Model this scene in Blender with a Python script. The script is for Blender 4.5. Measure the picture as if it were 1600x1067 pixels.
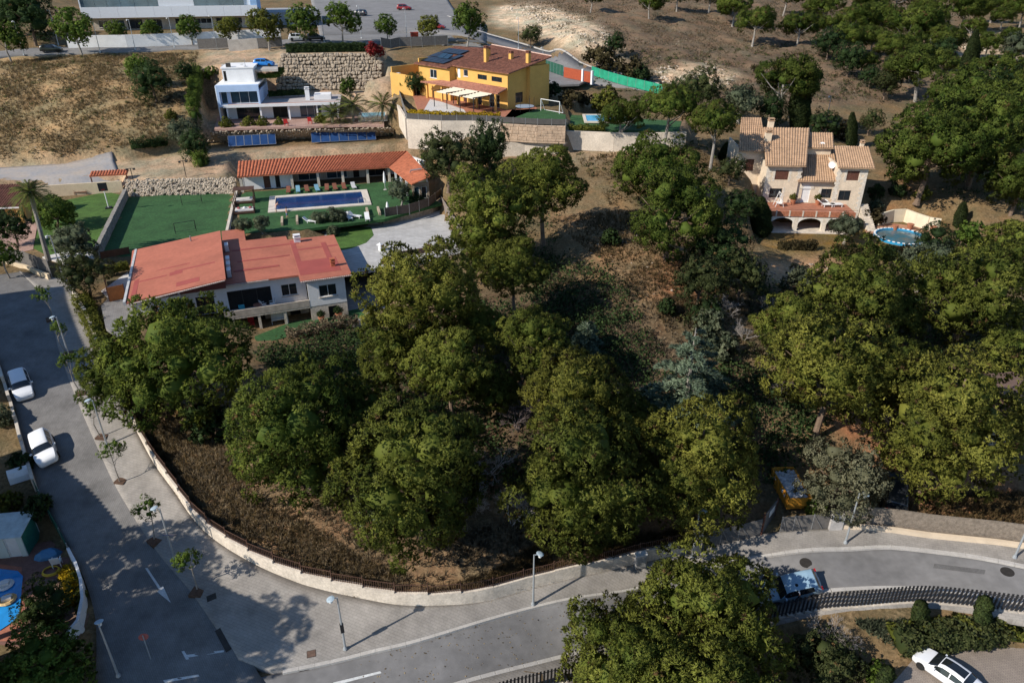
import bpy, bmesh, math, random
import numpy as np
from mathutils import Vector, Matrix
R = math.radians
random.seed(7); RNG = np.random.default_rng(11)
for _o in list(bpy.data.objects): bpy.data.objects.remove(_o)
SC = bpy.context.scene; COL = SC.collection
# ---------------- camera, sky, sun, exposure ----------------
F_PX, PITCH, CAM_Z = 1120.0, R(28), 41.0
cam = bpy.data.cameras.new('camera'); camo = bpy.data.objects.new('camera', cam); COL.objects.link(camo)
cam.sensor_fit = 'HORIZONTAL'; cam.angle = 2 * math.atan(800 / F_PX); cam.clip_start = 1; cam.clip_end = 3000
camo.location = (0, 0, CAM_Z); camo.rotation_euler = (R(90) - PITCH, 0, 0)
SC.camera = camo
SUN_EL, SUN_AZ = R(35), R(210)            # direction TO the sun, azimuth measured from +X
world = bpy.data.worlds.new('World'); SC.world = world; world.use_nodes = True
_n = world.node_tree; _bg = _n.nodes['Background']; _sky = _n.nodes.new('ShaderNodeTexSky')
_sky.sky_type = 'NISHITA'; _sky.sun_disc = False; _sky.sun_elevation = SUN_EL; _sky.sun_rotation = R(90) - SUN_AZ
_sky.altitude = 100; _sky.air_density = 1.0; _sky.dust_density = 0.0; _sky.ozone_density = 4.0
_n.links.new(_sky.outputs[0], _bg.inputs[0]); _bg.inputs[1].default_value = 0.11
_sl = bpy.data.lights.new('sun', 'SUN'); _sl.energy = 4.4; _sl.angle = R(0.5); _sl.color = (1, 0.925, 0.825)
_so = bpy.data.objects.new('sun', _sl); COL.objects.link(_so)
_sd = Vector((math.cos(SUN_EL) * math.cos(SUN_AZ), math.cos(SUN_EL) * math.sin(SUN_AZ), math.sin(SUN_EL)))
_so.rotation_euler = _sd.to_track_quat('Z', 'Y').to_euler(); _so.location = (-60, -20, 120)
SC.view_settings.view_transform = 'Standard'; SC.view_settings.look = 'None'
SC.view_settings.exposure = 0.42; SC.view_settings.gamma = 1
# ---------------- helpers ----------------
def tag(o, label=None, cat=None, group=None, kind=None):
    if label: o['label'] = label
    if cat: o['category'] = cat
    if group: o['group'] = group
    if kind: o['kind'] = kind
    return o
def empty(name, loc=(0, 0, 0), rz=0, label=None, cat=None, group=None, s=1):
    o = bpy.data.objects.new(name, None); COL.objects.link(o)
    o.location = loc; o.rotation_euler = (0, 0, rz); o.empty_display_size = .2; o.scale = (s, s, s) if not hasattr(s, '__len__') else s
    return tag(o, label, cat, group)
def copy_tree(o, parent=None):
    c = o.copy(); COL.objects.link(c); c.parent = parent
    for ch in o.children: copy_tree(ch, c)
    return c
MATS = {}
def mat(name, col, rough=.8, var=.18, scale=2.0, bump=0.0, metal=0, spec=.3, alpha=1, col2=None, trans=0, detail=5, coord='Object', bscale=None, emit=None, fine=0):
    """procedural material: colour varied by two octaves of noise, optional bump"""
    if name in MATS: return MATS[name]
    m = bpy.data.materials.new(name); m.use_nodes = True; nt = m.node_tree; N = nt.nodes; L = nt.links
    b = N['Principled BSDF']; b.inputs['Roughness'].default_value = rough; b.inputs['Metallic'].default_value = metal
    b.inputs['Specular IOR Level'].default_value = spec
    tc = N.new('ShaderNodeTexCoord'); nz = N.new('ShaderNodeTexNoise'); nz.inputs['Scale'].default_value = scale; nz.inputs['Detail'].default_value = detail
    nz.inputs['Roughness'].default_value = .65
    if coord == 'World':
        g = N.new('ShaderNodeNewGeometry'); src = g.outputs['Position']
    else: src = tc.outputs['Object']
    L.new(src, nz.inputs['Vector'])
    rp = N.new('ShaderNodeValToRGB')
    c = np.array(col[:3]); c2 = np.array(col2[:3]) if col2 is not None else c * (1 + var)
    c1 = c * (1 - var) if col2 is None else c
    rp.color_ramp.elements[0].position = .32; rp.color_ramp.elements[1].position = .68
    rp.color_ramp.elements[0].color = (*c1, 1); rp.color_ramp.elements[1].color = (*np.minimum(c2, 1), 1)
    L.new(nz.outputs['Fac'], rp.inputs[0]); out = rp.outputs[0]
    if fine:
        n2 = N.new('ShaderNodeTexNoise'); n2.inputs['Scale'].default_value = scale * 9; n2.inputs['Detail'].default_value = 3; L.new(src, n2.inputs['Vector'])
        mp = N.new('ShaderNodeMapRange'); mp.inputs[1].default_value = .3; mp.inputs[2].default_value = .7; mp.inputs[3].default_value = 1 - fine; mp.inputs[4].default_value = 1 + fine
        L.new(n2.outputs['Fac'], mp.inputs[0]); mx = N.new('ShaderNodeVectorMath'); mx.operation = 'SCALE'; L.new(out, mx.inputs[0]); L.new(mp.outputs[0], mx.inputs['Scale']); out = mx.outputs[0]
    L.new(out, b.inputs['Base Color'])
    if bump:
        bp = N.new('ShaderNodeBump'); bp.inputs['Strength'].default_value = bump; bp.inputs['Distance'].default_value = .05
        nb = N.new('ShaderNodeTexNoise'); nb.inputs['Scale'].default_value = bscale or scale * 4; nb.inputs['Detail'].default_value = 6; L.new(src, nb.inputs['Vector'])
        L.new(nb.outputs['Fac'], bp.inputs['Height']); L.new(bp.outputs[0], b.inputs['Normal'])
    if trans: b.inputs['Transmission Weight'].default_value = trans
    if alpha < 1: b.inputs['Alpha'].default_value = alpha
    MATS[name] = m; return m
class MB:
    """collects shapes, builds ONE mesh object"""
    def __init__(s): s.v = []; s.f = []
    def add(s, vs, fs):
        o = len(s.v); s.v += [tuple(v) for v in vs]; s.f += [tuple(i + o for i in f) for f in fs]; return s
    def box(s, c, d, rz=0, rx=0, ry=0):
        M = Matrix.Translation(c) @ Matrix.Rotation(rz, 4, 'Z') @ Matrix.Rotation(ry, 4, 'Y') @ Matrix.Rotation(rx, 4, 'X')
        x, y, z = d[0] / 2, d[1] / 2, d[2] / 2
        vs = [M @ Vector(q) for q in ((-x, -y, -z), (x, -y, -z), (x, y, -z), (-x, y, -z), (-x, -y, z), (x, -y, z), (x, y, z), (-x, y, z))]
        return s.add(vs, ((3, 2, 1, 0), (4, 5, 6, 7), (0, 1, 5, 4), (1, 2, 6, 5), (2, 3, 7, 6), (3, 0, 4, 7)))
    def bx(s, x0, x1, y0, y1, z0, z1): return s.box(((x0 + x1) / 2, (y0 + y1) / 2, (z0 + z1) / 2), (abs(x1 - x0), abs(y1 - y0), abs(z1 - z0)))
    def prism(s, pts, z0, z1):
        """pts: xy outline, z0/z1 numbers or lists"""
        n = len(pts); a = 0
        for i in range(n): a += pts[i][0] * pts[(i + 1) % n][1] - pts[(i + 1) % n][0] * pts[i][1]
        if a < 0:
            pts = pts[::-1]
            if hasattr(z0, '__len__'): z0 = z0[::-1]
            if hasattr(z1, '__len__'): z1 = z1[::-1]
        lo = [(p[0], p[1], z0[i] if hasattr(z0, '__len__') else z0) for i, p in enumerate(pts)]
        hi = [(p[0], p[1], z1[i] if hasattr(z1, '__len__') else z1) for i, p in enumerate(pts)]
        return s.add(lo + hi, [tuple(range(n))[::-1], tuple(range(n, 2 * n))] + [(i, (i + 1) % n, n + (i + 1) % n, n + i) for i in range(n)])
    def slab(s, quad, th):
        """quad of 4+ 3D points (ccw from above), thickened downwards"""
        n = len(quad); lo = [(p[0], p[1], p[2] - th) for p in quad]
        return s.add(lo + list(quad), [tuple(range(n))[::-1], tuple(range(n, 2 * n))] + [(i, (i + 1) % n, n + (i + 1) % n, n + i) for i in range(n)])
    def tube(s, pts, r, n=6, r2=None, cap=True):
        pts = [Vector(p) for p in pts]; m = len(pts); rings = []
        for i, p in enumerate(pts):
            d = (pts[min(i + 1, m - 1)] - pts[max(i - 1, 0)]).normalized()
            u = d.cross(Vector((0, 0, 1)) if abs(d.z) < .9 else Vector((1, 0, 0))).normalized(); w = d.cross(u)
            rr = (r[i] if hasattr(r, '__len__') else (r if r2 is None else r + (r2 - r) * i / (m - 1)))
            rings.append([p + (u * math.cos(a) + w * math.sin(a)) * rr for a in [2 * math.pi * k / n for k in range(n)]])
        vs = [v for q in rings for v in q]; fs = []
        for i in range(m - 1):
            for k in range(n): fs.append((i * n + k, i * n + (k + 1) % n, (i + 1) * n + (k + 1) % n, (i + 1) * n + k))
        if cap: fs += [tuple(range(n))[::-1], tuple(range((m - 1) * n, m * n))]
        return s.add(vs, fs)
    def lathe(s, prof, n=12, c=(0, 0, 0), sx=1, sy=1):
        vs = []; m = len(prof); fs = []
        for r, z in prof:
            for k in range(n):
                a = 2 * math.pi * k / n; vs.append((c[0] + r * sx * math.cos(a), c[1] + r * sy * math.sin(a), c[2] + z))
        for i in range(m - 1):
            for k in range(n): fs.append((i * n + k, i * n + (k + 1) % n, (i + 1) * n + (k + 1) % n, (i + 1) * n + k))
        fs += [tuple(range(n))[::-1], tuple(range((m - 1) * n, m * n))]
        return s.add(vs, fs)
    def build(s, name, m, parent=None, smooth=False, bevel=0, **kw):
        me = bpy.data.meshes.new(name); me.from_pydata(s.v, [], s.f); me.validate(); me.update()
        if bevel:
            bm = bmesh.new(); bm.from_mesh(me); bmesh.ops.remove_doubles(bm, verts=bm.verts, dist=1e-5)
            bmesh.ops.bevel(bm, geom=list(bm.edges), offset=bevel, segments=1, affect='EDGES', clamp_overlap=True); bm.to_mesh(me); bm.free()
        me.materials.append(m)
        if smooth: me.polygons.foreach_set('use_smooth', [True] * len(me.polygons))
        o = bpy.data.objects.new(name, me); COL.objects.link(o); o.parent = parent
        return tag(o, **kw)
def inst(me, name, parent, loc, rot=(0, 0, 0), sc=(1, 1, 1)):
    o = bpy.data.objects.new(name, me); COL.objects.link(o); o.parent = parent; o.location = loc; o.rotation_euler = rot; o.scale = sc; return o
def np_mesh(name, V, Fc, m, smooth=False):
    """V (n,3), Fc (m,k) equal-sided faces"""
    me = bpy.data.meshes.new(name); k = Fc.shape[1]
    me.vertices.add(len(V)); me.vertices.foreach_set('co', np.ascontiguousarray(V, dtype=np.float32).ravel())
    me.loops.add(Fc.size); me.loops.foreach_set('vertex_index', np.ascontiguousarray(Fc, dtype=np.int32).ravel())
    me.polygons.add(len(Fc)); me.polygons.foreach_set('loop_start', np.arange(0, Fc.size, k, dtype=np.int32))
    me.update(calc_edges=True)
    if smooth: me.polygons.foreach_set('use_smooth', np.ones(len(Fc), dtype=bool))
    me.materials.append(m); return me
# pixel of the survey photograph + height -> place in the world
_S, _C = math.sin(PITCH), math.cos(PITCH)
def ray(u, v):
    x = (u - 800) / F_PX; y = -(v - 533.5) / F_PX
    return (x, _C + y * _S, -_S + y * _C)
def U(u, v, z):
    d = ray(u, v); t = (z - CAM_Z) / d[2]; return Vector((d[0] * t, d[1] * t, z))
def UY(u, v, Y):
    d = ray(u, v); t = Y / d[1]; return Vector((d[0] * t, Y, CAM_Z + d[2] * t))
def pip(P, x, y):
    """vectorised point in polygon"""
    ins = np.zeros(np.shape(x), bool); n = len(P)
    for i in range(n):
        x0, y0 = P[i][0], P[i][1]; x1, y1 = P[(i + 1) % n][0], P[(i + 1) % n][1]
        if y0 == y1: continue
        c = ((y0 > y) != (y1 > y)) & (x < (x1 - x0) * (y - y0) / (y1 - y0) + x0); ins ^= c
    return ins
def pdist(P, x, y, closed=True):
    d = np.full(np.shape(x), 1e9); n = len(P)
    for i in range(n if closed else n - 1):
        x0, y0 = P[i][0], P[i][1]; x1, y1 = P[(i + 1) % n][0], P[(i + 1) % n][1]
        dx, dy = x1 - x0, y1 - y0; L2 = dx * dx + dy * dy + 1e-9
        t = np.clip(((x - x0) * dx + (y - y0) * dy) / L2, 0, 1)
        d = np.minimum(d, np.hypot(x - x0 - t * dx, y - y0 - t * dy))
    return d
# ---------------- terrain ----------------
CTRL = [(540,1017,0),(833,947,0),(700,1000,0),(400,1050,0),(250,1060,.1),(1000,880,.3),(1100,860,.6),(1320,850,1.2),(1450,840,1.7),(1590,880,2.2),(1300,930,.9),(1590,940,1.8),(1000,1078,-3),(1110,1060,-3.8),(1220,1040,-2.6),(1060,1150,-4),(1475,1060,-.1),(1350,1010,-.6),(700,1200,-.5),(1300,1300,-.5),(100,1250,-1),
 (245,915,.8),(200,1000,.3),(150,800,2),(190,750,2.4),(70,715,3.4),(130,615,4.6),(33,600,5),(106,550,6),(20,430,8.3),(75,420,8.4),(130,480,7.2),(-200,400,9.5),(-200,700,5),
 (20,930,.2),(40,850,1.2),(10,720,2.6),(-100,900,.5),
 (240,660,4.6),(300,740,3.6),(420,860,2.2),(640,905,1.6),(900,862,1.6),(1000,818,1.8),(1080,800,2.0),(1200,760,2.4),
 (330,650,4.3),(480,600,3.9),(470,550,3.8),(560,530,3.9),(620,510,4.4),(380,600,4.2),(600,700,4.2),(760,700,4.6),(850,600,6),(760,480,8),(850,450,8.6),(1000,500,8.3),(1050,400,11),(950,340,11.5),(700,330,9.6),(900,560,6.6),(1100,600,6),(1000,700,4),(1250,520,6.4),(1350,600,5.2),(1450,700,3.6),(1560,780,3),(1350,790,2.4),(1600,650,3.8),(1600,480,5.5),(1800,600,4),
 (1150,470,7.2),(1400,410,5.8),(1260,402,5.9),(1200,420,6.3),(1320,425,5.6),(1240,440,6.2),(1560,400,6.6),(1450,300,9.2),(1600,280,10.5),(1150,280,12.5),(1000,230,14.5),(900,240,13.8),(1227,190,14.5),(1340,220,12),(1480,260,10.8),
 (1000,152,16.8),(1100,130,17.2),(880,60,24.4),(1000,60,23.4),(1000,5,29.2),(1000,108,19.2),(1150,60,22.4),(1300,60,21.3),(1300,5,28),(1450,60,20.3),(1450,140,15.3),(1600,150,13.8),(1600,40,22),(1580,0,27),(1750,60,21),(1750,250,10),(820,20,27.6),
 (640,60,24.5),(632,12,27.6),(740,60,24.5),(560,5,28),(740,50,24.4),(805,67,22.4),(860,85,20.8),(905,99,19.6),(960,115,18.4),(1030,133,17.4),(760,10,28),(300,76,23.8),(480,72,24.2),(80,85,23.4),(0,92,23),(-200,110,22.5),(200,20,26),(0,30,28),(60,60,25.5),(-200,20,30),
 (40,110,21.8),(150,110,21.8),(260,105,21.8),(30,170,17),(180,180,16.6),(280,190,15.6),(60,235,12.8),(240,235,12.2),(-200,230,13)]
_cp = np.array([[*U(u, v, z)] for u, v, z in CTRL])
_far = np.array([[-260, 420, 46], [0, 420, 52], [260, 420, 48], [330, 250, 34], [330, 80, 8], [-260, 120, 16], [-200, 20, 2], [200, 10, 0], [0, -30, -3], [450, 600, 75], [-450, 600, 75], [0, 600, 80]], float)
_cp = np.vstack([_cp, _far])
def _tps(r2): return np.where(r2 > 1e-9, r2 * np.log(np.maximum(r2, 1e-9)), 0) * .5
_n = len(_cp); _K = _tps(((_cp[:, None, :2] - _cp[None, :, :2]) ** 2).sum(-1)) + np.eye(_n) * 6.0
_Pm = np.hstack([np.ones((_n, 1)), _cp[:, :2]])
_W = np.linalg.solve(np.block([[_K, _Pm], [_Pm.T, np.zeros((3, 3))]]), np.concatenate([_cp[:, 2], np.zeros(3)]))
def h_smooth(x, y):
    x = np.asarray(x, float); y = np.asarray(y, float); sh = x.shape; x = x.ravel(); y = y.ravel(); out = np.empty(len(x))
    for a in range(0, len(x), 20000):
        xs, ys = x[a:a + 20000], y[a:a + 20000]
        out[a:a + 20000] = _tps((xs[:, None] - _cp[:, 0]) ** 2 + (ys[:, None] - _cp[:, 1]) ** 2) @ _W[:_n] + _W[_n] + _W[_n + 1] * xs + _W[_n + 2] * ys
    return out.reshape(sh)
# level terraces: (name, z, outline in photograph pixels at that height, falloff)
PADS = {
 'school': (26, [(110, 52), (420, 44), (470, 20), (110, 0)], 3),
 'blue_drive': (22.5, [(325, 100), (432, 99), (432, 112), (325, 114)], 1.5),
 'rock_top': (24.0, [(440, 84), (594, 82), (594, 74), (440, 76)], 1.0),
 'blue_court': (17.2, [(395, 158), (545, 150), (600, 142), (598, 137), (430, 139), (395, 142)], .9),
 'blue_yard': (14, [(322, 204), (612, 196), (606, 176), (540, 172), (400, 176), (322, 168)], 1.0),
 'yellow_yard': (18.3, [(634, 186), (885, 192), (905, 150), (850, 131), (760, 130), (640, 140), (622, 148)], 1.0),
 'yellow_low': (17.0, [(885, 197), (1068, 203), (1075, 188), (890, 175)], 1.0),
 'dirt': (0, 'D', [(-60, 278, 10.1), (195, 289, 10.2), (375, 275, 10.2), (640, 242, 10.9), (655, 222, 11.5), (600, 211, 11.5), (330, 222, 11.5), (200, 250, 11), (-60, 262, 10.8)], 1.2),
 'left_lawn': (8.6, [(50, 400), (150, 392), (195, 300), (190, 290), (-60, 310), (-60, 396)], .8),
 'turf': (8.2, [(150, 402), (350, 402), (372, 300), (198, 304)], .8),
 'pool_terrace': (8.5, [(366, 368), (470, 360), (600, 342), (690, 318), (678, 250), (372, 268)], .8),
 'drive': (7.2, [(520, 420), (735, 398), (690, 325), (600, 345), (500, 362), (500, 392)], .8),
 'house_front': (4.1, [(395, 534), (560, 502), (605, 480), (600, 420), (548, 424), (400, 470)], .8),
 'house_left': (7.5, [(150, 470), (200, 500), (208, 530), (240, 520), (300, 400), (150, 430)], .8),
 'mansion': (9.0, 'M', [(-4, 9), (-.2, 9), (-.2, 4.9), (14.2, 4.9), (14.2, 15), (-4, 19)], 2.0),
 'mansion_lawn': (6.3, 'M', [(-3, -7.5), (27, -9), (30, 7), (18, 8), (15.5, 4.3), (-1.5, 4.4)], 1.2),
 'corner_pool': (0.3, [(-80, 1010), (-80, 850), (90, 835), (128, 905), (140, 960), (110, 1040)], .8),
 'car_park': (-.1, [(1370, 1090), (1420, 1030), (1565, 1000), (1700, 1010), (1700, 1120)], 1.0),
}
PADW = {}
_mo = U(1203, 332, 9); _mc, _ms = math.cos(R(-4)), math.sin(R(-4))
for k, q in PADS.items():
    z, px, fo = q[0], q[-2], q[-1]
    if q[1] == 'D': PADW[k] = ([tuple(U(u, v, zz))[:2] for u, v, zz in px], lambda x, y: np.clip(10.2 + (y - 111) * .056, 9.8, 11.6), fo); continue
    PADW[k] = ([(_mo.x + x * _mc - y * _ms, _mo.y + x * _ms + y * _mc) for x, y in px] if len(q) == 4 else [tuple(U(u, v, z))[:2] for u, v in px], z, fo)
def h(x, y):
    x = np.asarray(x, float); y = np.asarray(y, float); z = h_smooth(x, y)
    for P, pz, fo in PADW.values():
        ax = np.array(P); m = (x > ax[:, 0].min() - 4) & (x < ax[:, 0].max() + 4) & (y > ax[:, 1].min() - 4) & (y < ax[:, 1].max() + 4)
        if not m.any(): continue
        xm, ym = x[m], y[m]; d = np.where(pip(P, xm, ym), 0, pdist(P, xm, ym)); w = np.clip(1 - d / fo, 0, 1); w = w * w * (3 - 2 * w)
        z = z.copy(); z[m] = z[m] * (1 - w) + (pz(xm, ym) if callable(pz) else pz) * w
    return z
_T = np.geomspace(22, 700, 420)
def P(u, v, dz=0.0):
    """where the line of sight through (u,v) meets the ground (raised by dz)"""
    d = ray(u, v); g = CAM_Z + d[2] * _T - h(d[0] * _T, d[1] * _T) - dz; i = np.argmax(g < 0)
    if not (g < 0).any(): i = 200
    if i == 0: i = 1
    T = np.linspace(_T[i - 1], _T[i], 24); g = CAM_Z + d[2] * T - h(d[0] * T, d[1] * T) - dz; j = int(np.argmax(g < 0)); t = T[j]
    if j > 0: t = T[j - 1] + (T[j] - T[j - 1]) * g[j - 1] / (g[j - 1] - g[j] + 1e-9)
    x, y = d[0] * t, d[1] * t; return Vector((x, y, float(h(np.array([x]), np.array([y]))[0])))
def G(x, y): return float(h(np.array([x]), np.array([y]))[0])
def resample(pts, n):
    p = np.array([tuple(q) for q in pts], float); s = np.concatenate([[0], np.cumsum(np.linalg.norm(np.diff(p, axis=0), axis=1))]); t = np.linspace(0, s[-1], n)
    return np.stack([np.interp(t, s, p[:, k]) for k in range(p.shape[1])], 1)
def smooth_line(pts, n):
    """Catmull-Rom through world points, resampled"""
    p = [Vector(q) for q in pts]; o = []
    for i in range(len(p) - 1):
        a, b, c, d = p[max(i - 1, 0)], p[i], p[i + 1], p[min(i + 2, len(p) - 1)]
        for k in range(8):
            t = k / 8; o.append(.5 * ((2 * b) + (c - a) * t + (2 * a - 5 * b + 4 * c - d) * t * t + (3 * b - a - 3 * c + d) * t ** 3))
    o.append(p[-1]); return resample(o, n)
# --- survey lines (pixels) ---
KERB_N = [(300,1100),(379,1065),(500,1038.6),(580,1019),(658,1000),(830,949.5),(960,926),(1038,908),(1144,878),(1216,866),(1320,858.7),(1400,856),(1500,867.5),(1600,886),(1720,915)]
KERB_S = [(560,1125),(727,1066),(897,1022),(1000,992),(1100,965),(1180,945),(1250,930),(1300,923.7),(1375,919.5),(1437,921),(1512,928.7),(1600,945),(1720,972)]
WALL_PX = [(197,638),(207,662),(225,697),(245,732),(270,766),(306,817),(347,853),(404,886),(463,911),(500,922),(543,932),(626,947),(701,947),(759,941),(828,922),(931,898),(989,884),(1052,869),(1086,860)]
EAST_PX = [(1086,860),(1150,846),(1188,836),(1260,829),(1300,827.6),(1310,825),(1400,832.5),(1500,845),(1600,857),(1720,882)]
UPWALL_PX = [(76,436),(105,437),(118,465),(140,505),(155,545),(176,590),(197,638)]
STREET_IN = [(30,425),(72,470),(85,520),(100,572),(140,672),(185,768),(237,851),(295,921),(341,987),(365,1017),(388,1062),(430,1120)]
STREET_W = [(-90,440),(-40,500),(0,577),(19,635),(37,700),(57,765),(100,848),(132,906),(148,961),(151,1010),(150,1060),(150,1120)]
wl = lambda pts, dz=0: [P(u, v) for u, v in pts]
W_KN = smooth_line(wl(KERB_N), 150); W_KS = smooth_line(wl(KERB_S), 130); W_WALL = smooth_line(wl(WALL_PX), 120); W_EAST = smooth_line(wl(EAST_PX), 60)
W_UP = smooth_line(wl(UPWALL_PX), 40); W_SI = smooth_line(wl(STREET_IN), 110); W_SW = smooth_line(wl(STREET_W), 110)
def strip_obj(name, A, B, dz, m, nw=8, skirt=.45, use_h=h_smooth, **kw):
    n = len(A); g = np.linspace(0, 1, nw + 1)[None, :, None]; XY = A[:, None, :2] * (1 - g) + B[:, None, :2] * g
    Z = use_h(XY[..., 0], XY[..., 1]) + dz; k = nw + 1; V = np.concatenate([XY, Z[..., None]], 2).reshape(-1, 3)
    idx = np.arange(n * k).reshape(n, k); fs = np.stack([idx[:-1, :-1], idx[1:, :-1], idx[1:, 1:], idx[:-1, 1:]], -1).reshape(-1, 4)
    lo = V.copy(); lo[:, 2] -= skirt; o = n * k; sk = []
    for c in (0, nw): sk.append(np.stack([idx[:-1, c], idx[1:, c], idx[1:, c] + o, idx[:-1, c] + o], -1))
    for r_ in (0, n - 1): sk.append(np.stack([idx[r_, :-1], idx[r_, 1:], idx[r_, 1:] + o, idx[r_, :-1] + o], -1))
    me = np_mesh(name, np.vstack([V, lo]), np.vstack([fs] + sk), m)
    o = bpy.data.objects.new(name, me); COL.objects.link(o)
    bm = bmesh.new(); bm.from_mesh(me); bmesh.ops.recalc_face_normals(bm, faces=bm.faces); bm.to_mesh(me); bm.free()
    return tag(o, kind='structure', **kw)
# --- ground materials ---
def ground_material():
    m = bpy.data.materials.new('ground_soil'); m.use_nodes = True; nt = m.node_tree; N = nt.nodes; L = nt.links; b = N['Principled BSDF']; b.inputs['Roughness'].default_value = .95; b.inputs['Specular IOR Level'].default_value = .1
    g = N.new('ShaderNodeNewGeometry'); at = N.new('ShaderNodeAttribute'); at.attribute_name = 'soil'; at.attribute_type = 'GEOMETRY'
    def nz(s, d, r=.6):
        q = N.new('ShaderNodeTexNoise'); q.inputs['Scale'].default_value = s; q.inputs['Detail'].default_value = d; q.inputs['Roughness'].default_value = r; L.new(g.outputs['Position'], q.inputs['Vector']); return q.outputs['Fac']
    def mr(src, a, b_, c, d):
        q = N.new('ShaderNodeMapRange'); q.inputs[1].default_value = a; q.inputs[2].default_value = b_; q.inputs[3].default_value = c; q.inputs[4].default_value = d; L.new(src, q.inputs[0]); return q.outputs[0]
    def scale(c, f):
        q = N.new('ShaderNodeVectorMath'); q.operation = 'SCALE'; L.new(c, q.inputs[0]); L.new(f, q.inputs['Scale']); return q.outputs[0]
    big, mid, fin = nz(.09, 4), nz(.55, 6, .7), nz(3.2, 5, .7)
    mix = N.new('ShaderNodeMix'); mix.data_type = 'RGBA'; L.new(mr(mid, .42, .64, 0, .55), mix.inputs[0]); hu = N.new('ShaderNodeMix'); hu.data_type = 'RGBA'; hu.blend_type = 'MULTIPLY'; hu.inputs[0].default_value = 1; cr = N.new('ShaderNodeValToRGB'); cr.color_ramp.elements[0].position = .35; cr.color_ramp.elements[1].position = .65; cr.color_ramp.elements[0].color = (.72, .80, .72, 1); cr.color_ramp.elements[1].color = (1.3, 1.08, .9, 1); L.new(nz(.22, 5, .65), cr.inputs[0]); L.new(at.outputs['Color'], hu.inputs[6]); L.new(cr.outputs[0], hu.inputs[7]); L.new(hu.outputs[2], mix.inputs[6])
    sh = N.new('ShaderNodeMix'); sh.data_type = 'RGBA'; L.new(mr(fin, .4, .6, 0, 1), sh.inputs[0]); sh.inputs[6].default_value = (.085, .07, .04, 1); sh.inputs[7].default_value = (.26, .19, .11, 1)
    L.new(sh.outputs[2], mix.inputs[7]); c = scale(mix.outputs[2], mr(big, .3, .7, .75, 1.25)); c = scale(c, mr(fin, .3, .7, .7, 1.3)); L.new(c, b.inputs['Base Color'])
    bp = N.new('ShaderNodeBump'); bp.inputs['Strength'].default_value = .7; bp.inputs['Distance'].default_value = .22; L.new(nz(1.6, 8, .7), bp.inputs['Height']); L.new(bp.outputs[0], b.inputs['Normal'])
    return m
# ground colour zones (pixel outlines on the ground): bare cream rock, red soil, straw, litter darkened to stand in for tree shade
ZONES = [((.16, .12, .07), [(-300, -100), (1900, -100), (1900, 1300), (-300, 1300)]),
 ((.30, .225, .13), [(-300, 90), (320, 78), (320, 250), (-300, 270)]),
 ((.23, .155, .10), [(200, 640), (1180, 640), (1180, 830), (640, 940), (350, 860)]),
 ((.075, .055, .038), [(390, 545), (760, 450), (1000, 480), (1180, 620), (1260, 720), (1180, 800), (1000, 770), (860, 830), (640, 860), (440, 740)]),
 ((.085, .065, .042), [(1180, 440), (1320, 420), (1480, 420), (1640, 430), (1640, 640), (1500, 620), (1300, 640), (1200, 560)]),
 ((.22, .15, .09), [(860, 330), (1120, 330), (1180, 500), (1000, 480), (900, 420)]),
 ((.30, .15, .085), [(1010, 410), (1120, 400), (1100, 470), (1030, 460)]),
 ((.26, .125, .07), [(960, 780), (1080, 770), (1100, 830), (960, 840)]),
 ((.27, .13, .075), [(1290, 640), (1480, 640), (1600, 760), (1600, 830), (1450, 800), (1330, 720)]),
 ((.155, .115, .085), [(760, -60), (1500, -60), (1500, 160), (1000, 170), (830, 60)]),
 ((.60, .51, .40), [(770, 10), (850, 8), (940, 42), (975, 90), (955, 110), (900, 78), (830, 52), (760, 36)]),
 ((.60, .48, .36), [(1020, 108), (1105, 98), (1150, 118), (1130, 140), (1040, 132)]),
 ((.5, .42, .33), [(1500, 60), (1640, 50), (1640, 95), (1500, 100)]),
 ((.42, .28, .18), [(1180, 415), (1320, 400), (1300, 450), (1190, 450)]),
 ((.23, .14, .075), [(1390, 270), (1450, 270), (1470, 340), (1370, 345)]),
 ((.19, .13, .045), [(1190, 396), (1470, 396), (1470, 345), (1190, 345)]),
 ((.43, .335, .25), [(-60, 280), (195, 300), (375, 275), (660, 245), (640, 222), (330, 236), (200, 250), (-60, 255)]),
 ((.32, .24, .17), [(640, 190), (1080, 190), (1080, 215), (900, 260), (640, 230)]),
 ((.40, .32, .25), [(300, 208), (615, 198), (610, 78), (440, 75), (320, 70)]),
]
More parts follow.
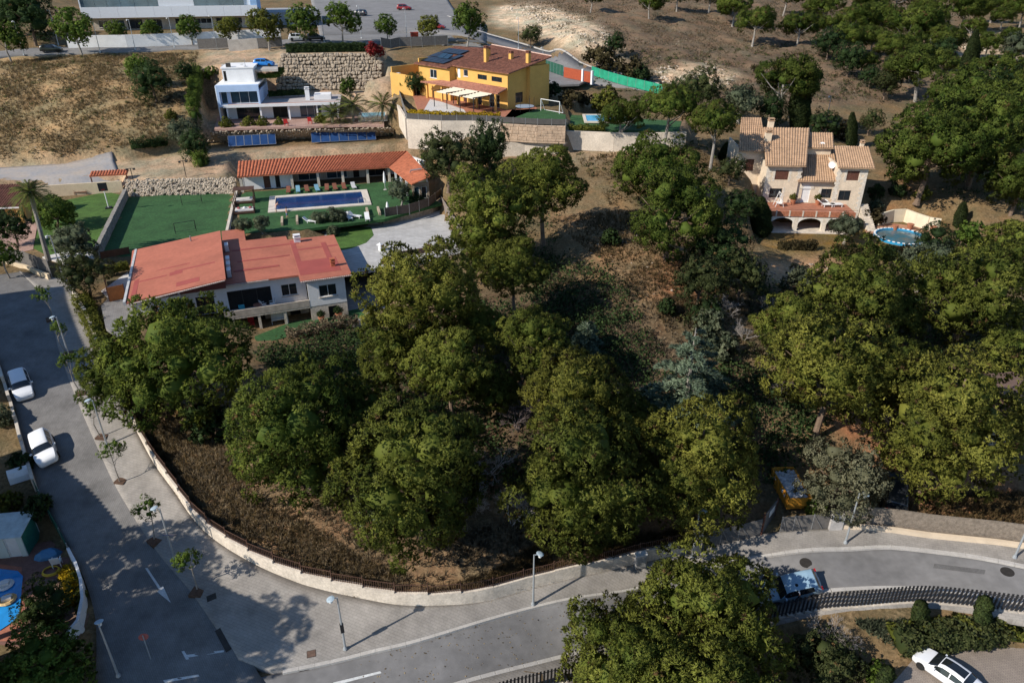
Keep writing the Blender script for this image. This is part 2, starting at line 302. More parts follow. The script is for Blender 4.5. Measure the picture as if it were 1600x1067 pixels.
def build_ground():
    xs = np.concatenate([np.arange(-460, -120, 10), np.arange(-120, 130, 1.0), np.arange(130, 470, 10)]); ys = np.concatenate([np.arange(-60, 20, 8), np.arange(20, 210, 1.0), np.arange(210, 310, 3), np.arange(310, 620, 12)])
    X, Y = np.meshgrid(xs, ys); Z = h(X, Y)
    nz = (np.sin(X * .7 + 1.3 * np.sin(Y * .41)) * np.sin(Y * .63 + 1.1 * np.sin(X * .37)) + .5 * np.sin(X * 1.9 + Y * 1.3) * np.sin(Y * 2.1 - X * .9)) * .13
    padm = np.zeros(X.shape, bool)
    for q, _, _ in PADW.values(): padm |= pip(q, X, Y)
    hill = np.clip((Y - 150) / 25, 0, 1) * np.clip((X - 5) / 15, 0, 1)
    nz = nz * (1 + 1.2 * hill) + hill * .45 * np.sin(X * .31 + 2 * np.sin(Y * .17)) * np.sin(Y * .27 + 1.5 * np.sin(X * .21))
    Z = Z + np.where(padm, -.02, nz)
    strips = [np.vstack([W_KN[:, :2], W_KS[::-1, :2]]), np.vstack([W_SI[:, :2], W_SW[::-1, :2]]), SIDEWALK_POLY, np.array([tuple(P(u, v))[:2] for u, v in ((310, 965), (420, 1035), (520, 1040), (560, 1120), (200, 1120), (200, 1000))])]
    for s in strips:
        m = pip(s, X, Y); Z = np.where(m, Z - .4, Z)
    V = np.stack([X, Y, Z], -1).reshape(-1, 3); ny, nx = X.shape; i = np.arange(nx * ny).reshape(ny, nx)
    Fc = np.stack([i[:-1, :-1], i[:-1, 1:], i[1:, 1:], i[1:, :-1]], -1).reshape(-1, 4)
    me = np_mesh('ground', V, Fc, ground_material(), True)
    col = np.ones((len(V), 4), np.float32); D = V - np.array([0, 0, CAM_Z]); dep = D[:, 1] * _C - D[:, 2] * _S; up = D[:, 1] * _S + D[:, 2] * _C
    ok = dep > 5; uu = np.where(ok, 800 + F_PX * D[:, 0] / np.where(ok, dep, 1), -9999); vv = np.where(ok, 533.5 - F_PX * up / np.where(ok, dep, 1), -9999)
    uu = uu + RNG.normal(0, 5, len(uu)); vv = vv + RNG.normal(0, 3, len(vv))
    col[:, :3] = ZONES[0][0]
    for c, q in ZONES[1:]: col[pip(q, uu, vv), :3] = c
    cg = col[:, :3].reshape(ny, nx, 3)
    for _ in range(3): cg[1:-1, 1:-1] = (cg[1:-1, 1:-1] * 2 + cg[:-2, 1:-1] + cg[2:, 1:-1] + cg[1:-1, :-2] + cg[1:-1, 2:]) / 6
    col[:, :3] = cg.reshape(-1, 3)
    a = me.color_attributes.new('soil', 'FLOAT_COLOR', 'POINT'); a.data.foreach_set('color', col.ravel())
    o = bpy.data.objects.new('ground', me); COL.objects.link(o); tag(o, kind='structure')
def paver_mat(name, c1, c2, mortar, w, hgt, rot=0, dirt=.25):
    m = bpy.data.materials.new(name); m.use_nodes = True; nt = m.node_tree; N = nt.nodes; L = nt.links; b = N['Principled BSDF']; b.inputs['Roughness'].default_value = .85; b.inputs['Specular IOR Level'].default_value = .25
    g = N.new('ShaderNodeNewGeometry'); mp = N.new('ShaderNodeMapping'); mp.inputs['Rotation'].default_value = (0, 0, rot); L.new(g.outputs['Position'], mp.inputs[0])
    br = N.new('ShaderNodeTexBrick'); br.inputs['Color1'].default_value = (*c1, 1); br.inputs['Color2'].default_value = (*c2, 1); br.inputs['Mortar'].default_value = (*mortar, 1)
    br.inputs['Scale'].default_value = 1; br.inputs['Brick Width'].default_value = w; br.inputs['Row Height'].default_value = hgt; br.inputs['Mortar Size'].default_value = .012; L.new(mp.outputs[0], br.inputs['Vector'])
    n1 = N.new('ShaderNodeTexNoise'); n1.inputs['Scale'].default_value = .45; n1.inputs['Detail'].default_value = 7; n1.inputs['Roughness'].default_value = .7; L.new(g.outputs['Position'], n1.inputs['Vector'])
    r = N.new('ShaderNodeMapRange'); r.inputs[1].default_value = .3; r.inputs[2].default_value = .7; r.inputs[3].default_value = 1 - dirt; r.inputs[4].default_value = 1 + dirt * .6; L.new(n1.outputs['Fac'], r.inputs[0])
    s = N.new('ShaderNodeVectorMath'); s.operation = 'SCALE'; L.new(br.outputs['Color'], s.inputs[0]); L.new(r.outputs[0], s.inputs['Scale']); L.new(s.outputs[0], b.inputs['Base Color'])
    bp = N.new('ShaderNodeBump'); bp.inputs['Strength'].default_value = .4; bp.inputs['Distance'].default_value = .01; L.new(br.outputs['Fac'], bp.inputs['Height']); bp.invert = True; L.new(bp.outputs[0], b.inputs['Normal'])
    MATS[name] = m; return m
ASPH = mat('asphalt', (.172, .168, .165), .9, .2, .16, .25, coord='World', bscale=30, fine=.12)
ASPH2 = mat('asphalt_pale', (.19, .185, .18), .9, .14, .25, .2, coord='World', bscale=30, fine=.1)
PAVE = paver_mat('pavement_block', (.262, .243, .218), (.288, .266, .24), (.212, .195, .176), .4, .2, .35, .34)
STRT = paver_mat('street_block', (.175, .168, .16), (.195, .188, .18), (.14, .135, .13), .24, .12, .9, .36)
KERBM = mat('kerb_concrete', (.42, .40, .37), .85, .12, 1.5, .2, coord='World', fine=.1)
CONC = mat('concrete', (.40, .37, .33), .9, .15, .8, .3, coord='World', fine=.1)
# outer line of the pavement = wall line from the top of the street to the right edge; inner = street edge then kerb
_out = np.vstack([W_UP, W_WALL[1:], W_EAST[1:]]); _in = np.vstack([W_SI[W_SI[:, 1] > 31.5], W_KN[W_KN[:, 0] > -15.5]])
def nearest_pairs():
    """pair each outer point with the nearest point of the inner line, kept monotone"""
    j = 0; B = []
    for p in _out:
        d = np.hypot(_in[j:, 0] - p[0], _in[j:, 1] - p[1]); j = j + int(np.argmin(d)); B.append(_in[j])
    return np.array(B)
W_IN = resample(_in, 260); W_OUT = resample(_out, 260)
SIDEWALK_POLY = np.vstack([_out[:, :2], _in[::-1, :2]])
build_ground()
strip_obj('road', W_KN if len(W_KN) == len(W_KS) else resample(W_KN, 150), resample(W_KS, 150), 0.0, ASPH, 10)
strip_obj('street', smooth_line(wl([(330,975),(362,1012),(395,1050),(412,1066)]), 40), smooth_line(wl([(250,1040),(280,1070),(330,1100),(400,1112)]), 40), .045, STRT, 6)
strip_obj('street', W_SI + np.array([.7, .25, 0]), W_SW, .05, STRT, 10)
# pavement: fan between the two lines
def pavement():
    n = 240; A = resample(_out, n); B0 = resample(_in, 900); j = 0; B = []
    # monotone nearest matching, then smooth the parameter
    js = []
    for p in A:
        d = np.hypot(B0[:, 0] - p[0], B0[:, 1] - p[1]); js.append(int(np.argmin(d)))
    js = np.maximum.accumulate(np.array(js, float)); js[0] = 0; js[-1] = len(B0) - 1
    k = np.ones(31) / 31; js = np.convolve(np.pad(js, 15, 'edge'), k, 'valid'); js[0] = 0; js[-1] = len(B0) - 1
    B = B0[np.clip(np.round(js).astype(int), 0, len(B0) - 1)]
    strip_obj('pavement', A, B, .13, PAVE, 8)
pavement()
def kerb(name, line, w, top, m, off=0, seg=1.0):
    """row of kerb stones along a line"""
    root = empty(name, tuple(line[0])); L = np.concatenate([[0], np.cumsum(np.hypot(*np.diff(line[:, :2], axis=0).T))]); n = int(L[-1] / seg); root['kind'] = 'structure'
    pts = np.stack([np.interp(np.linspace(0, L[-1], n + 1), L, line[:, k]) for k in range(2)], 1); me = None
    for i in range(n):
        a, b = pts[i], pts[i + 1]; c = (a + b) / 2; d = b - a; ln = np.hypot(*d); nx, ny = -d[1] / ln, d[0] / ln; z = h_smooth(np.array([a[0], b[0], c[0]]), np.array([a[1], b[1], c[1]]))
        if me is None:
            me = bpy.data.meshes.new('kerb_stone'); bm = bmesh.new(); bmesh.ops.create_cube(bm, size=1); bmesh.ops.bevel(bm, geom=list(bm.edges), offset=.02, segments=1, affect='EDGES'); bm.to_mesh(me); bm.free(); me.materials.append(m)
        o = inst(me, 'kerb_stone', root, (c[0] + nx * off - line[0][0], c[1] + ny * off - line[0][1], z[2] + top - .2 - line[0][2]), (0, -math.atan2(z[1] - z[0], ln), math.atan2(d[1], d[0])), (ln * .992, w, .4))
    return root
kerb('kerb', W_KN[W_KN[:, 0] > -15], .32, .15, KERBM)
kerb('kerb', W_KS, .3, .15, KERBM)
# narrow pavement on the far side of the lower road
_d = np.gradient(W_KS[:, :2], axis=0); _nn = np.stack([_d[:, 1], -_d[:, 0]], 1); _nn /= np.linalg.norm(_nn, axis=1)[:, None]
W_KS2 = np.column_stack([W_KS[:, :2] + _nn * 1.5, W_KS[:, 2]])
strip_obj('pavement', W_KS, W_KS2, .13, PAVE, 2)
# ---------------- building helpers ----------------
class Frame:
    """local building frame: x along the front, y to the back"""
    def __init__(s, O, deg, name=None, **kw):
        s.O = Vector(O); s.a = R(deg); s.ca, s.sa = math.cos(s.a), math.sin(s.a)
        s.root = empty(name, O, s.a, **kw) if name else None
    def _r(s, u, v):
        d = ray(u, v); o = (-s.O.x, -s.O.y, CAM_Z - s.O.z)
        return (o[0] * s.ca + o[1] * s.sa, -o[0] * s.sa + o[1] * s.ca, o[2]), (d[0] * s.ca + d[1] * s.sa, -d[0] * s.sa + d[1] * s.ca, d[2])
    def z(s, u, v, z): o, d = s._r(u, v); t = (z - o[2]) / d[2]; return Vector((o[0] + d[0] * t, o[1] + d[1] * t, z))
    def y(s, u, v, y): o, d = s._r(u, v); t = (y - o[1]) / d[1]; return Vector((o[0] + d[0] * t, y, o[2] + d[2] * t))
    def W(s, x, y, z=0): return Vector((s.O.x + x * s.ca - y * s.sa, s.O.y + x * s.sa + y * s.ca, s.O.z + z))
GLASS = mat('window_glass', (.015, .02, .025), .08, .3, .6, spec=.6)
GLASSB = mat('window_glass_blue', (.03, .06, .085), .06, .3, .5, spec=.8)
FRAMEW = mat('frame_white', (.72, .72, .70), .5, .05); FRAMED = mat('frame_dark', (.05, .045, .04), .5, .1)
DARKIN = mat('dark_interior', (.02, .018, .016), .9, .3)
WOODB = mat('shutter_brown', (.11, .045, .03), .6, .2, 3); STEEL = mat('steel', (.35, .36, .37), .4, .1, metal=.7); BLACKM = mat('black_metal', (.02, .02, .022), .5, .1)
WHITEW = mat('white_render', (.74, .74, .73), .85, .06, .7, .1, fine=.04); CREAM = mat('cream_render', (.62, .50, .34), .9, .09, .9, .15, fine=.08)
PALE_STONE = mat('pale_stone', (.56, .49, .40), .9, .22, 1.6, .5, fine=.2); YELLOW = mat('yellow_render', (.62, .355, .095), .88, .08, .6, .1, fine=.05); BLUEW = mat('blue_render', (.42, .56, .78), .8, .05, .8)
TERRA = mat('roof_tile_orange', (.40, .125, .06), .8, .28, 1.4, .2, fine=.25); TERRA_OLD = mat('roof_tile_tan', (.40, .26, .16), .85, .22, 1.2, .2, fine=.25); TERRA_BR = mat('roof_tile_brown', (.20, .085, .055), .85, .4, 1.3, .2, fine=.4)
REDROOF = mat('roof_paint_red', (.39, .13, .08), .75, .15, .3, .15, fine=.08); REDROOF2 = mat('roof_paint_patch', (.32, .075, .06), .75, .1, .4)
TILE_FLOOR = mat('terracotta_floor', (.36, .15, .09), .8, .2, 1.5, fine=.2); TURF = mat('artificial_turf', (.031, .088, .027), .95, .25, .35, .5, coord='World', bscale=25, fine=.25); LAWN = mat('lawn_grass', (.06, .12, .022), .95, .3, .9, .6, coord='World', bscale=20, fine=.3)
RUBBLE = mat('rubble_stone', (.36, .29, .21), .95, .3, 2.2, .6, fine=.25); STUCCO_ST = mat('weathered_concrete', (.52, .46, .38), .92, .2, .35, .3, fine=.12)
def strip_c(L, ops): return sorted(ops)
def wall_face(root, m, p0, ang, L, z0, z1, ops=(), th=.25, name='wall'):
    """one wall with real openings; ops = (s0, s1, za, zb, kind). Outward normal is to the right of the running direction."""
    mb = MB(); ca, sa = math.cos(ang), math.sin(ang)
    T = lambda s, d, z: (p0[0] + ca * s - sa * d, p0[1] + sa * s + ca * d, z)
    def cell(s0, s1, za, zb, d0=0, d1=th):
        c = T((s0 + s1) / 2, (d0 + d1) / 2, (za + zb) / 2); mbx.box(c, (s1 - s0, d1 - d0, zb - za), ang)
    mbx = mb; ss = sorted({0, L, *[o[0] for o in ops], *[o[1] for o in ops]})
    for i in range(len(ss) - 1):
        a, b = ss[i], ss[i + 1]; z = z0
        for o in sorted([o for o in ops if o[0] <= a + 1e-6 and o[1] >= b - 1e-6], key=lambda o: o[2]):
            if o[2] > z + 1e-4: cell(a, b, z, o[2])
            z = o[3]
        if z1 > z + 1e-4: cell(a, b, z, z1)
    w = mb.build(name, m, root)
    for (s0, s1, za, zb, kind) in ops:
        if kind == 'void': continue
        f = mbx = MB(); t = .07
        fm = {'win': FRAMEW, 'blue': FRAMEW, 'dark': FRAMED, 'door': WOODB, 'shut': WOODB, 'wdoor': FRAMEW, 'open': FRAMED}[kind]
        for (a, b, c, d) in ((s0, s0 + t, za, zb), (s1 - t, s1, za, zb), (s0 + t, s1 - t, zb - t, zb), (s0 + t, s1 - t, za, za + t)): cell(a, b, c, d, .06, .16)
        if kind in ('win', 'blue', 'dark', 'open') and s1 - s0 > 1.3:
            n = max(2, round((s1 - s0) / 1.5))
            for k in range(1, n): q = s0 + (s1 - s0) * k / n; cell(q - .03, q + .03, za + t, zb - t, .07, .15)
        fo = f.build('door' if 'door' in kind else 'window', fm, root)
        mbx = MB()
        if kind == 'shut':
            n = max(2, round((s1 - s0) / .45))
            for k in range(n):
                mbx = MB(); a = s0 + t + (s1 - s0 - 2 * t) * k / n; b = s0 + t + (s1 - s0 - 2 * t) * (k + 1) / n; cell(a + .012, b - .012, za + t, zb - t, .03, .08); mbx.build('shutter', WOODB, fo)
        else:
            cell(s0 + t, s1 - t, za + t, zb - t, .1, .13); mbx.build('pane' if 'door' not in kind else 'door_leaf', {'win': GLASS, 'blue': GLASSB, 'dark': GLASS, 'door': WOODB, 'wdoor': FRAMEW, 'open': DARKIN}[kind], fo)
            if kind == 'win': mbx = MB(); cell(s0 - .08, s1 + .08, za - .1, za - .003, -.08, .05); mbx.build('sill', PALE_STONE, fo)
    return w
def box_walls(root, m, x0, x1, y0, y1, z0, z1, front=(), right=(), back=(), left=(), th=.25):
    wall_face(root, m, (x0, y0), 0, x1 - x0, z0, z1, front, th)
    wall_face(root, m, (x1, y0 + th), R(90), y1 - y0 - 2 * th, z0, z1, right, th)
    wall_face(root, m, (x1, y1), R(180), x1 - x0, z0, z1, back, th)
    wall_face(root, m, (x0, y1 - th), R(270), y1 - y0 - 2 * th, z0, z1, left, th)
def tile_roof(root, m, q, pitch=.34, course=.55, r=.11, th=.14, name='roof', slabm=None):
    """q = eave-left, eave-right, ridge-right, ridge-left; barrel tiles run from eave to ridge"""
    a, b, c, d = [Vector(p) for p in q]
    ro = MB().slab([a, b, c, d], th).build(name, slabm or m, root)
    n = max(2, int((b - a).length / pitch)); cn = max(2, int((d - a).length / course)); V = []; Fs = []; nrm = (b - a).cross(d - a).normalized()
    if nrm.z < 0: nrm = -nrm
    K = 5
    for i in range(n):
        s0, s1 = (i + .5) / n - .5 * .86 / n, (i + .5) / n + .5 * .86 / n
        for j in range(cn):
            t0, t1 = j / cn, (j + 1) / cn; o = len(V); jit = random.uniform(-.008, .012)
            for t, up in ((t0, .035), (t1, .0)):
                for k in range(K):
                    f = k / (K - 1); s = s0 + (s1 - s0) * f; p = (a * (1 - s) + b * s) * (1 - t) + (d * (1 - s) + c * s) * t
                    V.append(p + nrm * (math.sin(f * math.pi) * r + up + jit - .005))
            for k in range(K - 1): Fs.append((o + k, o + k + 1, o + K + k + 1, o + K + k))
            Fs.append((o, o + 1, o + 2, o + 3)); Fs.append((o, o + 3, o + 4, o + 4)[:3])
    mb = MB(); mb.v = [tuple(v) for v in V]; mb.f = [f for f in Fs if len(set(f)) > 2]; t = mb.build('roof_tiles', m, ro); t['kind'] = 'stuff'; return ro
def coping(root, m, pts, w, z, hgt=.12, name='coping'):
    mb = MB()
    for p, q in zip(pts, pts[1:]):
        d = Vector(q[:2]) - Vector(p[:2]); mb.box(((p[0] + q[0]) / 2, (p[1] + q[1]) / 2, z + hgt / 2), (d.length, w, hgt), math.atan2(d.y, d.x))
    return mb.build(name, m, root)
def chimney(root, x, y, z, w, d, hgt, m, capm=None):
    c = MB().bx(x - w / 2, x + w / 2, y - d / 2, y + d / 2, z, z + hgt).build('chimney', m, root)
    k = MB(); k.bx(x - w / 2 - .08, x + w / 2 + .08, y - d / 2 - .08, y + d / 2 + .08, z + hgt + .002, z + hgt + .1)
    for sx in (-1, 1): k.bx(x + sx * (w / 2 - .06) - .05, x + sx * (w / 2 - .06) + .05, y - d / 2, y + d / 2, z + hgt + .1, z + hgt + .32)
    k.bx(x - w / 2 - .05, x + w / 2 + .05, y - d / 2 - .05, y + d / 2 + .05, z + hgt + .32, z + hgt + .4); k.build('chimney_cap', capm or m, c)
    return c
# ---------------- white villa with the red roof ----------------
wh = Frame(U(543, 487, 5), 21, 'white_villa', label='long white villa with painted red flat roofs and dark veranda windows', cat='house'); r = wh.root
wall_face(r, WHITEW, (-4.0, .9), 0, 4.2, .9, 4.15, [(1.2, 3.2, 1.9, 3.35, 'win')])
wall_face(r, PALE_STONE, (-4.0, .93), 0, 4.2, -1.0, .9, [(2.0, 3.0, -.9, .6, 'open')])
wall_face(r, WHITEW, (.2, 1.15), R(90), 13, -1.0, 4.15, [(4, 5.2, 2, 3.2, 'win'), (8, 9.2, 2, 3.2, 'win')])
wall_face(r, WHITEW, (.2, 14.3), R(180), 21.9, -1, 4.15, [(3, 4, 2, 3.2, 'win'), (8, 9, 2, 3.2, 'win')])
wall_face(r, WHITEW, (-17.2, 3), 0, 13.2, .95, 4.15, [(1.3, 3.2, .96, 3.1, 'open'), (4.6, 9.3, .96, 3.25, 'open'), (10.4, 12.2, 1.75, 3.2, 'win')])
wall_face(r, PALE_STONE, (-13, 3.4), 0, 9, -1.0, .95, [(1, 4, -.95, .7, 'open'), (5, 6.2, -.95, .75, 'door'), (6.8, 8, -.95, .7, 'open')])
wall_face(r, WHITEW, (-21.8, 1.6), 0, 4.6, -.2, 4.2, [(1.2, 3.0, 1.6, 3.0, 'win')])
wall_face(r, WHITEW, (-21.8, 14.3), R(270), 12.4, 0, 4.2, [(3, 4.4, 1.8, 3.1, 'win'), (8, 9.4, 1.8, 3.1, 'win')])
MB().add([(-17.2, 1.85, -1), (-17.2, 3, -1), (-17.2, 3, 4.8), (-17.2, 1.85, 4.8), (-17.4, 1.85, -1), (-17.4, 3, -1), (-17.4, 3, 4.8), (-17.4, 1.85, 4.8)], [(0, 1, 2, 3), (7, 6, 5, 4), (0, 3, 7, 4), (1, 5, 6, 2), (3, 2, 6, 7)]).build('wall', WHITEW, r)
# gable of the higher roof above the veranda (dark red band) and roofs
MB().add([(-21.8, 1.9, 4.16), (-12.5, 1.9, 4.16), (-12.5, 1.9, 5.5), (-21.8, 1.9, 4.2), (-21.8, 2.1, 4.16), (-12.5, 2.1, 4.16), (-12.5, 2.1, 5.5), (-21.8, 2.1, 4.2)], [(0, 1, 2, 3), (7, 6, 5, 4), (1, 5, 6, 2)]).build('gable', mat('gable_maroon', (.16, .055, .05), .8), r)
MB().bx(-12.7, -12.5, 2.2, 16.8, 4.3, 5.55).build('gable', mat('gable_maroon', (.16, .055, .05)), r)
rl = MB().slab([(-22.3, .8, 4.5), (-12.3, .5, 5.8), (-12.5, 17.2, 5.8), (-22.9, 17.4, 4.5)], .22).build('roof', REDROOF, r)
MB().bx(-22.6, -22.35, .8, 17.4, 4.2, 4.62).build('gutter', mat('gutter_grey', (.5, .5, .48), .5), rl)
mb = MB()
for k in range(46): mb.box((-22.2 + 9.8 * (k + .5) / 46, .48, 4.36 + 1.28 * (k + .5) / 46), (.19, .16, .09), 0, 0, -.13)
mb.build('eave_tiles', mat('eave_pale', (.55, .45, .40)), rl)['kind'] = 'stuff'
for (x, y, w, d) in ((-20.2, 6, 3.5, .35), (-15.5, 6.5, 4.4, .4), (-17.5, 6.0, 1.4, 1.0), (-20, 11, .5, 1.2), (-16.2, 2.4, 2.4, 1.2), (-21.6, 9, .5, 15), (-18.5, 8.2, 5, .3)):
    zz = 4.5 + (x + 22.3) * .13 + .012; MB().box((x, y, zz), (w, d, .015), random.uniform(-.06, .06), 0, -.129).build('roof_patch', REDROOF2, rl)
rm = MB().slab([(-12.5, 2.4, 4.4), (-4.7, 2.3, 4.4), (-4.7, 14.7, 4.42), (-4.75, 16.2, 4.42), (-12.5, 16.4, 4.42)], .2).build('roof', REDROOF, r)
MB().bx(-12.5, -9.7, 16.45, 21.3, 4.2, 4.4).build('roof', REDROOF, r)
rr = MB().slab([(-4.69, .4, 4.42), (1.0, .35, 4.42), (1.15, 14.5, 4.42), (-4.69, 14.7, 4.42)], .2).build('roof', REDROOF, r)
mb = MB()
for k in range(60):
    x = -12.8 + 8 * (k + .5) / 60 if k < 36 else -4.7 + 5.7 * (k - 35.5) / 24
    mb.box((x, 2.28 if k < 36 else .3, 4.3), (.18, .16, .1))
mb.build('eave_tiles', mat('eave_pale', (.55, .45, .40)), rr)['kind'] = 'stuff'
for (x, y, w, d, p) in ((-2.2, 4.2, 4.6, 4.5, rr), (-4.2, 8, .6, 12, rr), (-1.5, 10.5, 5, .5, rr), (-8, 9, 6, .35, rm), (-9, 6, 5, .5, rm), (-7.5, 13, 8, .4, rm), (-.6, 9, .6, 6, rr)):
    MB().bx(x - w / 2, x + w / 2, y - d / 2, y + d / 2, 4.424, 4.434 + .003 * (int(abs(x * 10)) % 7)).build('roof_patch', REDROOF2, p)
chimney(r, -.6, 3.6, 4.42, .45, .45, .55, TERRA); chimney(r, -3.6, 13.4, 4.42, .75, .55, .6, WHITEW)
MB().tube([(-16, 15.8, 5.3), (-16, 15.8, 6.0)], .09).build('vent_pipe', STEEL, rl)
bal = MB().bx(-13.2, -4.0, .9, 3.0, .75, .95).build('balcony', PALE_STONE, r)
MB().bx(-13.2, -4.02, .88, 1.02, .953, 1.75).build('parapet', mat('parapet_stone', (.40, .35, .29), .9, .2, 2), bal)
for x in (-12.6, -9.8, -7.0): MB().bx(x, x + .3, .95, 1.25, -1, .748).build('pillar', PALE_STONE, r)
# roof-top air-conditioning units stand on the roof step
def ac_unit(F, x, y, z, rz, label, sc=1):
    o = empty('air_conditioner', F.W(x, y, z), F.a + rz, label, 'air conditioner', 'air conditioners on the white villa roof', sc)
    MB().bx(-.45, .45, -.18, .18, .08, .75).build('casing', FRAMEW, o, bevel=.02)
    MB().lathe([(.26, 0), (.26, .03), (.05, .04)], 14).build('fan_grille', FRAMED, o).matrix_local = Matrix.Translation((-.1, -.185, .42)) @ Matrix.Rotation(R(90), 4, 'X')
    for sx in (-.35, .35): MB().bx(sx - .04, sx + .04, -.2, .2, 0, .078).build('foot', STEEL, o)
for i, (y, lb) in enumerate(((13.2, 'farthest white air conditioner on the red roof step'), (8.4, 'middle white air conditioner on the red roof step, far one of three'), (6.6, 'white air conditioner between two others on the red roof step'), (4.6, 'nearest white air conditioner on the red roof step'))):
    ac_unit(wh, -12.0, y, 4.42, R(90), lb, 1.25)
# ---------------- pool house ----------------
ph = Frame(U(382, 298, 8.5), 15, 'pool_house', label='long low pool house with orange ribbed tile roof and pillars', cat='building'); r = ph.root
tile_roof(r, TERRA, [(-.6, -1.3, 2.55), (23.0, -1.3, 2.55), (26.8, 4.4, 3.65), (-.6, 4.4, 3.65)], .45, .6, .12)
tile_roof(r, TERRA, [(23.05, -1.3, 2.55), (25.2, -12.4, 2.55), (28.2, -12.2, 3.55), (26.85, 4.3, 3.66)], .9, .6, .03)
wall_face(r, WHITEW, (0, .4), 0, 7.4, -.1, 2.6, [(3.1, 4.1, 0, 2.1, 'door'), (4.9, 5.6, 0, 2.1, 'open')]); wall_face(r, STUCCO_ST, (7.4, 3.4), 0, 16, -.1, 3.2, [(1, 4.6, .1, 2.3, 'blue'), (5.6, 9, .1, 2.3, 'blue'), (10, 11, 0, 2.2, 'open'), (12, 15.4, .1, 2.3, 'dark')])
wall_face(r, WHITEW, (7.4, .65), R(90), 2.75, -.1, 2.6); wall_face(r, WHITEW, (26.8, 4.3), R(180), 27, -.1, 3.3); wall_face(r, WHITEW, (-.05, 4.0), R(270), 3.6, -.1, 2.8)
for i, x in enumerate((-.2, 7.5, 11.6, 15.5, 19.5, 23.0)): MB().bx(x - .2, x + .2, -1.0, -.6, -.1, 2.38).build('pillar', PALE_STONE, r)
for k in range(3): MB().bx(23.6 + k * .5, 23.9 + k * .5, -4.2 - 2.8 * k, -3.9 - 2.8 * k, -.1, 2.4).build('pillar', WHITEW, r)
wall_face(r, RUBBLE, (25.3, -11.8), 0, 2.6, -1, 2.5, [(.3, 1.1, 0, 1.9, 'blue'), (1.4, 2.2, 0, 1.9, 'win')]); wall_face(r, WHITEW, (27.8, -11.6), R(95), 15, -1, 3.0)
MB().tube([(25.6, -8, 3.2), (25.7, -8, 3.5), (27.4, -8.2, 3.7)], .12).build('flue_pipe', STEEL, r)
# ---------------- blue and white house ----------------
bh = Frame(U(342, 192, 14), 10, 'blue_house', label='white modern house with blue framed upper box beside boulder wall', cat='house'); r = bh.root
wall_face(r, WHITEW, (1.4, 3.0), 0, 20.6, -.2, 2.6, [(1.6, 6.0, .0, 2.3, 'dark'), (8.3, 11.0, 0, 2.3, 'open'), (13.3, 17.4, 0, 2.3, 'blue')])
wall_face(r, WHITEW, (.2, 13), R(270), 12, -.2, 6.4, [(3, 4, 2.6, 5.8, 'dark')]); wall_face(r, WHITEW, (22, 3.25), R(90), 6.5, -.2, 2.6); wall_face(r, WHITEW, (22, 10), R(180), 14, -.2, 2.6); wall_face(r, WHITEW, (8, 13), R(180), 7.8, -.2, 6.4)
sl = MB().bx(1.2, 22.6, .3, 9.8, 2.65, 2.98).build('roof', mat('deck_grey', (.42, .38, .36), .8, .1, .5), r)
MB().bx(1.2, 22.6, .0, .297, 2.6, 3.1).build('fascia', WHITEW, sl); MB().bx(2, 22.4, .31, 1.3, 2.985, 3.06).build('deck_strip', mat('deck_terracotta', (.38, .20, .14)), sl)
for x in (1.8, 7.8, 13.0, 18.2, 22.0): MB().bx(x - .14, x + .14, .35, .63, -.2, 2.648).build('pillar', WHITEW, r)
ub = MB(); x0, x1, y0, y1, z0, z1 = .4, 8.0, .6, 12.8, 3.05, 6.5
for b in ((x0, x1, y0, y0 + .7, 5.35, z1), (x0, x1, y0, y0 + .7, z0 - .4, z0), (x0, x0 + .45, y0, y1, z0, 5.35), (x1 - .35, x1, y0, y1, z0, 5.35)): ub.bx(*b)
ub.build('blue_frame', BLUEW, r)
wall_face(r, BLUEW, (x0 + .45, y0 + .9), 0, x1 - x0 - .8, z0, 5.35, [(.1, 1.2, .05 + z0, 5.3, 'blue'), (1.8, 6.7, z0 + .05, 5.3, 'blue')], .2)
MB().bx(x0, x1, y0 + .72, y1, 6.2, 6.5).build('roof', WHITEW, r)
wall_face(r, WHITEW, (1.4, 4), 0, 5.6, 6.5, 9.0, [(.2, .7, 6.8, 8.6, 'dark')]); wall_face(r, WHITEW, (7, 4.25), R(90), 7, 6.5, 9.0); wall_face(r, WHITEW, (1.4, 11.2), R(270), 7, 6.5, 9.0); MB().bx(1.2, 7.2, 3.9, 11.3, 9.003, 9.2).build('roof', WHITEW, r)
MB().bx(2.2, 3.0, 4.4, 5.0, 9.2, 9.9).build('roof_vent', FRAMED, r); MB().tube([(5.6, 5, 9.2), (5.6, 5, 10.6)], .05).build('antenna', STEEL, r)
MB().lathe([(.0, 0), (.3, .08), (.42, .2)], 12, (5.0, 5, 9.5)).build('dish', FRAMEW, r)
chimney(r, 16.4, 4.2, 2.98, .8, .8, 2.0, WHITEW); MB().bx(17.6, 20.8, 4, 7, 2.98, 3.9).build('roof_box', WHITEW, r)
rail = MB(); 
for k in range(13): rail.box((9 + k * .62, 8.6, 3.5), (.04, .04, 1.0))
rail.bx(9, 16.5, 8.57, 8.63, 4.0, 4.05); rail.build('railing', STEEL, r)
